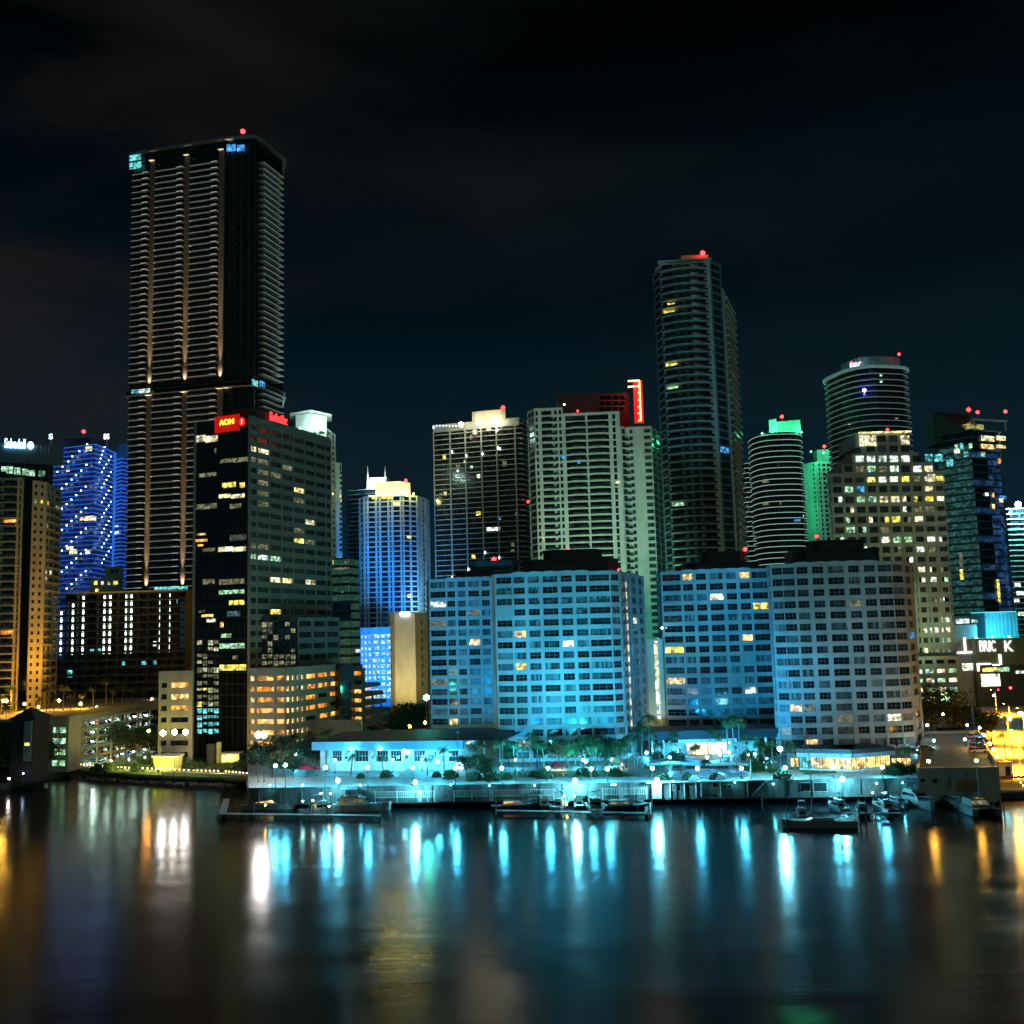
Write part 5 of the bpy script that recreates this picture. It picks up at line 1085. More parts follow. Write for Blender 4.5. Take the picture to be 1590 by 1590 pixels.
# ------------------------------------------------------------------ cars
paint = [mat('car paint ' + n, c, .25, coat=.6, var=.02) for n, c in (('white', (.6, .6, .6)), ('silver', (.35, .36, .38)), ('black', (.02, .02, .022)), ('red', (.35, .02, .02)), ('blue', (.03, .06, .2)), ('grey', (.12, .12, .13)))]
tyre = mat('tyre rubber', (.02, .02, .02), .8); lampw = emit('car headlight', (1, .95, .85), 3); lampr = emit('car tail light', (1, .02, .02), 2)
CARM = {}
def car(x, y, z, rz, ci, label, group, parts=False, lights=False):
    pmt = paint[ci]
    def body():
        m = MB(); prof = [(-2.2, .35), (-2.25, .75), (-1.9, .92), (-1.2, .98), (.9, .95), (1.9, .85), (2.2, .65), (2.2, .35)]
        n = len(prof); vs = [(x_, -.88, z_) for x_, z_ in prof] + [(x_, .88, z_) for x_, z_ in prof]
        m.add(vs, [(i, (i + 1) % n, n + (i + 1) % n, n + i) for i in range(n)] + [tuple(range(n - 1, -1, -1)), tuple(range(n, 2 * n))], pmt)
        m.add([(-1.45, -.72, 1.42), (.25, -.72, 1.42), (.25, .72, 1.42), (-1.45, .72, 1.42), (-1.5, -.7, 1.36), (.3, -.7, 1.36), (.3, .7, 1.36), (-1.5, .7, 1.36)], [(0, 1, 2, 3), (0, 4, 5, 1), (1, 5, 6, 2), (2, 6, 7, 3), (3, 7, 4, 0)], pmt); return m
    def glassm():
        m = MB(); m.hexa([(-2.0, -.84, .95), (1.15, -.84, .95), (1.15, .84, .95), (-2.0, .84, .95), (-1.5, -.7, 1.38), (.3, -.7, 1.38), (.3, .7, 1.38), (-1.5, .7, 1.38)], gl_dark); return m
    def wheel(m, wx, wy): m.tube((wx, wy - .1, .33), (wx, wy + .1, .33), .33, tyre, n=10)
    key = (ci, parts)
    if key not in CARM:
        if parts: 
            w = MB(); wheel(w, 0, 0); CARM[key] = (body().mesh('body'), glassm().mesh('window'), w.mesh('wheel'))
        else:
            m = body(); g_ = glassm(); 
            o_ = len(m.v); m.v += g_.v; k = m.mi(gl_dark); m.f += [tuple(i + o_ for i in f) for f in g_.f]; m.m += [k] * len(g_.f)
            for wx in (-1.35, 1.35):
                for wy in (-.82, .82): wheel(m, wx, wy)
            CARM[key] = (m.mesh('parked_car'),)
    if parts:
        t = thing('parked_car', label, 'car', (x, y, z), group, rz)
        for nme, me in zip(('body', 'window'), CARM[key][:2]): o = bpy.data.objects.new(nme, me); C.objects.link(o); o.parent = t
        for wx in (-1.35, 1.35):
            for wy in (-.82, .82): o = bpy.data.objects.new('wheel', CARM[key][2]); C.objects.link(o); o.parent = t; o.location = (wx, wy, 0)
        for wy in (-.6, .6):
            m = MB(); m.box(2.12, 2.24, wy - .18, wy + .18, .6, .75, lampw); o = bpy.data.objects.new('headlight', m.mesh('headlight')); C.objects.link(o); o.parent = t
            m = MB(); m.box(-2.28, -2.18, wy - .18, wy + .18, .65, .8, lampr); o = bpy.data.objects.new('tail_light', m.mesh('tail_light')); C.objects.link(o); o.parent = t
    else:
        o = bpy.data.objects.new('parked_car', CARM[key][0]); C.objects.link(o); o.location = (x, y, z); o.rotation_euler = (0, 0, rz); tag(o, label, 'car', group)
cn = ['white', 'silver', 'black', 'red', 'blue', 'grey']
ang = math.atan2(gc[1] - gb_[1], gc[0] - gb_[0]); dx, dy = math.cos(ang), math.sin(ang); nx, ny = dy, -dx
for i in range(5):
    for k in range(15):
        if rnd.random() < .14: continue
        u = 2.4 + k * (lg - 4) / 14.5; ci = rnd.choice([0, 1, 1, 2, 3, 4, 5, 5])
        car(gb_[0] + dx * u - nx * 3.2, gb_[1] + dy * u - ny * 3.2, QZ + .3 + i * fhq, ang + math.pi / 2 * (1 if rnd.random() < .5 else -1), ci, '%s car parked nose-in on the %s deck of the white-lit open garage' % (cn[ci], ('lowest', 'second', 'middle', 'fourth', 'top covered')[i]), 'cars parked in the open garage')
# ------------------------------------------------------------------ foliage
leaf_g = mat('palm leaf', (.05, .10, .03), .5, var=.45, scale=1.5); leaf_t = mat('tree leaf', (.030, .060, .018), .6, var=.5, scale=.9); leaf_b = mat('shrub leaf', (.035, .07, .02), .6, var=.5, scale=1.6)
bark = mat('palm trunk', (.22, .18, .13), .9, var=.3, scale=3); bark2 = mat('tree bark', (.12, .09, .06), .9, var=.3, scale=3)
def palm_proto(h, seed, nf=15, droop=1.0, r=2.6):
    g = random.Random(seed); m = MB(); lean = (g.uniform(-.5, .5), g.uniform(-.5, .5)); pv = Vector((0, 0, 0))
    for k in range(6):
        t = (k + 1) / 6; p = Vector((lean[0] * t * t, lean[1] * t * t, h * t)); m.tube(pv, p, .2 - .09 * (k / 6), bark, .2 - .09 * ((k + 1) / 6), 6); pv = p
    tr = m.mesh('trunk'); m = MB()
    for i in range(nf):
        a = i * 2.4 + g.uniform(-.3, .3); up = g.uniform(-.1, 1.15) - (i % 3 == 0) * .35; L_ = r * g.uniform(.8, 1.15); prev = pv.copy(); d = Vector((math.cos(a) * math.cos(up), math.sin(a) * math.cos(up), math.sin(up)))
        for s in range(7):
            d2 = (d + Vector((0, 0, -.26 * droop))).normalized(); nx_ = prev + d * L_ / 7; side = d.cross(Vector((0, 0, 1))); side = side.normalized() if side.length > .05 else Vector((1, 0, 0))
            ll = r * .40 * math.sin(math.pi * (s + .8) / 8.2)
            for sg_ in (-1, 1):
                for q_ in (0, .5):
                    o = prev.lerp(nx_, q_); e = prev.lerp(nx_, q_ + .32); tip = o + side * sg_ * ll + d * ll * .45 + Vector((0, 0, -ll * .45 * droop * g.uniform(.6, 1.3)))
                    m.add([o, e, tip], [(0, 1, 2)], leaf_g)
            m.add([prev + side * .05, nx_ + side * .03, nx_ - side * .03, prev - side * .05], [(0, 1, 2, 3)], leaf_g)
            prev = nx_; d = d2
    return tr, m.mesh('crown')
def tree_proto(h, w, seed, n=1500, leaf=leaf_t, ls=.32, trunk=True, low=.35):
    g = random.Random(seed); m = MB(); th = h * low
    m.tube((0, 0, 0), (0, 0, th), .22, bark2, .16); cl_ = []
    for k in range(7):
        a = k * 2.39; rr = w * g.uniform(.25, .62) * .5 * 1.6; zc_ = th + (h - th) * g.uniform(.25, .8); c = Vector((math.cos(a) * rr * .8, math.sin(a) * rr * .8, zc_)); m.tube((0, 0, th * .85), c, .11, bark2, .03, 5); cl_.append((c, g.uniform(.24, .4) * w))
    cl_.append((Vector((0, 0, h * .8)), w * .34))
    tr = m.mesh('trunk'); m = MB()
    for k in range(n):
        c, r = g.choice(cl_); v = Vector((g.gauss(0, 1), g.gauss(0, 1), g.gauss(0, 1))).normalized() * r * (g.random() ** .45); v.z *= .7; p = c + v
        a = Vector((g.gauss(0, 1), g.gauss(0, 1), g.gauss(0, 1))).normalized(); b_ = a.orthogonal().normalized(); s = ls * g.uniform(.6, 1.3)
        m.add([p - a * s, p + b_ * s * .5, p + a * s, p - b_ * s * .5], [(0, 1, 2, 3)], leaf)
    return tr, m.mesh('crown')
def bush_proto(w, h, seed, n=500):
    g = random.Random(seed); m = MB()
    for k in range(n):
        v = Vector((g.gauss(0, 1), g.gauss(0, 1), abs(g.gauss(0, 1)))).normalized() * (g.random() ** .4); p = Vector((v.x * w / 2 * g.uniform(.8, 1.1), v.y * w / 2, v.z * h))
        a = Vector((g.gauss(0, 1), g.gauss(0, 1), g.gauss(0, 1))).normalized(); b_ = a.orthogonal().normalized(); s = .24 * g.uniform(.6, 1.4)
        m.add([p - a * s, p + b_ * s * .5, p + a * s, p - b_ * s * .5], [(0, 1, 2, 3)], leaf_b)
    return m.mesh('bush')
PALM = [palm_proto(8.5, 1, 20), palm_proto(7, 2, 17), palm_proto(10.5, 3, 20), palm_proto(4.6, 4, 14, .8, 2.3)]
TREE = [tree_proto(9, 8, 5), tree_proto(7, 6, 6), tree_proto(6.5, 4.2, 8, 1100), tree_proto(12, 13, 9, 3200, ls=.36)]
BUSH = [bush_proto(3, 1.5, 11), bush_proto(4.5, 2.2, 12, 800)]
def plant(kind, proto, x, y, z, s, label, cat, group, rz=None):
    t = thing(kind, label, cat, (x, y, z), group, rnd.uniform(0, 6.28) if rz is None else rz); t.scale = (s, s, s)
    for n_, me in zip(('trunk', 'crown'), proto): o = bpy.data.objects.new(n_, me); C.objects.link(o); o.parent = t
    return t
def plant_px(kind, proto, px, py_base, z, h_px, label, cat='palm', group=None, h=None):
    """rooted at ground height z where the pixel meets it, sized by its height in the photo"""
    p = G(px, py_base, z); real = h_px * p.y / F; hh = h or {id(PALM[0]): 9.5, id(PALM[1]): 8, id(PALM[2]): 11.6, id(PALM[3]): 5.8, id(TREE[0]): 9.2, id(TREE[1]): 7.2, id(TREE[2]): 6.7, id(TREE[3]): 12.5}[id(proto)]
    return plant(kind, proto, p.x, p.y, z, real / hh, label, cat, group)
gP = 'palms on the hotel terrace'
for (px, py, hp, k, lab) in (
    (507, 1198, 66, 2, 'tall thin palm in front of the left end of the club house'), (545, 1206, 40, 3, 'short palm in front of the club house, by the pool, left of the fountain light'), (595, 1204, 34, 3, 'small palm before the middle of the club house'),
    (664, 1204, 32, 3, 'small palm before the right part of the club house'), (778, 1196, 48, 1, 'bushy palm at the left foot of the centre hotel block'), (800, 1206, 56, 0, 'tall palm nearest the left corner of the centre hotel block'), (812, 1200, 48, 1, 'leaning palm just right of the tallest palm by the centre block'),
    (845, 1196, 42, 0, 'slim palm before the middle of the centre hotel block'), (986, 1192, 54, 1, 'palm at the right corner of the centre hotel block'), (997, 1186, 62, 0, 'palm in front of the lit slit stairway'), (1009, 1180, 72, 2, 'tallest palm standing before the cream lit stairway'), (1016, 1178, 44, 1, 'low palm right of the lit stairway'),
    (1131, 1186, 72, 2, 'left palm of the tall trio before the lobby pavilion'), (1141, 1185, 76, 2, 'middle palm of the tall trio before the lobby pavilion'), (1149, 1184, 68, 2, 'right palm of the tall trio before the lobby pavilion'), (1160, 1186, 44, 0, 'palm between the lobby pavilion and the greyer hotel block'),
    (1177, 1192, 46, 1, 'bushy palm at the left corner of the greyer hotel block'), (1188, 1194, 40, 0, 'slim palm by the bright tall lamp'), (1066, 1172, 30, 0, 'palm left of the lit lobby glass'), (1166, 1210, 46, 1, 'palm leaning at the right end of the pool'),
    (770, 1190, 46, 2, 'tall palm at the canopy end by the centre hotel block'), (825, 1188, 50, 1, 'full palm behind the blue umbrella'), (857, 1182, 44, 0, 'palm leaning behind the round red umbrella'), (933, 1184, 46, 1, 'palm between the pointed and the round dark tree'), (975, 1184, 44, 2, 'tall palm at the side wall of the centre hotel block'), (1052, 1176, 40, 0, 'palm at the left lobby corner'), (1122, 1180, 44, 1, 'palm before the right lobby glass'), (1230, 1190, 34, 1, 'palm before the left bay of the greyer hotel block'), (750, 1188, 38, 1, 'palm behind the white kiosk'), (524, 1196, 44, 0, 'palm before the left windows of the club house'),
    (781, 1199, 52, 2, 'tall palm between the canopy and the centre block, nearer the edge'), (835, 1203, 50, 2, 'tall palm at the terrace edge beside the blue umbrella'), (882, 1202, 44, 1, 'full palm at the terrace edge right of the red umbrella'), (925, 1203, 48, 0, 'palm at the terrace edge before the pointed trees'), (968, 1202, 50, 1, 'full palm at the terrace edge under the corner bay'), (1025, 1198, 46, 0, 'palm at the left end of the pool'), (1104, 1176, 46, 0, 'palm in front of the middle of the lobby glass'), (1200, 1198, 50, 2, 'tall palm at the left foot of the tall bright lamp'), (1236, 1196, 42, 1, 'full palm at the left end of the restaurant'), (1408, 1202, 44, 1, 'full palm at the right end of the restaurant'), (690, 1206, 46, 0, 'palm at the terrace edge before the canopy corner'), (735, 1200, 46, 1, 'full palm under the entrance canopy'),
    (485, 1185, 46, 1, 'windswept palm left of the club house'), (1043, 1176, 30, 1, 'dim palm between the stairway and the lobby')):
    plant_px('palm_tree', PALM[k], px, py, TZ, hp, lab, 'palm', gP)
gT = 'round trees on the hotel terrace'
for (px, py, hp, k, lab) in ((430, 1196, 52, 0, 'broad dark tree at the left end of the terrace, under the white floodlight'), (455, 1198, 48, 0, 'broad tree left of the red canopy'), (405, 1194, 44, 1, 'tree beside the round promenade, leftmost on the terrace'), (475, 1190, 44, 1, 'tree behind the red canopy'),
    (880, 1192, 46, 1, 'dark tree right of the red umbrella before the centre block'), (893, 1190, 40, 2, 'narrow dark tree in the middle of the centre block garden'), (908, 1190, 48, 2, 'pointed dark tree before the centre block'), (919, 1190, 50, 2, 'second pointed dark tree before the centre block'), (942, 1194, 50, 1, 'round dark tree before the right part of the centre block'),
    (963, 1186, 38, 1, 'small round tree at the corner bay of the centre block'), (868, 1188, 42, 2, 'tree behind the red umbrella'), (838, 1186, 34, 1, 'low bushy tree against the centre block base'), (790, 1190, 36, 1, 'low round tree at the left foot of the centre block'), (928, 1188, 34, 1, 'bushy tree filling the gap in the centre block garden'), (1195, 1186, 30, 1, 'low bushy tree by the tall bright lamp'), (1080, 1174, 20, 1, 'small bushy tree in front of the lobby glass'), (415, 1200, 30, 1, 'small tree at the outer corner of the terrace'), (398, 1204, 40, 0, 'dark tree hanging over the left end of the retaining wall'), (440, 1206, 42, 1, 'dark tree at the terrace edge left of the red canopy'), (423, 1207, 36, 2, 'pointed dark tree on the edge of the left terrace'), (456, 1207, 30, 1, 'small round tree at the edge just left of the red canopy'), (492, 1192, 38, 1, 'dark tree between the red canopy and the club house'), (745, 1210, 40, 1, 'dark spreading tree in front of the club house corner'), (724, 1206, 34, 1, 'low dark tree left of the white lit kiosk'), (755, 1212, 30, 1, 'bushy tree at the terrace edge by the blue umbrella')):
    plant_px('garden_tree', TREE[k], px, py, TZ, hp, lab, 'tree', gT)
gS = 'shrubs along the terrace edge'
for i, (px, py, w) in enumerate([(600, 1207, 0), (678, 1206, 0), (560, 1208, 0), (700, 1208, 1), (735, 1212, 1), (762, 1212, 1), (787, 1210, 0), (830, 1206, 0), (845, 1208, 1), (905, 1204, 1), (918, 1206, 0), (955, 1205, 1), (968, 1206, 0), (1030, 1211, 0), (1069, 1211, 0), (1113, 1212, 0), (1096, 1189, 0), (1175, 1195, 1), (1205, 1200, 0), (1215, 1210, 1), (1160, 1180, 1), (1252, 1192, 0), (1385, 1203, 1), (1404, 1202, 1), (1395, 1199, 1), (1416, 1198, 0), (1180, 1186, 1), (1020, 1178, 1), (1050, 1180, 1)]):
    p = G(px, py, TZ); o = bpy.data.objects.new('shrub', BUSH[w]); C.objects.link(o); o.location = p; s = rnd.uniform(.8, 1.25); o.scale = (s, s, s); o.rotation_euler = (0, 0, rnd.uniform(0, 6))
    zone = 'club house' if px < 720 else 'centre hotel block' if px < 1000 else 'lobby pavilion and pool' if px < 1170 else 'greyer hotel block'
    tag(o, 'low leafy shrub planted on the terrace in front of the %s' % zone, 'shrub', gS)
# trees elsewhere: (px, base py, base z, height px, proto)
for (px, py, z, hp, k, lab) in ((636, 1150, 3, 58, 0, 'amber-lit tree behind the club house roof, left of the teal lamp'), (655, 1150, 3, 60, 0, 'amber-lit tree below the teal lamp'), (625, 1152, 3, 46, 1, 'dark tree next to the ramped orange garage'), (575, 1152, 3, 26, 1, 'small dark tree before the ramped orange garage'), (560, 1153, 3, 26, 1, 'tiny dark tree at the wall before the garage ramp'),
    (160, 1183, QZ, 50, 0, 'dark tree before the open garage, left one'), (185, 1183, QZ, 60, 0, 'dark tree before the open garage, middle one'), (210, 1180, QZ, 48, 0, 'green-lit tree before the open garage, right one'), (228, 1178, QZ, 52, 1, 'bright green tree left of the white floodlights'), (238, 1176, QZ, 36, 1, 'low green bush-like tree beside the narrow beige wing'),
    (40, 1205, QZ, 72, 3, 'big dark tree at the left shore in front of the pyramid roof'), (15, 1212, QZ, 76, 3, 'big dark tree at the left edge of the picture'), (68, 1200, QZ, 50, 0, 'dark tree below the solid wall of the open garage'), (84, 1196, QZ, 34, 1, 'small tree at the foot of the open garage'),
    (1448, 1150, 3, 84, 3, 'large dark tree beside the square-windowed garage base'), (1480, 1130, 3, 62, 0, 'dark tree at the corner of the amber street'), (1495, 1066, 2, 26, 3, 'dark street tree below the light strips of the shopping centre'), (1515, 1062, 2, 24, 3, 'dark street tree beside the bright shopfront'), (1580, 1070, 2, 36, 3, 'rusty dark tree at the far right above the red traffic light'),
    (1572, 1066, 2, 30, 0, 'round tree left of the far right one above the traffic'), (1540, 1152, 2.5, 48, 0, 'round dark tree beside the parked cars on the roof deck'), (1517, 1130, 2.5, 34, 1, 'round street tree over the kerb left of the amber road'), (1500, 1150, 3, 56, 1, 'dark tree between the roof deck and the amber road'), (1530, 1150, 3, 40, 1, 'blue-lit tree behind the parked cars')):
    plant_px('tree', TREE[k], px, py, z, hp, lab, 'tree', 'trees around the garages and streets')
plant_px('palm_tree', PALM[2], 1564, 1200, 2, 66, 'lone palm standing against the amber road on the right', 'palm')
plant_px('palm_tree', PALM[1], 460, 1182, TZ, 44, 'drooping palm left of the orange garage foot', 'palm')
gA = 'palms on the amber garage deck'
for i, (px, y, hp, k) in enumerate(((2, 352, 34, 1), (18, 356, 40, 0), (60, 350, 30, 1), (72, 356, 38, 0), (84, 352, 34, 1), (98, 366, 36, 0), (110, 362, 30, 1), (165, 388, 40, 0), (175, 384, 30, 1), (190, 398, 30, 0), (205, 396, 28, 1), (128, 372, 26, 1), (145, 380, 30, 0), (222, 400, 26, 1))):
    x, yy = q(px, y, 1090); plant('palm_tree', PALM[k], x, yy, zG, hp * y / F / 9, 'amber-lit palm on the garage roof garden, %s' % ('near the beige condominium' if px < 95 else 'before the dark podium block'), 'palm', gA)
# amber deck surface
deckm = mat('roof garden paving', (.45, .40, .30), .8, var=.3, scale=.3)
slab('deck', [q(-60, 330, 1100), (gb_[0] - 2, gb_[1] + 1), (gc[0] - 1, gc[1] + 1), q(262, 440, 1080), q(-120, 440, 1080)], zG - .1, zG, deckm, kind='structure')
# ------------------------------------------------------------------ lamps
def lamp(px, py, Y, zb, col, s, r, label, group, kind='street_lamp', arm=0.0, pw=None, name='lamp light', glob=True):
    p = P(px, py, Y); t = thing(kind, label, 'lamp', (p.x, p.y, zb), group)
    m = MB(); m.cyl(0, 0, 0, p.z - zb - r * .7, .09, .06, black, 6); m.cyl(0, 0, 0, .35, .2, .14, black, 8)
    o = obj('pole', m); o.parent = t
    m = MB(); m.ball((0, 0, p.z - zb), r, emit('%s %s' % (name, round(s)), col, s, True), 1); o = obj('globe', m); o.parent = t
    if pw:
        ld = bpy.data.lights.new('bulb', 'POINT'); ld.energy = pw; ld.color = col; ld.shadow_soft_size = r
        lo = bpy.data.objects.new('bulb', ld); C.objects.link(lo); lo.parent = t; lo.location = (0, 0, p.z - zb + r * 1.4)
    return t
TEAL = (.07, .62, .95)
gL = 'globe lamps along the terrace edge'
for (px, py, lab) in ((428, 1189, 'before the leftmost terrace tree'), (443, 1188, 'left of the red canopy'), (459, 1171, 'behind the broad terrace tree'), (505, 1192, 'right of the red canopy'), (571, 1191, 'at the left of the club house pool'), (641, 1192, 'before the right half of the club house'), (680, 1182, 'right of the club house pool'), (693, 1178, 'under the club house canopy'), (707, 1193, 'before the canopy corner'),
    (757, 1184, 'near the white kiosk'), (779, 1193, 'by the tallest garden palm'), (851, 1193, 'between the blue and red umbrellas'), (910, 1182, 'behind the pointed trees'), (918, 1194, 'before the pointed trees'), (943, 1194, 'before the round dark tree'), (1004, 1169, 'under the palms by the stairway'), (1052, 1167, 'left of the lobby glass'), (1131, 1168, 'right of the lobby glass'), (1172, 1171, 'under the palms right of the lobby'),
    (1013, 1193, 'at the left end of the pool'), (1083, 1193, 'at the middle of the pool'), (1151, 1193, 'at the right end of the pool'), (1219, 1192, 'before the left corner of the greyer block'), (1293, 1191, 'before the restaurant glass, left'), (1370, 1191, 'before the restaurant glass, right')):
    Y = 252.4 - (px - 386) * .01204 if py > 1185 else 268 if py > 1178 else 290
    lamp(px, py, Y, TZ, TEAL, 700, .42, 'teal-white globe lamp ' + lab, gL)
gq = 'bright lamps on the quay wall'
for (px, py, lab, s) in ((525, 1212, 'below the club house', 520), (645, 1215, 'right of the small quay palm', 520), (893, 1212, 'brightest one, above the middle boats', 900), (1020, 1211, 'on the white kiosk roof', 520), (1308, 1210, 'below the restaurant', 520)):
    lamp(px, py, 247.5 - (px - 386) * .01204, QZ, (.16, .74, .95), s * 2.8, .5, 'white-blue quay lamp ' + lab, gq, name='quay light')
lamp(1211, 1163, 243, TZ, (.25, .85, 1), 1300, .55, 'tall bright teal lamp at the left corner of the greyer hotel block', None, name='tall teal light')
lamp(662, 1083, 318, 3, (.08, .95, .72), 260, .95, 'tall green-teal lamp above the amber-lit trees', None, name='green teal light')
for (px, y0, lab) in ((544, 1163, 'left'), (590, 1163, 'middle'), (628, 1163, 'right')):
    p = P(px, y0, 275); t = thing('wall_lamp', 'bright floodlight on the club house front, %s one of three' % lab, 'lamp', (p.x, p.y, p.z), 'floodlights on the club house front'); m = MB(); m.ball((0, 0, 0), .36, emit('club floodlight', (.25, .9, 1), 240, True)); o = obj('globe', m); o.parent = t
    m = MB(); m.box(-.1, .1, 0, 2.2, -.06, .06, black); o = obj('bracket', m); o.parent = t
WH = (1, .95, .88)
for (px, py, lab, s) in ((253, 1138, 'leftmost of the three big white floodlights', 120), (271, 1137, 'middle one of the three big white floodlights', 120), (288, 1137, 'rightmost of the three big white floodlights', 120)):
    lamp(px, py, 300, QZ, WH, s, .82, lab, 'three big white floodlights', 'floodlight_mast', name='mast light')
for (px, lab) in ((401, 'left lamp of the bright pair before the orange garage'), (410, 'right lamp of the bright pair before the orange garage')): lamp(px, 1141, 262, TZ, WH, 190, .85, lab, 'bright pair of floodlights', 'floodlight_mast', name='mast light')
# real floods that wash the hotel fronts: aimed fittings on the terrace edge
def flood(x, y, z, tx, ty, tz, col, pw, ang, label, group, pole=None):
    t = thing('floodlight', label, 'floodlight', (x, y, z - (pole or 1.2)), group); m = MB(); m.cyl(0, 0, 0, pole or 1.2, .08, .08, black, 6); o = obj('pole', m); o.parent = t
    d = Vector((tx - x, ty - y, tz - z)).normalized(); e = d.to_track_quat('-Z', 'Y').to_euler()
    m = MB(); m.box(-.35, .35, -.25, .25, 0, .35, black); m.box(-.3, .3, -.2, .2, -.03, -.005, emit('flood lens %s' % (tuple(round(c, 1) for c in col),), col, 20)); o = obj('housing', m); o.parent = t; o.location = (0, 0, pole or 1.2); o.rotation_euler = e
    ld = bpy.data.lights.new('flood_lamp', 'SPOT'); ld.energy = pw; ld.color = col; ld.spot_size = R(ang); ld.spot_blend = .8; ld.shadow_soft_size = .4
    lo = bpy.data.objects.new('flood_lamp', ld); C.objects.link(lo); lo.parent = t; lo.location = Vector((0, 0, pole or 1.2)) + d * .1; lo.rotation_euler = e
    return t
BL = (.008, .36, .85); CY = (.02, .58, .85); gF = 'floodlights washing the hotel fronts'
xA = lambda px, Y=250, py=1150: q(px, Y, py)[0]
flood(xA(800), 251, TZ + 6, xA(815, 290), 290, 30, BL, 66000, 95, 'blue floodlight below the left part of the centre hotel block', gF, 6)
flood(xA(900), 249, TZ + 6, xA(885, 290), 290, 26, CY, 72000, 100, 'cyan floodlight below the right part of the centre hotel block', gF, 6)
flood(xA(850), 262, TZ + 2.5, xA(850, 290), 290, 12, (.05, .62, .9), 16000, 120, 'low cyan floodlight in the garden before the centre hotel block', gF, 2.5)
flood(xA(990), 252, TZ + 6, xA(970, 300), 300, 25, BL, 34000, 90, 'blue floodlight below the corner of the centre hotel block', gF, 6)
flood(xA(706), 262, TZ + 11, xA(718, 348), 348, 36, BL, 330000, 42, 'blue floodlight on the club house terrace aimed at the half hidden block', gF, 11)
flood(xA(1060), 255, TZ + 6, xA(1080, 322), 322, 30, BL, 62000, 85, 'blue floodlight by the left end of the pool', gF, 6)
flood(xA(1150), 256, TZ + 6, xA(1140, 322), 322, 30, BL, 62000, 85, 'blue floodlight by the right end of the pool', gF, 6)
flood(xA(1168), 256, TZ + 7, xA(1215, 290), 290, 24, BL, 36000, 58, 'blue floodlight aimed at the left corner of the greyer block', gF, 7)
flood(xA(1290), 243, TZ + 5, xA(1300, 285), 285, 18, (.10, .5, .8), 5000, 100, 'pale floodlight below the greyer hotel block', gF, 5)
flood(xA(1420), 262, TZ + 5, xA(1385, 290), 290, 30, (.1, .5, .9), 4000, 80, 'pale floodlight right of the greyer hotel block', gF, 5)
# teal floods added out of sight behind the hotels to light the towers
gB = 'added teal area lights behind the hotel blocks'
for (px, Y, z, tx, tz, pw, ang, col) in ((1010, 350, 14, 985, 60, 120000, 75, (.12, .95, .75)), (975, 362, 20, 940, 95, 110000, 60, (.55, .95, .70)), (900, 350, 45, 880, 100, 110000, 70, (.75, .98, .75)), (1040, 352, 14, 1050, 70, 30000, 70, (.15, .9, .7))):
    x, y = q(px, Y, 980); X2, _ = q(tx, 431, 800); flood(x, y, z, X2, 431, tz, col, pw, ang, 'added teal area light on an unseen mast behind the hotels, near %s' % ('the gap beside the stairway' if px > 1000 else 'the centre block roof'), gB, z - 3)
# blue floods on the blue condominium, amber floods on the beige condominium, yellow on the beige block
x, y = q(590, 560, 980); flood(x, y, 44, q(600, 604, 900)[0], 604, 90, (.02, .30, .95), 270000, 75, 'blue floodlight on the blue garage roof, left', 'blue floodlights on the garage roof', 3)
x, y = q(628, 565, 980); flood(x, y, 44, q(630, 604, 900)[0], 604, 80, (.02, .30, .95), 210000, 70, 'blue floodlight on the blue garage roof, right', 'blue floodlights on the garage roof', 3)
x, y = q(655, 580, 900); flood(x, y, 40, q(664, 612, 900)[0], 612, 70, (.4, .9, .9), 80000, 60, 'white floodlight beside the blue condominium', None, 37)
x, y = q(527, 545, 850); flood(x, y, 40, q(525, 590, 850)[0], 590, 80, (.01, .35, .9), 200000, 60, 'blue floodlight washing the slim slab tower', None, 37)
x, y = q(585, 505, 1050); flood(x, y, 22, q(585, 547, 1000)[0], 547, 30, (.03, .32, 1), 240000, 90, 'blue floodlight before the blue garage block', None, 19)
x, y = q(615, 398, 1080); flood(x, y, 12, q(630, 430, 1000)[0], 430, 30, (1, .80, .25), 65000, 80, 'yellow floodlight below the plain beige block', None, 9)
AM = (1, .50, .06)
for i, (px, Y, pw) in enumerate(((10, 340, 0), (38, 362, 0), (60, 368, 0), (92, 372, 0), (125, 372, 0), (150, 384, 0), (5, 350, 0))):
    lamp(px, 1088 + (i % 3) * 5, Y, zG, AM, 620, .45, 'amber lamp on the garage roof garden, %s' % ('before the beige condominium' if px < 95 else 'among the palms at its right end'), 'amber lamps on the garage roof garden', name='amber light')
lamp(236, 1085, 420, zG, (1, .5, .2), 160, .4, 'lone orange lamp at the right end of the garage roof garden', None, name='amber light')
for (px, Y, pw, tz) in ((15, 352, 42000, 60), (62, 362, 48000, 50), (88, 380, 9000, 45)):
    x, y = q(px, Y, 1080); flood(x, y, zG + 3, x, 384, tz, (1, .50, .05), pw, 100, 'amber uplight at the foot of the beige condominium, %s' % ('left' if px < 20 else 'middle' if px < 80 else 'right'), 'amber uplights of the condominium', 3)
for (px, py, lab) in ((636, 1128, 'left'), (660, 1122, 'right')): lamp(px, py, 312, 3, AM, 300, .4, 'amber lamp under the trees behind the club house, %s one' % lab, 'amber lamps under the trees', name='amber light')
lamp(231, 1135, 306, QZ, (1, .40, .05), 300, .4, 'orange lamp left of the three white floodlights', None, name='orange light')
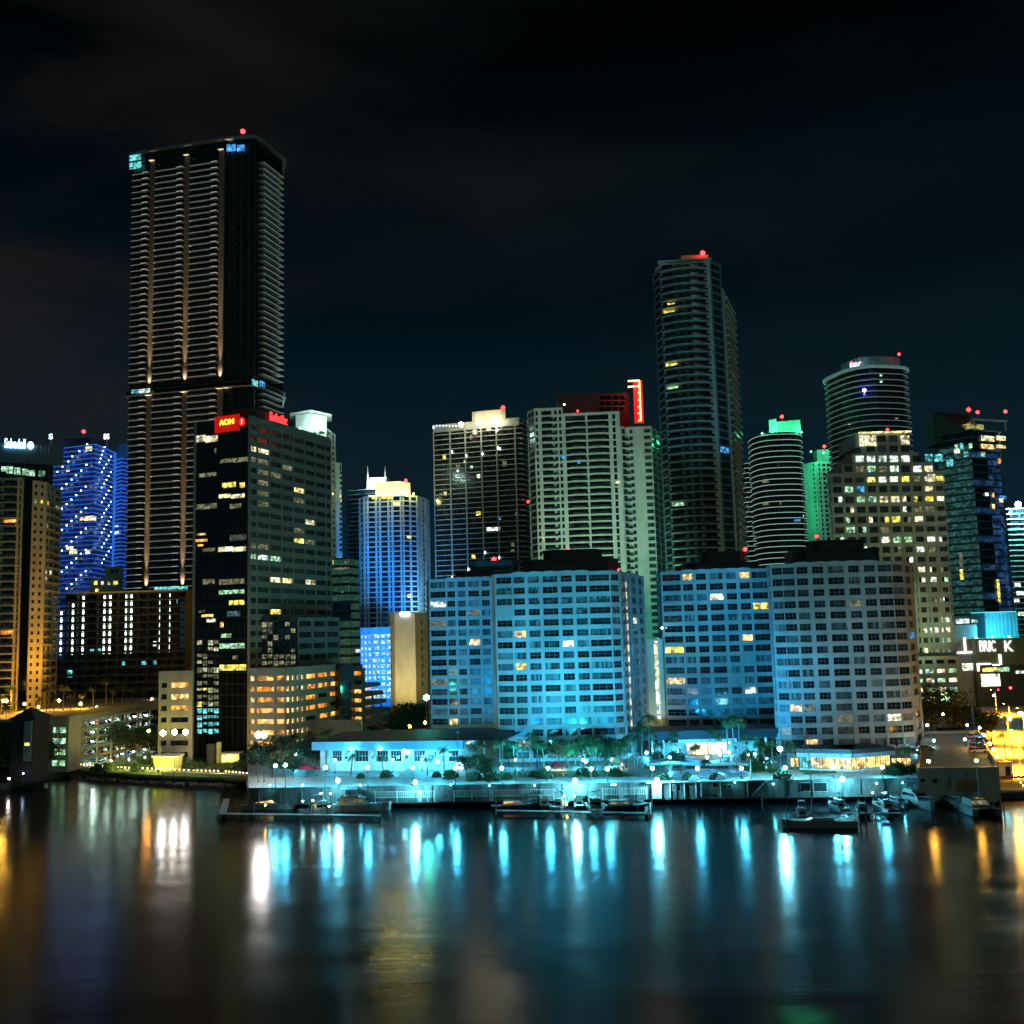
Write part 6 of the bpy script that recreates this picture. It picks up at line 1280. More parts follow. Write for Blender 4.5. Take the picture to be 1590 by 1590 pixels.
# LED bollards of the round promenade, two rows
bm_ = MB(); bm_.ball((0, 0, .55), .2, emit('warm bollard light', (1, .62, .26), 15, True), 1); bm_.cyl(0, 0, 0, .4, .08, .08, black, 5); bme = bm_.mesh('bollard_light')
for i in range(43):
    f = i / 42; k = f * (len(pts) - 1); a = pts[min(int(k), len(pts) - 2)]; c = pts[min(int(k), len(pts) - 2) + 1]; p = a.lerp(c, k - min(int(k), len(pts) - 2))
    o = bpy.data.objects.new('bollard_light', bme); C.objects.link(o); o.location = (p.x, p.y + .1, 2.35); tag(o, 'small warm bollard light in the evenly spaced row along the round promenade', 'bollard light', 'bollard lights along the promenade')
# street lights on the right
for (px, py, Y, zb, s, lab) in ((1520, 1072, 470, 2, 420, 'amber street lamp in front of the shopping centre'), (1543, 1080, 440, 2, 520, 'amber street lamp at the crossing'), (1568, 1116, 268, 2, 1100, 'amber street lamp in the middle of the road'), (1584, 1108, 262, 2, 900, 'tall amber street lamp nearest the water at the right edge'), (1600, 1150, 300, 2, 500, 'amber street lamp outside the right edge')):
    lamp(px, py, Y, zb, AM, s, .45, lab, 'amber street lamps', name='street light', pw=None)
for (px, py) in ((1570, 1140), (1585, 1095), (1560, 1090), (1548, 1110), (1568, 1168), (1592, 1150), (1585, 1196)):
    p = G(px, py, 2); t = thing('road_light', 'amber luminaire on a tall mast over the road, %s' % ('near' if py > 1120 else 'far' if py < 1093 else 'middle'), 'street lamp', (p.x, p.y, 2), 'amber street lamps'); m = MB(); m.cyl(0, 0, 0, 10, .12, .08, steel, 6); m.tube((0, 0, 10), (-1.5, 0, 10.3), .05, steel); o = obj('pole', m); o.parent = t
    m = MB(); m.box(-2.0, -1.4, -.15, .15, 10.2, 10.35, black); m.box(-1.95, -1.45, -.12, .12, 10.16, 10.19, emit('road luminaire lens', (1, .5, .08), 150, True)); o = obj('head', m); o.parent = t
    ld = bpy.data.lights.new('road_lamp', 'SPOT'); ld.energy = 480000; ld.color = (1, .36, .015); ld.spot_size = R(128); ld.spot_blend = .7; ld.shadow_soft_size = .3; lo = bpy.data.objects.new('road_lamp', ld); C.objects.link(lo); lo.parent = t; lo.location = (-1.7, 0, 10.1)
for (px, py, Y, zb, col, s, lab) in ((1442, 1182, 236, 7, AM, 420, 'amber lamp in the bush at the roof deck, left'), (1516, 1181, 233.5, 7, AM, 500, 'amber lamp on the front edge of the roof deck'), (1498, 1148, 275, 7, AM, 160, 'amber lamp left of the parked cars'), (1537, 1155, 262, 2.5, AM, 200, 'amber lamp at the side of the roof deck, far one'), (1542, 1164, 256, 2.5, AM, 200, 'amber lamp at the side of the roof deck, middle one'), (1548, 1175, 250, 2.5, AM, 200, 'amber lamp at the side of the roof deck, near one'),
    (1502, 1126, 300, 3, (.2, .7, 1), 180, 'blue-white lamp in the trees, left of three'), (1521, 1130, 292, 3, (.2, .7, 1), 180, 'blue-white lamp in the trees, middle of three'), (1528, 1141, 284, 3, (.2, .6, 1), 180, 'blue-white lamp in the trees, right of three'), (1440, 1126, 300, 3, (.5, 1, .9), 140, 'white lamp beside the greyer hotel block'), (1464, 1109, 310, 3, (1, .4, .08), 120, 'small orange lamp inside the dark tree'), (1425, 1163, 280, 3, (.3, .85, 1), 220, 'teal lamp at the right corner of the greyer hotel block'), (1450, 1150, 280, 3, (.5, .95, 1), 60, 'small white lamp on the near roof deck')):
    lamp(px, py, Y, zb, col, s * .8, .36, lab, 'lamps around the roof deck', name='deck light')
for i in range(9):
    p = G(1573 + i * 4, 1198 + i * 5.2, 2.6); o = bpy.data.objects.new('bollard_light', bme); C.objects.link(o); o.location = (p.x, p.y, 1.9); tag(o, 'small warm bollard light on the slope beside the amber road', 'bollard light', 'bollard lights beside the road')
# floods that light the stepped office and roof deck front
flood(q(1470, 330, 1100)[0], 330, 14, q(1430, 385, 900)[0], 385, 60, (.7, 1, .62), 120000, 70, 'white-green floodlight below the stepped office block', None, 11)

for (px, py, lab) in ((520, 1180, 'before the left windows of the club house'), (610, 1180, 'before the middle windows of the club house'), (655, 1179, 'before the right windows of the club house'), (800, 1180, 'at the left foot of the centre block'), (905, 1180, 'at the middle of the centre block foot'), (950, 1180, 'under the corner bay of the centre block'),
    (1040, 1176, 'left of the curved planter wall'), (1098, 1176, 'in the middle of the pool garden'), (1118, 1172, 'right of the lobby glass entrance'), (1190, 1178, 'between the pool and the greyer block'), (1205, 1186, 'below the tall bright lamp')):  # extra lamp row added to brighten the terrace deck
    lamp(px, py, 274, TZ, TEAL, 420, .34, 'added smaller teal-white garden lamp ' + lab, 'added garden lamps')
for (px, py) in ((420, 1219), (470, 1219), (560, 1219), (700, 1218), (760, 1219), (830, 1219), (950, 1218), (1045, 1213), (1095, 1213), (1140, 1214), (1200, 1217), (1360, 1216), (1400, 1215)):  # small lights added to turn the retaining wall teal
    p = P(px, py, 250.2 - (px - 386) * .01204); t = thing('wall_light', 'added small teal bulkhead light on the quay retaining wall, %s' % ('below the club house' if px < 720 else 'below the centre hotel block' if px < 1000 else 'above the cabin row' if px < 1150 else 'right of the dark stairs'), 'wall light', tuple(p), 'added bulkhead lights on the retaining wall')
    m = MB(); m.ball((0, -.5, 0), .14, emit('bulkhead light', (.12, .8, .95), 300, True)); o = obj('lens', m); o.parent = t; m = MB(); m.box(-.06, .06, -.4, .6, -.05, .05, black); o = obj('bracket', m); o.parent = t

for (px, Y, tx, lab, col) in ((222, 306, 228, 'left of the bright green tree', (.75, 1, .12)), (246, 304, 240, 'at the foot of the narrow beige wing', (1, .85, .12)), (300, 306, 310, 'on the lawn before the black glass face', (1, .8, .15)), (190, 312, 186, 'under the middle dark tree', (.9, .8, .15)), (345, 300, 352, 'at the right end of the promenade lawn', (1, .8, .2))):  # low floods added to light the lawn planting yellow-green
    x, y = q(px, Y, 1170); x2, y2 = q(tx, Y + 14, 1150); flood(x, y, 3.4, x2, y2, 6.5, col, 9000, 120, 'low yellow-green lawn floodlight ' + lab, 'added lawn floodlights on the promenade', 1.2)
for i, (px, Y) in enumerate(((214, 316), (222, 320), (233, 318), (243, 316), (150, 318), (170, 316), (310, 322), (372, 312), (380, 306), (296, 318))):
    x, y = q(px, Y, 1180); o = bpy.data.objects.new('shrub', BUSH[i % 2]); C.objects.link(o); o.location = (x, y, 2.2 if px < 290 else QZ); k = rnd.uniform(1.1, 1.6); o.scale = (k, k, k); tag(o, 'green-lit shrub on the promenade lawn %s' % ('below the open garage' if px < 250 else 'before the black glass tower'), 'shrub', 'shrubs on the promenade lawn')
# ================================================================== TERRACE BUILDINGS
navy = mat('dark blue roof', (.02, .035, .05), .6); cyw = mat('white painted wall', (.75, .75, .72), .6)
ca, cb = q(497, 280, 1170), q(716, 274, 1170)
b = Bld('club_house', 'long low club house with blue fascia, dark hipped roof and tall white windows', (ca[0], 277, TZ), 'club house'); b.fm = frame_w; b.nm = 3
ze = Z(600, 1164, 275); zf2 = Z(600, 1152, 273); zr2 = Z(640, 1131, 292); lC = math.dist(ca, cb)
b.w.ob(ca, cb, 0, lC, -24, 0, TZ, ze, cyw)
m = MB(); m.ob(ca, cb, -1.5, lC + 1, -.5, 2.2, ze, zf2, mat('blue fascia', (.12, .38, .55), .6)); obj('fascia', m, b.t)
def at_(u, t, z): dx, dy = (cb[0] - ca[0]) / lC, (cb[1] - ca[1]) / lC; return (ca[0] + dx * u + dy * t, ca[1] + dy * u - dx * t, z)
m = MB(); m.add([at_(-2, 2.4, zf2), at_(lC + 12, 2.4, zf2), at_(lC + 14, -26, zf2), at_(-2, -26, zf2), at_(16, -12, zr2), at_(lC + 2, -12, zr2)], [(0, 1, 5, 4), (1, 2, 5), (2, 3, 4, 5), (3, 0, 4), (3, 2, 1, 0)], navy); obj('roof', m, b.t)
for (x0, x1, top, nn) in ((505, 512, 0, 2), (517, 531, 0, 4), (553, 572, 0, 4), (577, 584, 0, 2), (586, 603, 0, 4), (607, 624, 0, 4), (644, 660, 0, 4), (670, 678, 0, 2), (684, 690, 0, 1), (697, 712, 0, 3)):
    u0, z1 = onface(ca, cb, x0, 1165.5); u1, z0_ = onface(ca, cb, x1, 1182); b.win(ca, cb, (u0 + u1) / 2, (z0_ + z1) / 2, u1 - u0, z1 - z0_, gl_blue if nn > 2 else LIT['cyan'], frame_w, nn, .06, True)
for x0 in (538, 631): u0, z1 = onface(ca, cb, x0 - 2, 1172); u1, z0_ = onface(ca, cb, x0 + 3, 1178); b.win(ca, cb, (u0 + u1) / 2, (z0_ + z1) / 2, u1 - u0, z1 - z0_, gl_dark, frame_w, 1, .06, True)
m = MB()
for px in (513, 534, 549, 575, 605, 626, 641, 664, 681): u, _ = onface(ca, cb, px, 1175); m.ob(ca, cb, u - .35, u + .35, 0, .45, TZ, ze, cyw)
obj('pilaster', m, b.t); b.done()
# entrance canopy to its right, running back towards the hotel
wa, wb_ = q(716, 274, 1160), q(772, 300, 1150)
b = Bld('entrance_canopy', 'white-lit entrance canopy rising from the club house towards the centre block', (wa[0], 274, TZ), 'canopy'); b.fm = frame_w; b.nm = 3
l = math.dist(wa, wb_); b.w.ob(wa, wb_, 0, l, -10, -7.6, TZ, zf2, cyw); m = MB(); m.ob(wa, wb_, 0, l, -11, 0, zf2 - 1.3, zf2 - .4, cyw); obj('fascia', m, b.t)
m = MB(); m.ob(wa, wb_, 0, l, -11, -.4, zf2 - .4, zf2 + .5, navy); obj('roof', m, b.t)
m = MB()
for k in range(4): u = 2 + k * (l - 3) / 3; m.ob(wa, wb_, u - .15, u + .15, -.6, -.3, TZ, zf2 - 1.3, cyw)
obj('post', m, b.t)
m = MB(); p = wallpt(wa, (wb_[0] - wa[0]) / l, (wb_[1] - wa[1]) / l, l * .5, -3.5, zf2 - 1.9); m.ball(p, .4, emit('canopy light', (1, .98, .8), 190, True)); obj('ceiling_light', m, b.t); b.done()
# lobby pavilion
la, lb = q(1062, 292, 1150), q(1133, 292, 1150)
b = Bld('lobby_pavilion', 'glass lobby pavilion glowing warm under a dark roof behind the pool', (la[0], 292, TZ), 'pavilion'); b.fm = frame_d; b.nm = 6
l = math.dist(la, lb); zl1 = Z(1095, 1152, 292); b.w.ob(la, lb, -8, l + 8, -12, -.5, TZ, zl1, mat('dark lobby wall', (.10, .11, .11), .7))
lobg = emit('lobby interior', (1, .72, .32), 2.4, True, .55)
b.win(la, lb, l * .28, TZ + (zl1 - TZ) * .5, l * .44, (zl1 - TZ) * .86, lobg, frame_w, 5, .0, True); b.win(la, lb, l * .73, TZ + (zl1 - TZ) * .5, l * .40, (zl1 - TZ) * .86, lobg, frame_w, 4, .0, True)
m = MB(); m.ob(la, lb, -1.5, l + 1.5, -1, 2.2, zl1, zl1 + 1.0, cyw); obj('fascia', m, b.t)
m = MB(); m.ob(la, lb, -22, l + 14, -14, 1.6, zl1 + 1.0, Z(1095, 1133, 292), navy); obj('roof', m, b.t)
m = MB()
for px in (1066, 1075, 1083, 1092, 1101, 1117, 1131): u, _ = onface(la, lb, px, 1154); p = wallpt(la, 1, 0, u, 1.2, zl1 - .25); m.ball(p, .14, emit('soffit spot', (.7, 1, .95), 90, True))
obj('soffit_light', m, b.t)
m = MB()
for px in (1014, 1024, 1030, 1190): p = P(px, 1160, 290); m.cyl(p.x, p.y, TZ, TZ + 4.6, .35, .35, cyw, 8)
obj('column', m, b.t); b.done()
# lit stairway block between hotels
sa_, sb2 = q(1005, 325, 1050), q(1031, 325, 1050)
b = Bld('stair_tower', 'pale yellow service block with one tall glowing glass slit between two hotel blocks', (sa_[0], 325, TZ), 'service block'); b.fm = frame_w; b.nm = 1
zs3 = Z(1018, 992, 325); zs4 = Z(1018, 1120, 325); b.w.ob(sa_, sb2, 0, math.dist(sa_, sb2), -14, 0, TZ, zs3, mat('pale yellow wall', (.60, .58, .38), .7))
n_ = 16; u0, _ = onface(sa_, sb2, 1017, 1050); u1, _ = onface(sa_, sb2, 1025, 1050)
for i in range(n_):
    z = zs4 + .6 + (zs3 - 1.2 - zs4) * (i + .5) / n_; b.win(sa_, sb2, (u0 + u1) / 2, z, u1 - u0, (zs3 - 1.4 - zs4) / n_, emit('stair glow', (.85, 1, .5), 1.7, tex=1.1), frame_d, 1, .04, True)
m = MB(); p = P(1028, 975, 322); m.cyl(p.x, p.y, zs3, p.z, .12, .12, steel); m.ball((p.x, p.y, p.z), .35, emit('mast tip light', (.5, 1, 1), 25, True)); m.ob(sa_, sb2, 3.6, 4.2, 0, .5, TZ, zs3 + .4, cyw); obj('mast', m, b.t)
b.done()
flood(q(1010, 318, 1100)[0], 314, TZ + 1.4, q(1012, 325, 1050)[0], 325, 26, (1, .95, .35), 3800, 100, 'yellow uplight at the foot of the glowing stairway', None)
# restaurant pavilion
ra, rb, rc = q(1241, 257, 1180), q(1322, 252, 1180), q(1383, 256, 1180)
b = Bld('restaurant_pavilion', 'low restaurant with amber-lit glass front and dark canopy below the greyer block', (ra[0], 252, TZ), 'restaurant'); b.fm = frame_d; zr0 = Z(1300, 1176, 253); resg = emit('restaurant interior', (1, .60, .18), 1.9, True, .8)
for (a, c, n, up) in ((ra, rb, 9, 1), (rb, rc, 8, 1)):
    l = math.dist(a, c); b.w.ob(a, c, 0, l, -9, -.4, TZ, zr0, M['dark lobby wall']); b.w.ob(a, c, 0, l, -.4, .1, TZ - .1, TZ + .5, cyw)
    for k in range(n): b.win(a, c, l * (k + .5) / n, (TZ + .5 + zr0) / 2, l / n * .96, zr0 - TZ - .6, resg if not (a is ra and k in (0, 1)) else LIT['cyan'], frame_d, 2, -.3, True)
m = MB(); zt_ = Z(1300, 1163, 253)
for (a, c) in ((ra, rb), (rb, rc)): l = math.dist(a, c); m.ob(a, c, -.3, l + .3, -9, 1.3, zr0 + 1.0, zt_, navy)
obj('roof', m, b.t); m = MB()
for (a, c) in ((ra, rb), (rb, rc)): l = math.dist(a, c); m.ob(a, c, -.3, l + .3, 1.0, 1.4, zr0, zr0 + 1.0, mat('canopy front', (.25, .35, .42), .6))
obj('fascia', m, b.t)
b.litpx(q(1383, 257, 1180), q(1416, 259, 1180), [(1384, 1177, 1391, 1191, resg), (1392, 1177, 1399, 1191, resg), (1400, 1177, 1406, 1190, resg), (1407, 1177, 1414, 1190, resg), ], fm=frame_d, nm=1, out=.1)
b.litpx(q(1222, 259, 1180), q(1241, 257.5, 1180), [(1228, 1177, 1234, 1190, resg), (1235, 1177, 1240, 1190, resg)], fm=frame_d, nm=1, out=.1)
b.w.ob(q(1383, 257.2, 1180), q(1416, 259.2, 1180), 0, 5.8, -2, 0, TZ, zr0 + 1, M['dark lobby wall']); b.w.ob(q(1222, 259.2, 1180), q(1241, 257.7, 1180), 0, 3.1, -2, 0, TZ, zr0 + .6, M['dark lobby wall']); b.done()
# pool, deck furniture
poolm = emit('glowing pool water', (.01, .36, .85), .55, tex=.35)  # underwater light put into the water surface as emission
def px_poly(pp, z): return [gp(x, y, z) for x, y in pp]
m = MB(); pl = px_poly([(1040, 1206), (1160, 1206), (1164, 1200), (1155, 1196), (1100, 1194), (1046, 1196), (1034, 1200)], TZ + .02); m.prism(list(reversed(pl)) if False else pl, TZ + .004, TZ + .05, poolm); 
o = obj('pool_water', m); o['kind'] = 'structure'
m = MB(); pl = px_poly([(500, 1206), (618, 1206), (622, 1200), (600, 1197), (560, 1199), (520, 1197), (505, 1200)], TZ); m.prism(pl, TZ + .004, TZ + .05, poolm); o = obj('pool_water', m); o['kind'] = 'structure'
gr_m = MB()
for pp in ([(1000, 1188), (1055, 1184), (1060, 1188), (1020, 1193), (998, 1194)], [(1135, 1188), (1180, 1190), (1205, 1198), (1170, 1200), (1140, 1192)], [(760, 1200), (960, 1196), (985, 1205), (770, 1208)], [(1240, 1196), (1290, 1192), (1300, 1200), (1250, 1203)]):
    gr_m.prism(px_poly(pp, TZ), TZ + .002, TZ + .09, lawn_m)
tag(obj('grass', gr_m), 'clipped lawn patches between the paths of the hotel terrace', 'lawn', kind='stuff')
# curved planter walls
for k, (pp, lab) in enumerate((([(1060, 1178), (1075, 1184), (1095, 1187), (1115, 1184), (1132, 1178)], 'curved white planter wall behind the pool, farther one'), ([(1005, 1190), (1040, 1186), (1070, 1188), (1100, 1190), (1130, 1188), (1165, 1190), (1190, 1194)], 'long curved white wall behind the loungers'))):
    m = MB(); 
    for p0, p1 in zip(pp, pp[1:]): a, c = gp(*p0, TZ), gp(*p1, TZ); m.ob(a, c, 0, math.dist(a, c), -.2, .2, TZ, TZ + .7, cyw)
    o = obj('planter_wall', m); tag(o, lab, 'planter wall')
def lounger():
    t = thing('sun_lounger', 'dark sun lounger in the row behind the long pool', 'sun lounger', (0, 0, 0), 'sun loungers behind the pool'); fb = mat('dark mesh fabric', (.05, .06, .07), .8)
    m = MB(); m.box(-.33, .33, -1.0, .3, .30, .38, fb); o = obj('seat', m); o.parent = t
    m = MB(); m.hexa([(-.33, .3, .30), (.33, .3, .30), (.33, .95, .75), (-.33, .95, .75), (-.33, .3, .38), (.33, .3, .38), (.33, .9, .82), (-.33, .9, .82)], fb); o = obj('backrest', m); o.parent = t
    for x in (-.28, .28):
        for y in (-.9, .25): m = MB(); m.cyl(x, y, 0, .3, .03, .03, black, 5); o = obj('leg', m); o.parent = t
    return t
pr = lounger(); xs = [1046, 1049.5, 1054, 1057, 1067, 1070, 1075, 1078, 1090, 1093, 1098, 1101, 1106, 1111, 1116, 1119, 1123, 1128]
for i, x in enumerate(xs):
    o = pr if i == 0 else copy_tree(pr); p = G(x, 1193.5, TZ); o.location = p; o.rotation_euler = (0, 0, math.pi + rnd.uniform(-.1, .1)) 
def umbrella(px, py, hp, w, col, label, closed=False, square=False):
    p = G(px, py, TZ); t = thing('umbrella', label, 'umbrella', tuple(p)); h = hp * p.y / F; m = MB(); m.cyl(0, 0, 0, h, .06, .05, steel, 6); m.cyl(0, 0, 0, .12, .4, .4, black, 8); o = obj('pole', m); o.parent = t
    m = MB(); n = 4 if square else 8; rr = w / 2
    if closed: m.cyl(0, 0, h * .35, h, .32, .05, col, 8)
    else:
        rim = [(rr * math.cos(2 * math.pi * (k + .5) / n), rr * math.sin(2 * math.pi * (k + .5) / n), h * .66) for k in range(n)]; mid = [(x * .5, y * .5, h * .88) for x, y, z in rim]; drop = [(x, y, z - .22) for x, y, z in rim]
        m.add(rim + mid + [(0, 0, h)] + drop, [(k, (k + 1) % n, n + (k + 1) % n, n + k) for k in range(n)] + [(n + k, n + (k + 1) % n, 2 * n) for k in range(n)] + [(2 * n + 1 + k, 2 * n + 1 + (k + 1) % n, (k + 1) % n, k) for k in range(n)], col)
    o = obj('canopy', m); o.parent = t
redc = mat('red canvas', (.42, .03, .04), .8, var=.06)
umbrella(475, 1206, 20, 5.0, redc, 'wide red canopy tent on the terrace left of the tall thin palm', square=True); umbrella(865, 1204, 22, 3.4, redc, 'round red umbrella before the centre hotel block')
umbrella(491, 1204, 16, 2.4, redc, 'smaller red umbrella just right of the wide red canopy')
umbrella(834, 1203, 24, 1, mat('blue canvas', (.02, .05, .35), .8), 'closed blue umbrella left of the round red one', True); umbrella(973, 1200, 22, 1, redc, 'closed dark red umbrella right of the round dark tree', True)
umbrella(958, 1196, 20, 3.0, mat('tan canvas', (.5, .35, .15), .8), 'open tan umbrella between the round trees')
t = thing('kiosk', 'small white glowing kiosk left of the dark spreading tree', 'kiosk', tuple(G(714, 1196, TZ))); m = MB(); m.box(-1.0, 1.0, -.5, .5, 0, 2.3, cyw); o = obj('wall', m); o.parent = t; m = MB(); m.box(-.9, .9, -.56, -.51, .5, 2.1, emit('kiosk glow', (.6, 1, .95), 6, True)); o = obj('lit_panel', m); o.parent = t; m = MB(); m.box(-1.2, 1.2, -.7, .7, 2.3, 2.45, cyw); o = obj('roof', m); o.parent = t
def bench(px, py, lab):
    t = thing('garden_table', lab, 'table', tuple(G(px, py, TZ)), 'white tables on the terrace'); m = MB(); m.cyl(0, 0, .7, .74, .55, .55, cyw, 12); o = obj('table_top', m); o.parent = t; m = MB(); m.cyl(0, 0, 0, .7, .05, .05, cyw, 6); m.cyl(0, 0, 0, .05, .3, .3, cyw, 8); o = obj('leg', m); o.parent = t
for (px, py) in ((795, 1205), (803, 1206), (812, 1204), (820, 1206), (845, 1206), (858, 1207), (875, 1206), (1255, 1198), (1275, 1199), (1340, 1199), (1352, 1200), (1365, 1199)): bench(px, py, 'round white table on the terrace, %s' % ('before the centre hotel block' if px < 900 else 'before the restaurant front'))
# ================================================================== QUAY WALL FEATURES
qa, qb = tA, tB
def uq(px, py=1218): return onface(qa, qb, px, py)
lq = math.dist(qa, qb)
b = Bld('terrace_parapet', 'long teal-lit retaining wall with pale coping between the quay and the hotel terrace', (qa[0], qa[1], QZ), 'wall'); b.fm = frame_d; b.nm = 2
b.w.ob(qa, qb, 0, lq, -.4, .25, TZ, TZ + .15, mat('terrace wall stucco', (.38, .38, .35))); 
b.litpx(qa, qb, [(1242, 1215, 1263, 1229, gl_dark), (1263, 1215, 1284, 1229, gl_dark), (1051, 1217, 1057, 1228, gl_dark), (1044, 1217, 1050, 1228, LIT['dim']), (1082, 1217, 1087, 1229, gl_dark), (1070, 1215, 1075, 1221, gl_dark), (1106, 1215, 1114, 1223, gl_dark), (1122, 1218, 1128, 1224, gl_dark), (1130, 1218, 1136, 1224, gl_dark)], fm=frame_w, nm=1, out=.05)
m = MB()
for k in range(30): u = lq * (k + .5) / 30; m.ob(qa, qb, u - .18, u + .18, 0, .3, QZ, TZ, M['terrace wall stucco'])
obj('buttress', m, b.t)
m = MB()
for px in (1040, 1062, 1080, 1088, 1118, 1160): u, _ = uq(px); m.ob(qa, qb, u - .12, u + .12, 0, .5, QZ, TZ + .3, cyw)
u0 = uq(1003)[0]; u1 = uq(1160)[0]; m.ob(qa, qb, u0, u1, 0, 1.6, TZ + .1, TZ + .35, cyw); m.ob(qa, qb, uq(1012)[0], uq(1026)[0], .0, 1.5, QZ, TZ + .05, cyw)
for (a_, c_) in ((1070, 1086), (1112, 1128)):
    for k in range(5): f = k / 5; ua = uq(a_ + (c_ - a_) * f)[0]; ub = uq(a_ + (c_ - a_) * (f + .2))[0]; m.ob(qa, qb, ua, ub, -.5, .3, TZ + .35, TZ + .6 + .9 * math.sin(math.pi * (f + .1)), cyw)
obj('cabin_front', m, b.t); b.done()
def fence(px0, px1, lab, t=1.8, h=1.5, z=None):
    u0 = uq(px0)[0]; u1 = uq(px1)[0]; z = QZ + 1.0 if z is None else z; tt_ = thing('fence', lab, 'fence', wallpt(qa, (qb[0] - qa[0]) / lq, (qb[1] - qa[1]) / lq, u0, t, z), 'white picket fences along the quay')
    m = MB(); m.ob(qa, qb, u0, u1, t - .04, t + .04, z + h - .1, z + h, frame_w); m.ob(qa, qb, u0, u1, t - .04, t + .04, z + .1, z + .2, frame_w); n = int((u1 - u0) / .45)
    for k in range(n): u = u0 + (k + .5) * (u1 - u0) / n; m.ob(qa, qb, u - .05, u + .05, t - .03, t + .03, z, z + h, frame_w)
    obj('railing', m, tt_); m = MB()
    for k in range(3): u = u0 + (u1 - u0) * k / 2; m.ob(qa, qb, u - .1, u + .1, t - .08, t + .08, QZ, z + h + .15, frame_w)
    obj('post', m, tt_)
for (a_, c_, lab) in ((585, 652, 'white picket fence below the middle of the club house'), (655, 676, 'short picket fence right of the small quay palm'), (706, 762, 'picket fence below the dark spreading tree'), (765, 860, 'long picket fence below the centre hotel block'), (935, 962, 'picket fence right of the brightest quay lamp'), (965, 1003, 'picket fence left of the white kiosk-like cabin')): fence(a_, c_, lab)
def stairs(px0, px1, lab):
    u0 = uq(px0)[0]; u1 = uq(px1)[0]; m = MB(); n = 10
    for k in range(n): ua = u0 + (u1 - u0) * k / n; ub = u0 + (u1 - u0) * (k + 1) / n; m.ob(qa, qb, ua, ub, .3, 1.6, QZ + .02, QZ + .05 + (TZ - QZ) * (k + 1) / n, M['terrace wall stucco'])
    o = obj('stairs', m); tag(o, lab, 'stairs')
stairs(683, 703, 'dark outdoor stairs climbing from the quay below the dark tree'); stairs(1165, 1190, 'dark stairs right of the cabin row')
def bench2(px, lab):
    u, _ = uq(px); p = wallpt(qa, (qb[0] - qa[0]) / lq, (qb[1] - qa[1]) / lq, u, 3.2, QZ + .06); t = thing('bench', lab, 'bench', p, 'benches along the quay'); m = MB(); m.box(-1.5, 1.5, -.25, .25, .42, .5, bark2); o = obj('seat', m); o.parent = t; m = MB(); m.box(-1.5, 1.5, .2, .28, .55, .9, bark2); o = obj('backrest', m); o.parent = t
    for x in (-1.3, 1.3): m = MB(); m.box(x - .06, x + .06, -.22, .24, 0, .42, black); o = obj('leg', m); o.parent = t
for px, l_ in ((800, 'left of the middle boats'), (820, 'behind the middle boats'), (950, 'right of the brightest lamp'), (978, 'left of the white cabin'), (1100, 'before the cabin row'), (560, 'below the club house left part'), (610, 'below the club house middle')): bench2(px, 'low dark bench on the quay, ' + l_)
# warehouse with the parking deck on top, right
wa, wb_ = q(1425, 233, 1210), q(1552, 231, 1210); wz = Z(1480, 1197.5, 232)
b = Bld('warehouse', 'plain cream waterfront warehouse with parking on its roof, lower right', (wa[0], 232, QZ), 'warehouse'); b.fm = None; b.nm = 1; wm_ = mat('cream warehouse wall', (.42, .39, .30), .85, var=.15, bump=.2)
bkl, bkr = gp(1432, 1140, wz), gp(1520, 1138, wz)
b.w.prism([wa, wb_, bkr, bkl], QZ - 1, wz, wm_, mat('roof deck asphalt', (.12, .13, .13), .6, var=.3, scale=.4))
for i in range(4):
    pp = [wa, wb_, bkr, bkl]; a, c = pp[i], pp[(i + 1) % 4]; b.w.ob(a, c, 0, math.dist(a, c), -.35, .05, wz, wz + .8, wm_)
ply = mat('plywood shutter', (.34, .20, .07), .7)
b.litpx(wa, wb_, [(1429, 1209, 1436, 1214, gl_dark), (1448, 1209, 1455, 1216, gl_dark)], out=.04); m = MB()
for (x0, y0, x1, y1) in ((1472, 1208, 1478, 1222), (1484, 1212, 1520, 1230)): u0, z1 = onface(wa, wb_, x0, y0); u1, z0_ = onface(wa, wb_, x1, y1); m.ob(wa, wb_, u0, u1, -.1, .06, max(z0_, QZ), z1, ply)
obj('shutter', m, b.t)
b.done()
for i, (x, y, r_, ci, lab) in enumerate(((1518, 1169, 0.12, 0, 'white car parked on the warehouse roof, nearest the lamp'), (1520, 1162, 0.15, 2, 'black car behind the white one on the warehouse roof'), (1522, 1153, .1, 4, 'dark blue car third from the edge on the warehouse roof'), (1516, 1147, .15, 1, 'silver car farthest back on the warehouse roof'), (1437, 1166, .05, 5, 'grey car at the left of the warehouse roof'))):
    p = G(x, y, wz); car(p.x, p.y, wz + .005, r_, ci, lab, 'cars on the warehouse roof', True)
for i, (x, y, ci) in enumerate(((1570, 1090, 3), (1584, 1086, 0), (1556, 1079, 3), (1578, 1080, 2), (1590, 1083, 1))):
    p = G(x, y, 2.0); car(p.x, p.y, 2.01, 1.4, ci, '%s car waiting at the traffic light, %s' % (cn[ci], ('nearest', 'second', 'leftmost', 'farthest', 'at the right edge')[i]), 'cars at the crossing', True)
t = thing('guard_hut', 'small white hut between the warehouse roof and the amber road', 'hut', tuple(G(1556, 1203, 2))); m = MB(); m.box(-2, 2, -1.5, 1.5, 0, 3.0, cyw); o = obj('wall', m); o.parent = t; m = MB(); m.box(-2.2, 2.2, -1.7, 1.7, 3.0, 3.25, dgrey); o = obj('roof', m); o.parent = t; m = MB(); m.box(.2, 1.4, -1.56, -1.5, 0, 2.2, gl_dark); o = obj('door', m); o.parent = t
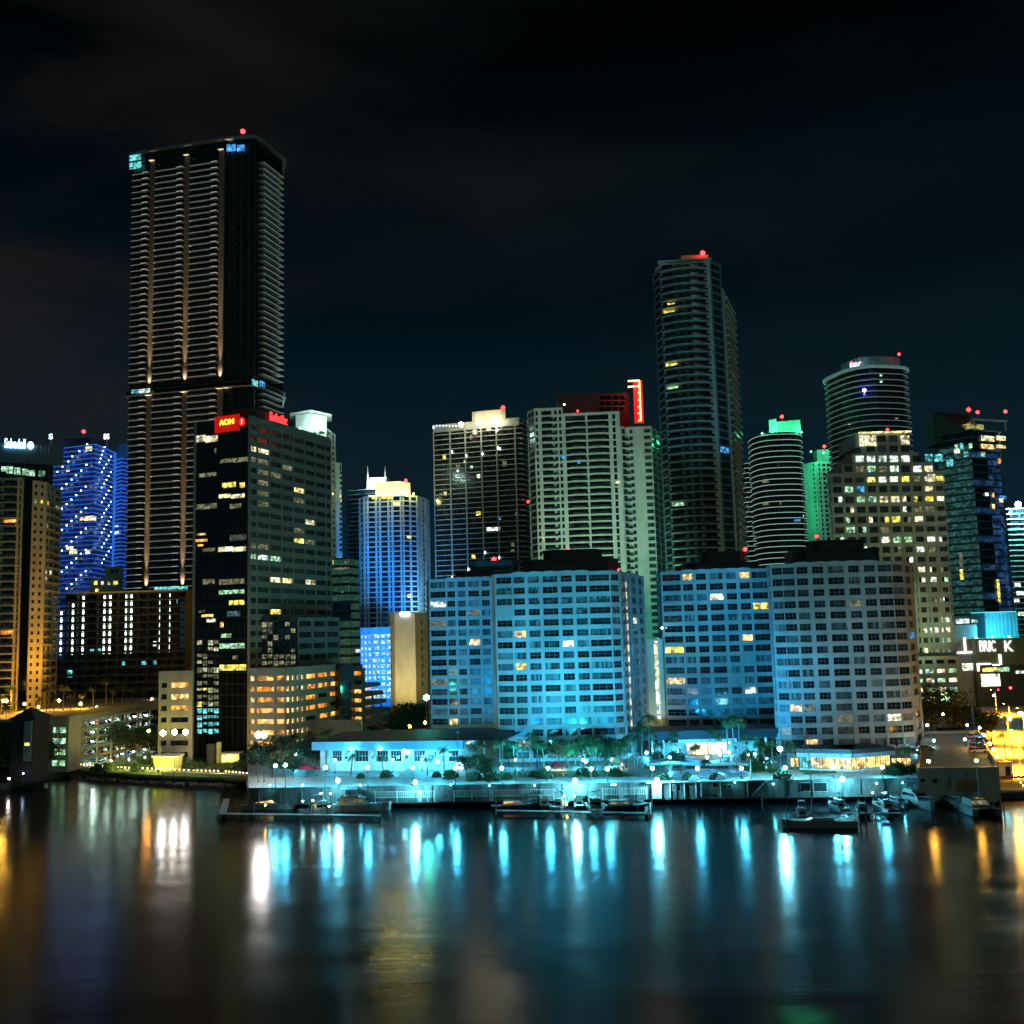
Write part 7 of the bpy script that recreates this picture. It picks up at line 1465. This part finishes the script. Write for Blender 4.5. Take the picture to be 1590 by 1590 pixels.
for (px, py, Y) in ((1568, 1068, 450), (1549, 1071, 455)):
    p = P(px, py, Y); t = thing('traffic_light', 'red traffic light hanging over the crossing, %s one' % ('right' if px > 1560 else 'left'), 'traffic light', (p.x, p.y, 2), 'traffic lights'); m = MB(); m.cyl(0, 0, 0, p.z + .6 - 2, .12, .1, black, 6); o = obj('pole', m); o.parent = t
    m = MB(); m.box(-.25, .25, -.45, -.15, p.z - 3.0, p.z - 1.3, black); o = obj('housing', m); o.parent = t; m = MB(); m.ball((0, -.6, p.z - 2), .55 if px > 1560 else .3, emit('red signal', (1, .02, .02), 30, True)); o = obj('lamp', m); o.parent = t
# curved ramp garage beyond the club house
ra, rb, rc = q(545, 372, 1100), q(566, 368, 1100), q(618, 400, 1100)
b = Bld('parking_garage', 'stepped ramp garage with amber slots behind the club house roof', (ra[0], 370, 3), 'parking garage'); b.fm = None; b.nm = 1
zq1 = Z(552, 1034, 370); b.core(backed([ra, rb], 20), 2, zq1, gcon, None, .5); fr = (zq1 - 4) / 8.2
b.facade(ra, rb, 3.2, fr, 8, [(.3, 0), (1.2, .85), (.3, 0)], gcon, 1.3, .5, .5, gl_dark, .05, lit=lambda i, j: 'orange' if i in (1, 2, 3, 4, 5, 7) else None)
for i in range(7):
    z = 3.2 + i * fr; m = MB(); m.ob(rb, rc, 0, math.dist(rb, rc) * (1 - .09 * i), -14, 0, z, z + 1.4, gcon); obj('ramp_deck', m, b.t)
m = MB()
for u in (.3, 8, 16): m.ob(rb, rc, u - .3, u + .3, -.5, .06, 3, 3.2 + fr * (6.5 - u * .12), gcon)
obj('column', m, b.t)
for i in range(6): m = MB(); m.ob(rb, rc, 2, 20, -6, -5.5, 3.2 + i * fr + 2.2, 3.2 + i * fr + 2.35, emit('amber deck light', (1, .45, .08), 2.2, True)); obj('deck_light', m, b.t)
b.done()
# low wall and hedge area before it
m = MB(); a, c = q(470, 330, 1140), q(560, 322, 1120); m.ob(a, c, 0, math.dist(a, c), -1, 0, 3, Z(510, 1118, 326), gcon); o = obj('ramp_wall', m); tag(o, 'plain beige ramp wall glowing amber beside the orange garage', 'wall')
# dark teal glass strip between garages
a, c = q(528, 345, 1080), q(546, 347, 1080); b = Bld('glass_shaft', 'dark blue glass stair shaft between the two orange garages', (a[0], 345, 3), 'stair shaft'); b.fm = frame_d; b.nm = 2; b.w.ob(a, c, 0, math.dist(a, c), -14, 0, 3, Z(537, 1031, 345), dgrey)
for i in range(9): z = 8 + i * 2.75; b.win(a, c, math.dist(a, c) / 2, z, math.dist(a, c) * .94, 2.5, gl_blue, out=.04)
b.done()
# dark house with pyramid roof, far left
t = thing('boat_house', 'black silhouetted house with pyramid roof on the left shore', 'house', (q(34, 300, 1150)[0], 300, QZ)); zt_ = Z(34, 1117, 300); wv = 3.3
m = MB(); m.box(-wv, wv, 0, 10, 0, zt_ - QZ, mat('dark siding', (.02, .018, .016), .8)); o = obj('wall', m); o.parent = t
m = MB(); e = wv + .8; m.add([(-e, -.8, zt_ - QZ), (e, -.8, zt_ - QZ), (e, 10.8, zt_ - QZ), (-e, 10.8, zt_ - QZ), (0, 5, Z(32, 1099, 303) - QZ)], [(0, 1, 4), (1, 2, 4), (2, 3, 4), (3, 0, 4), (3, 2, 1, 0)], dgrey); o = obj('roof', m); o.parent = t
m = MB(); m.box(1.2, 2.6, -.96, -.91, zt_ - QZ - 7.4, zt_ - QZ - 6.6, LIT['yellow']); o = obj('window', m); o.parent = t; m = MB(); m.box(.9, 3.0, -.9, 0, 6, zt_ - QZ - .5, mat('pale pier', (.2, .21, .2), .7)); o = obj('pier', m); o.parent = t
# masts of the shore lamps at the left
lamp(14, 1209, 293, QZ, (1, .85, .8), 90, .3, 'small white lamp low on the dark left shore', None, name='shore light'); lamp(36, 1201, 298, QZ, (.5, .7, 1), 40, .22, 'tiny blue-white lamp on the dark left shore', None, name='shore light'); lamp(50, 1181, 310, QZ, (1, .95, .9), 30, .2, 'tiny white lamp among the dark trees on the left', None, name='shore light')
p = G(54, 1207, QZ); m = MB(); m.cyl(0, 0, 0, 7.5, .12, .09, steel); o = obj('flag_pole', m); o.location = p; tag(o, 'bare grey pole on the dark left shore', 'pole')
# promenade shelter and garden lights by the office tower foot
t = thing('entrance_pavilion', 'yellow-lit round entrance drum at the foot of the black glass face', 'pavilion', (*q(261, 317, 1170), QZ)); m = MB(); m.cyl(0, 0, 0, 4.5, 4.0, 4.4, mat('yellow stucco', (.5, .48, .2), .7), 20); o = obj('wall', m); o.parent = t
m = MB(); m.cyl(0, 0, 4.5, 4.9, 4.8, 4.8, cyw, 20); o = obj('roof', m); o.parent = t
t = thing('entrance_pavilion', 'yellow-glowing glass entrance box right of the dark column', 'pavilion', (*q(358, 331, 1170), QZ)); m = MB(); m.box(-2.9, 2.9, 0, 4, 0, 3.2, dgrey); o = obj('wall', m); o.parent = t
m = MB(); m.box(-2.7, 2.7, -.08, -.02, .3, 2.9, emit('yellow entrance glow', (1, .85, .2), 2.6, True, .9)); o = obj('window', m); o.parent = t; m = MB(); m.box(-3.3, 3.3, -.9, 4.2, 3.2, 3.5, cyw); o = obj('roof', m); o.parent = t
t = thing('sculpture', 'dark cylindrical column before the black glass tower foot', 'column', (*q(328, 330, 1170), QZ)); m = MB(); m.cyl(0, 0, 0, 6.5, 1.4, 1.5, dgrey, 16); o = obj('shaft', m); o.parent = t; m = MB(); m.cyl(2.2, 0.5, 0, 7, .9, .9, mat('yellow stucco', ()), 14) if False else m.cyl(2.3, .5, 0, 7, .8, .8, M['yellow stucco'], 14); o = obj('lit_pillar', m); o.parent = t
for i, (px, py) in enumerate(((306, 1168), (316, 1166), (262, 1172), (345, 1170), (372, 1168), (140, 1186), (172, 1183), (200, 1181), (225, 1178))):
    p = G(px, py, 2.2); t = thing('garden_light', 'low warm garden spotlight on the promenade lawn, %s' % ('near the tower entrance' if px > 250 else 'below the open garage'), 'garden light', tuple(p), 'garden lights on the promenade lawn'); m = MB(); m.ball((0, 0, .35), .16, emit('garden spot', (1, .75, .18), 600, True)); o = obj('lens', m); o.parent = t; m = MB(); m.cyl(0, 0, 0, .25, .1, .1, black, 6); o = obj('base', m); o.parent = t
# glowing hedge/garden lights at hotel gardens (warm)
for i, (px, py) in enumerate(((864, 1186), (872, 1188), (861, 1190), (935, 1198), (960, 1198), (966, 1187), (1162, 1172))):
    lamp(px, py, 270, TZ, (1, .62, .16), 110, .26, 'warm yellow garden lamp %s' % ('by the round red umbrella' if px < 900 else 'by the tan umbrella' if px < 1000 else 'under the palms right of the lobby'), 'warm garden lamps', name='warm garden light')
# ================================================================== BOATS AND DOCKS
hullw = mat('boat gelcoat', (.26, .27, .27), .25, var=.05, coat=.5); hulld = mat('dark hull', (.03, .035, .045), .25, coat=.5); canv = mat('blue boat canvas', (.03, .05, .10), .8); teak = mat('teak deck', (.25, .16, .08), .7)
def hull(m, L_, B_, fb, mt, deck):
    st = [(-.5, .92, .0), (-.25, 1, .02), (0, 1, .06), (.2, .9, .14), (.35, .66, .24), (.46, .3, .34), (.5, .02, .4)]; vs = []
    for f, w, up in st:
        z = fb * (1 + up); vs += [(f * L_, -w * B_ / 2, z), (f * L_ * .96, -w * B_ / 2 * .72, -.25), (f * L_ * .96, w * B_ / 2 * .72, -.25), (f * L_, w * B_ / 2, z)]
    fs = []
    for k in range(len(st) - 1):
        o = k * 4; fs += [(o, o + 1, o + 5, o + 4), (o + 1, o + 2, o + 6, o + 5), (o + 2, o + 3, o + 7, o + 6)]
    fs += [(3, 2, 1, 0)]; m.add(vs, fs, mt); m.add(vs, [(k * 4, k * 4 + 4, k * 4 + 7, k * 4 + 3) for k in range(len(st) - 1)], deck)
def yacht(px, py, L_, rz, label, fly=True, dark=False, lit=None, z=0.0):
    p = G(px, py, 0); t = thing('motor_yacht', label, 'boat', tuple(p), 'boats moored along the quay', rz); B_ = L_ * .29; fb = L_ * .09; mt = hulld if dark else hullw
    m = MB(); hull(m, L_, B_, fb, mt, hullw); o = obj('hull', m); o.parent = t
    h = L_ * .10; m = MB(); w = B_ * .38
    m.hexa([(-L_ * .28, -w, fb), (L_ * .22, -w * .85, fb * 1.1), (L_ * .22, w * .85, fb * 1.1), (-L_ * .28, w, fb), (-L_ * .26, -w * .9, fb + h), (L_ * .08, -w * .75, fb + h), (L_ * .08, w * .75, fb + h), (-L_ * .26, w * .9, fb + h)], hullw); o = obj('cabin', m); o.parent = t
    m = MB(); k = .02
    for s in (-1, 1): m.add([(-L_ * .24, s * (w + k), fb + h * .35), (L_ * .13, s * (w * .90 + k), fb + h * .38), (L_ * .09, s * (w * .82 + k), fb + h * .8), (-L_ * .24, s * (w * .94 + k), fb + h * .8)], [(0, 1, 2, 3)], LIT[lit] if lit else gl_dark)
    m.add([(L_ * .20, -w * .7, fb + h * .35), (L_ * .20, w * .7, fb + h * .35), (L_ * .105, w * .66, fb + h * .9), (L_ * .105, -w * .66, fb + h * .9)], [(0, 1, 2, 3)], gl_dark); m.box(-L_ * .285, -L_ * .27, -w * .6, w * .6, fb + .1, fb + h * .8, gl_dark); o = obj('window', m); o.parent = t
    if fly:
        m = MB(); m.box(-L_ * .24, L_ * .03, -w * .8, w * .8, fb + h, fb + h + .5, hullw); m.box(-L_ * .24, -L_ * .02, -w * .8, w * .8, fb + h + 1.9, fb + h + 2.0, canv if not dark else hullw)
        for x in (-.22, -.04):
            for s in (-1, 1): m.cyl(L_ * x, s * w * .75, fb + h + .5, fb + h + 1.9, .04, .04, steel, 5)
        o = obj('flybridge', m); o.parent = t
    m = MB(); n = 9
    for s in (-1, 1):
        pv = None
        for k in range(n):
            f = -.05 + .53 * k / (n - 1); wv_ = (1 if f < .1 else max(.06, 1 - (f - .1) * 2.35)) * B_ / 2 * .93; pt = (f * L_, s * wv_, fb * 1.15 + .7 + max(0, f - .1) * fb); m.tube((pt[0], pt[1], fb * 1.05), pt, .025, steel, n=4)
            if pv: m.tube(pv, pt, .025, steel, n=4)
            pv = pt
    o = obj('rail', m); o.parent = t
    return t
yacht(418, 1256, 13, R(-8), 'motor yacht lying sideways at the left end of the dock with one amber cabin light', True, False, 'warm'); yacht(470, 1250, 10, R(60), 'small boat with canvas roof between the two long yachts at the left dock', True, True)
yacht(503, 1262, 12, R(25), 'blue-canvas motor boat angled at the left dock, under twin small lamps', True, False); yacht(556, 1258, 16, R(-4), 'largest yacht at the left dock, its pale stern catching the light', True, False, 'dim')
yacht(800, 1256, 11, R(4), 'low motor boat with an orange cabin glow, left of the middle group', False, True, 'orange'); yacht(842, 1252, 10, R(100), 'boat with blue canvas in the middle group', True, True); yacht(872, 1254, 10, R(70), 'yellow-lit boat below the brightest quay lamp', True, False, 'yellow')
yacht(925, 1262, 14, R(-90), 'yacht pointing at the viewer right of the brightest quay lamp', True, False); yacht(967, 1258, 12, R(-5), 'dark green-lit yacht at the right end of the middle group', False, True, 'dim')
yacht(1425, 1250, 15, R(-84), 'white cabin cruiser moored bow-out left of the tall mast, first of three', True, False); yacht(1465, 1248, 13, R(-80), 'pale sport cruiser moored bow-out, second of three', False, False); yacht(1338, 1262, 9, R(80), 'dark small boat right of the long sailing boat', True, True); yacht(1372, 1258, 10, R(95), 'dark boat with blue covers between the sailing boat and the cruisers', True, True); yacht(1395, 1250, 9, R(-85), 'narrow dark boat next to the first white cruiser', False, True)
def sail(px, py, L_, rz, mh, label, cat='sailing boat'):
    t = thing('sailing_boat', label, cat, tuple(G(px, py, 0)), None, rz); m = MB(); hull(m, L_, L_ * .24, 1.25, hullw, teak); o = obj('hull', m); o.parent = t
    m = MB(); m.hexa([(-L_ * .2, -1.1, 1.2), (L_ * .18, -.8, 1.3), (L_ * .18, .8, 1.3), (-L_ * .2, 1.1, 1.2), (-L_ * .18, -.9, 1.9), (L_ * .1, -.6, 1.8), (L_ * .1, .6, 1.8), (-L_ * .18, .9, 1.9)], hullw); o = obj('cabin', m); o.parent = t
    m = MB(); m.cyl(L_ * .08, 0, 1.2, mh, .12, .06, steel, 6); m.tube((L_ * .08, 0, 2.8), (-L_ * .3, 0, 2.7), .1, canv); m.tube((L_ * .08, 0, mh * .98), (L_ * .48, 0, 1.6), .02, steel, n=4); m.tube((L_ * .08, 0, mh * .98), (-L_ * .48, 0, 1.4), .02, steel, n=4); m.tube((L_ * .08, -.9, mh * .6), (L_ * .08, .9, mh * .6), .04, steel, n=4); o = obj('mast', m); o.parent = t
    return t
yacht(445, 1246, 9, R(80), 'small dark boat behind the leftmost yacht', True, True); yacht(525, 1247, 9, R(100), 'small boat between the blue-canvas boat and the largest yacht', True, True); yacht(590, 1250, 7, R(5), 'short dark tender at the end of the left dock', False, True); yacht(900, 1252, 9, R(85), 'small boat directly below the brightest quay lamp', True, True); yacht(780, 1246, 8, R(10), 'little dark boat behind the orange-lit motor boat', False, True); yacht(992, 1250, 7, R(95), 'small dark boat in the corner of the middle basin', False, True); yacht(1245, 1268, 8, R(80), 'small cluttered boat behind the long sailing boat, left', True, True); yacht(1300, 1256, 9, R(95), 'small boat with dark top behind the long sailing boat, right', True, False); yacht(1490, 1252, 10, R(-88), 'dark sport boat between the pale cruiser and the catamaran', False, True)
sail(1272, 1284, 15, R(178), 19, 'long pale sailing boat lying sideways, nearest boat to the viewer on the right'); 
t = sail(1519, 1252, 11, R(-90), 22, 'boat with the tallest mast before the plywood shutter')
def catam(px, py, label):
    t = thing('catamaran', label, 'catamaran', tuple(G(px, py, 0)), None, R(0)); 
    for s in (-1, 1): m = MB(); m.hexa([(s * 2.4 - .6, -4.5, .1), (s * 2.4 + .6, -4.5, .1), (s * 2.4 + .6, 4.5, .1), (s * 2.4 - .6, 4.5, .1), (s * 2.4 - .7, -5.2, 1.6), (s * 2.4 + .7, -5.2, 1.6), (s * 2.4 + .7, 4.6, 1.5), (s * 2.4 - .7, 4.6, 1.5)], hullw); o = obj('hull', m); o.parent = t
    m = MB(); m.box(-2.6, 2.6, -3, 3.5, 1.2, 1.7, hullw); o = obj('deck', m); o.parent = t; m = MB(); m.hexa([(-1.9, -2.2, 1.7), (1.9, -2.2, 1.7), (2.0, 2.6, 1.7), (-2.0, 2.6, 1.7), (-1.6, -1.0, 2.9), (1.6, -1.0, 2.9), (1.8, 2.4, 3.0), (-1.8, 2.4, 3.0)], hullw); o = obj('cabin', m); o.parent = t
    m = MB(); m.add([(-1.75, -2.0, 1.95), (1.75, -2.0, 1.95), (1.6, -1.25, 2.7), (-1.6, -1.25, 2.7)], [(0, 1, 2, 3)], LIT['dim']); o = obj('window', m); o.parent = t
catam(1517, 1262, 'white catamaran moored stern-in before the plywood shutter')
def dock(pp, w, label):
    m = MB(); a0 = G(*pp[0], .7)
    for p0, p1 in zip(pp, pp[1:]):
        a, c = gp(*p0, .9), gp(*p1, .9); m.ob(a, c, 0, math.dist(a, c), -w / 2, w / 2, .72, .9, mat('dock planks', (.13, .12, .10), .8, var=.3, scale=2))
        n = max(2, int(math.dist(a, c) / 5))
        for k in range(n + 1): f = k / n; x, y = a[0] + (c[0] - a[0]) * f, a[1] + (c[1] - a[1]) * f; m.cyl(x, y - w / 2, -2, .72, .14, .14, bark2, 6)
    o = obj('dock', m); tag(o, label, 'dock', 'floating docks')
dock([(338, 1263), (590, 1266)], 2.0, 'long low dock in front of the left boats'); dock([(352, 1240), (345, 1263)], 1.6, 'short dock at the left end running to the shore'); dock([(770, 1258), (1006, 1262)], 1.8, 'long dock in front of the middle boats'); dock([(1006, 1246), (1006, 1264)], 1.4, 'short dock closing the middle basin'); dock([(1230, 1262), (1400, 1262)], 1.4, 'dock behind the long pale sailing boat')
pm_ = MB(); pm_.cyl(0, 0, -2, 3.0, .2, .17, bark2, 8); pme = pm_.mesh('mooring_pile')
for (px, py) in ((340, 1266), (394, 1268), (508, 1270), (590, 1268), (574, 1248), (462, 1240), (1008, 1268), (1012, 1252), (990, 1262), (770, 1264), (1184, 1256), (1224, 1290), (1336, 1284), (1345, 1276), (1400, 1262), (1447, 1262), (1488, 1262), (1545, 1268), (1552, 1262), (1560, 1270), (705, 1246), (848, 1240), (926, 1246)):
    o = bpy.data.objects.new('mooring_pile', pme); C.objects.link(o); o.location = G(px, py, 0); tag(o, 'dark wooden mooring pile standing in the water %s' % ('by the left dock' if px < 650 else 'by the middle docks' if px < 1100 else 'by the right boats'), 'mooring pile', 'wooden mooring piles')
# small dock lamps
for (px, py, col, lab) in ((380 + 118.5, 1232, (.8, 1, .8), 'left of the twin green-white dock lights'), (513, 1232, (.8, 1, .8), 'right of the twin green-white dock lights'), (470, 1244, (.6, 1, .9), 'left small light between the left boats'), (486, 1243, (.6, 1, .9), 'right small light between the left boats'), (412, 1250, (1, .7, .2), 'amber light on the leftmost yacht side'), (511, 1252, (1, .7, .2), 'amber light at the dock beside the blue-canvas boat'), (876, 1236, (.6, 1, .8), 'white light before the brightest quay lamp'), (892, 1236, (1, .8, .1), 'yellow light before the brightest quay lamp'), (880, 1249, (1, .6, .1), 'amber light on the yellow-lit boat'), (958, 1257, (.4, 1, .5), 'green light on the dock of the green-lit yacht'), (1297, 1240, (.6, 1, .9), 'small white dock light left of the amber one'), (1311, 1252, (1, .65, .1), 'amber dock light behind the long sailing boat'), (1355, 1231, (.6, .9, 1), 'small bluish dock light before the retaining wall'), (1519, 1229, (1, .9, .2), 'yellow light at the catamaran'), (955, 1218, (.5, .9, 1), 'small light on the fence right of the brightest lamp')):
    lamp(px, py, 238 if py > 1228 else 244, .5, col, 70, .2, 'tiny dock lamp, ' + lab, 'small dock lamps', 'dock_lamp', name='dock light %.1f %.1f' % (col[0], col[2]))

fp_ = MB(); fp_.cyl(0, 0, -2, 1.9, .17, .15, bark2, 7); fpm = fp_.mesh('fender_pile')
for k in range(34):
    px = 400 + k * 30.4; p = G(px, 1244 - (px - 386) * .0015, 0); o = bpy.data.objects.new('fender_pile', fpm); C.objects.link(o); o.location = (p.x, p.y - .3, 0); tag(o, 'dark timber fender pile standing against the quay wall in an even row', 'fender pile', 'fender piles along the quay wall')
for (px, py, lab, ci) in ((430, 1231, 'left end of the quay, behind the leftmost yacht', 0), (655, 1231, 'quay below the club house', 1), (742, 1231, 'quay below the entrance canopy', 0), (1030, 1231, 'quay before the white cabin', 1), (1180, 1230, 'quay by the dark stairs', 0), (1320, 1229, 'quay behind the long sailing boat', 1), (1405, 1229, 'right end of the quay', 0)):
    p = G(px, py, QZ + .06); t = thing('dock_box', 'low white storage box on the ' + lab, 'dock box', tuple(p), 'storage boxes on the quay'); m = MB(); m.box(-.9, .9, -.4, .4, 0, .65, hullw); o = obj('body', m); o.parent = t; m = MB(); m.hexa([(-.95, -.45, .65), (.95, -.45, .65), (.95, .45, .65), (-.95, .45, .65), (-.9, -.3, .82), (.9, -.3, .82), (.9, .3, .82), (-.9, .3, .82)], hullw); o = obj('lid', m); o.parent = t
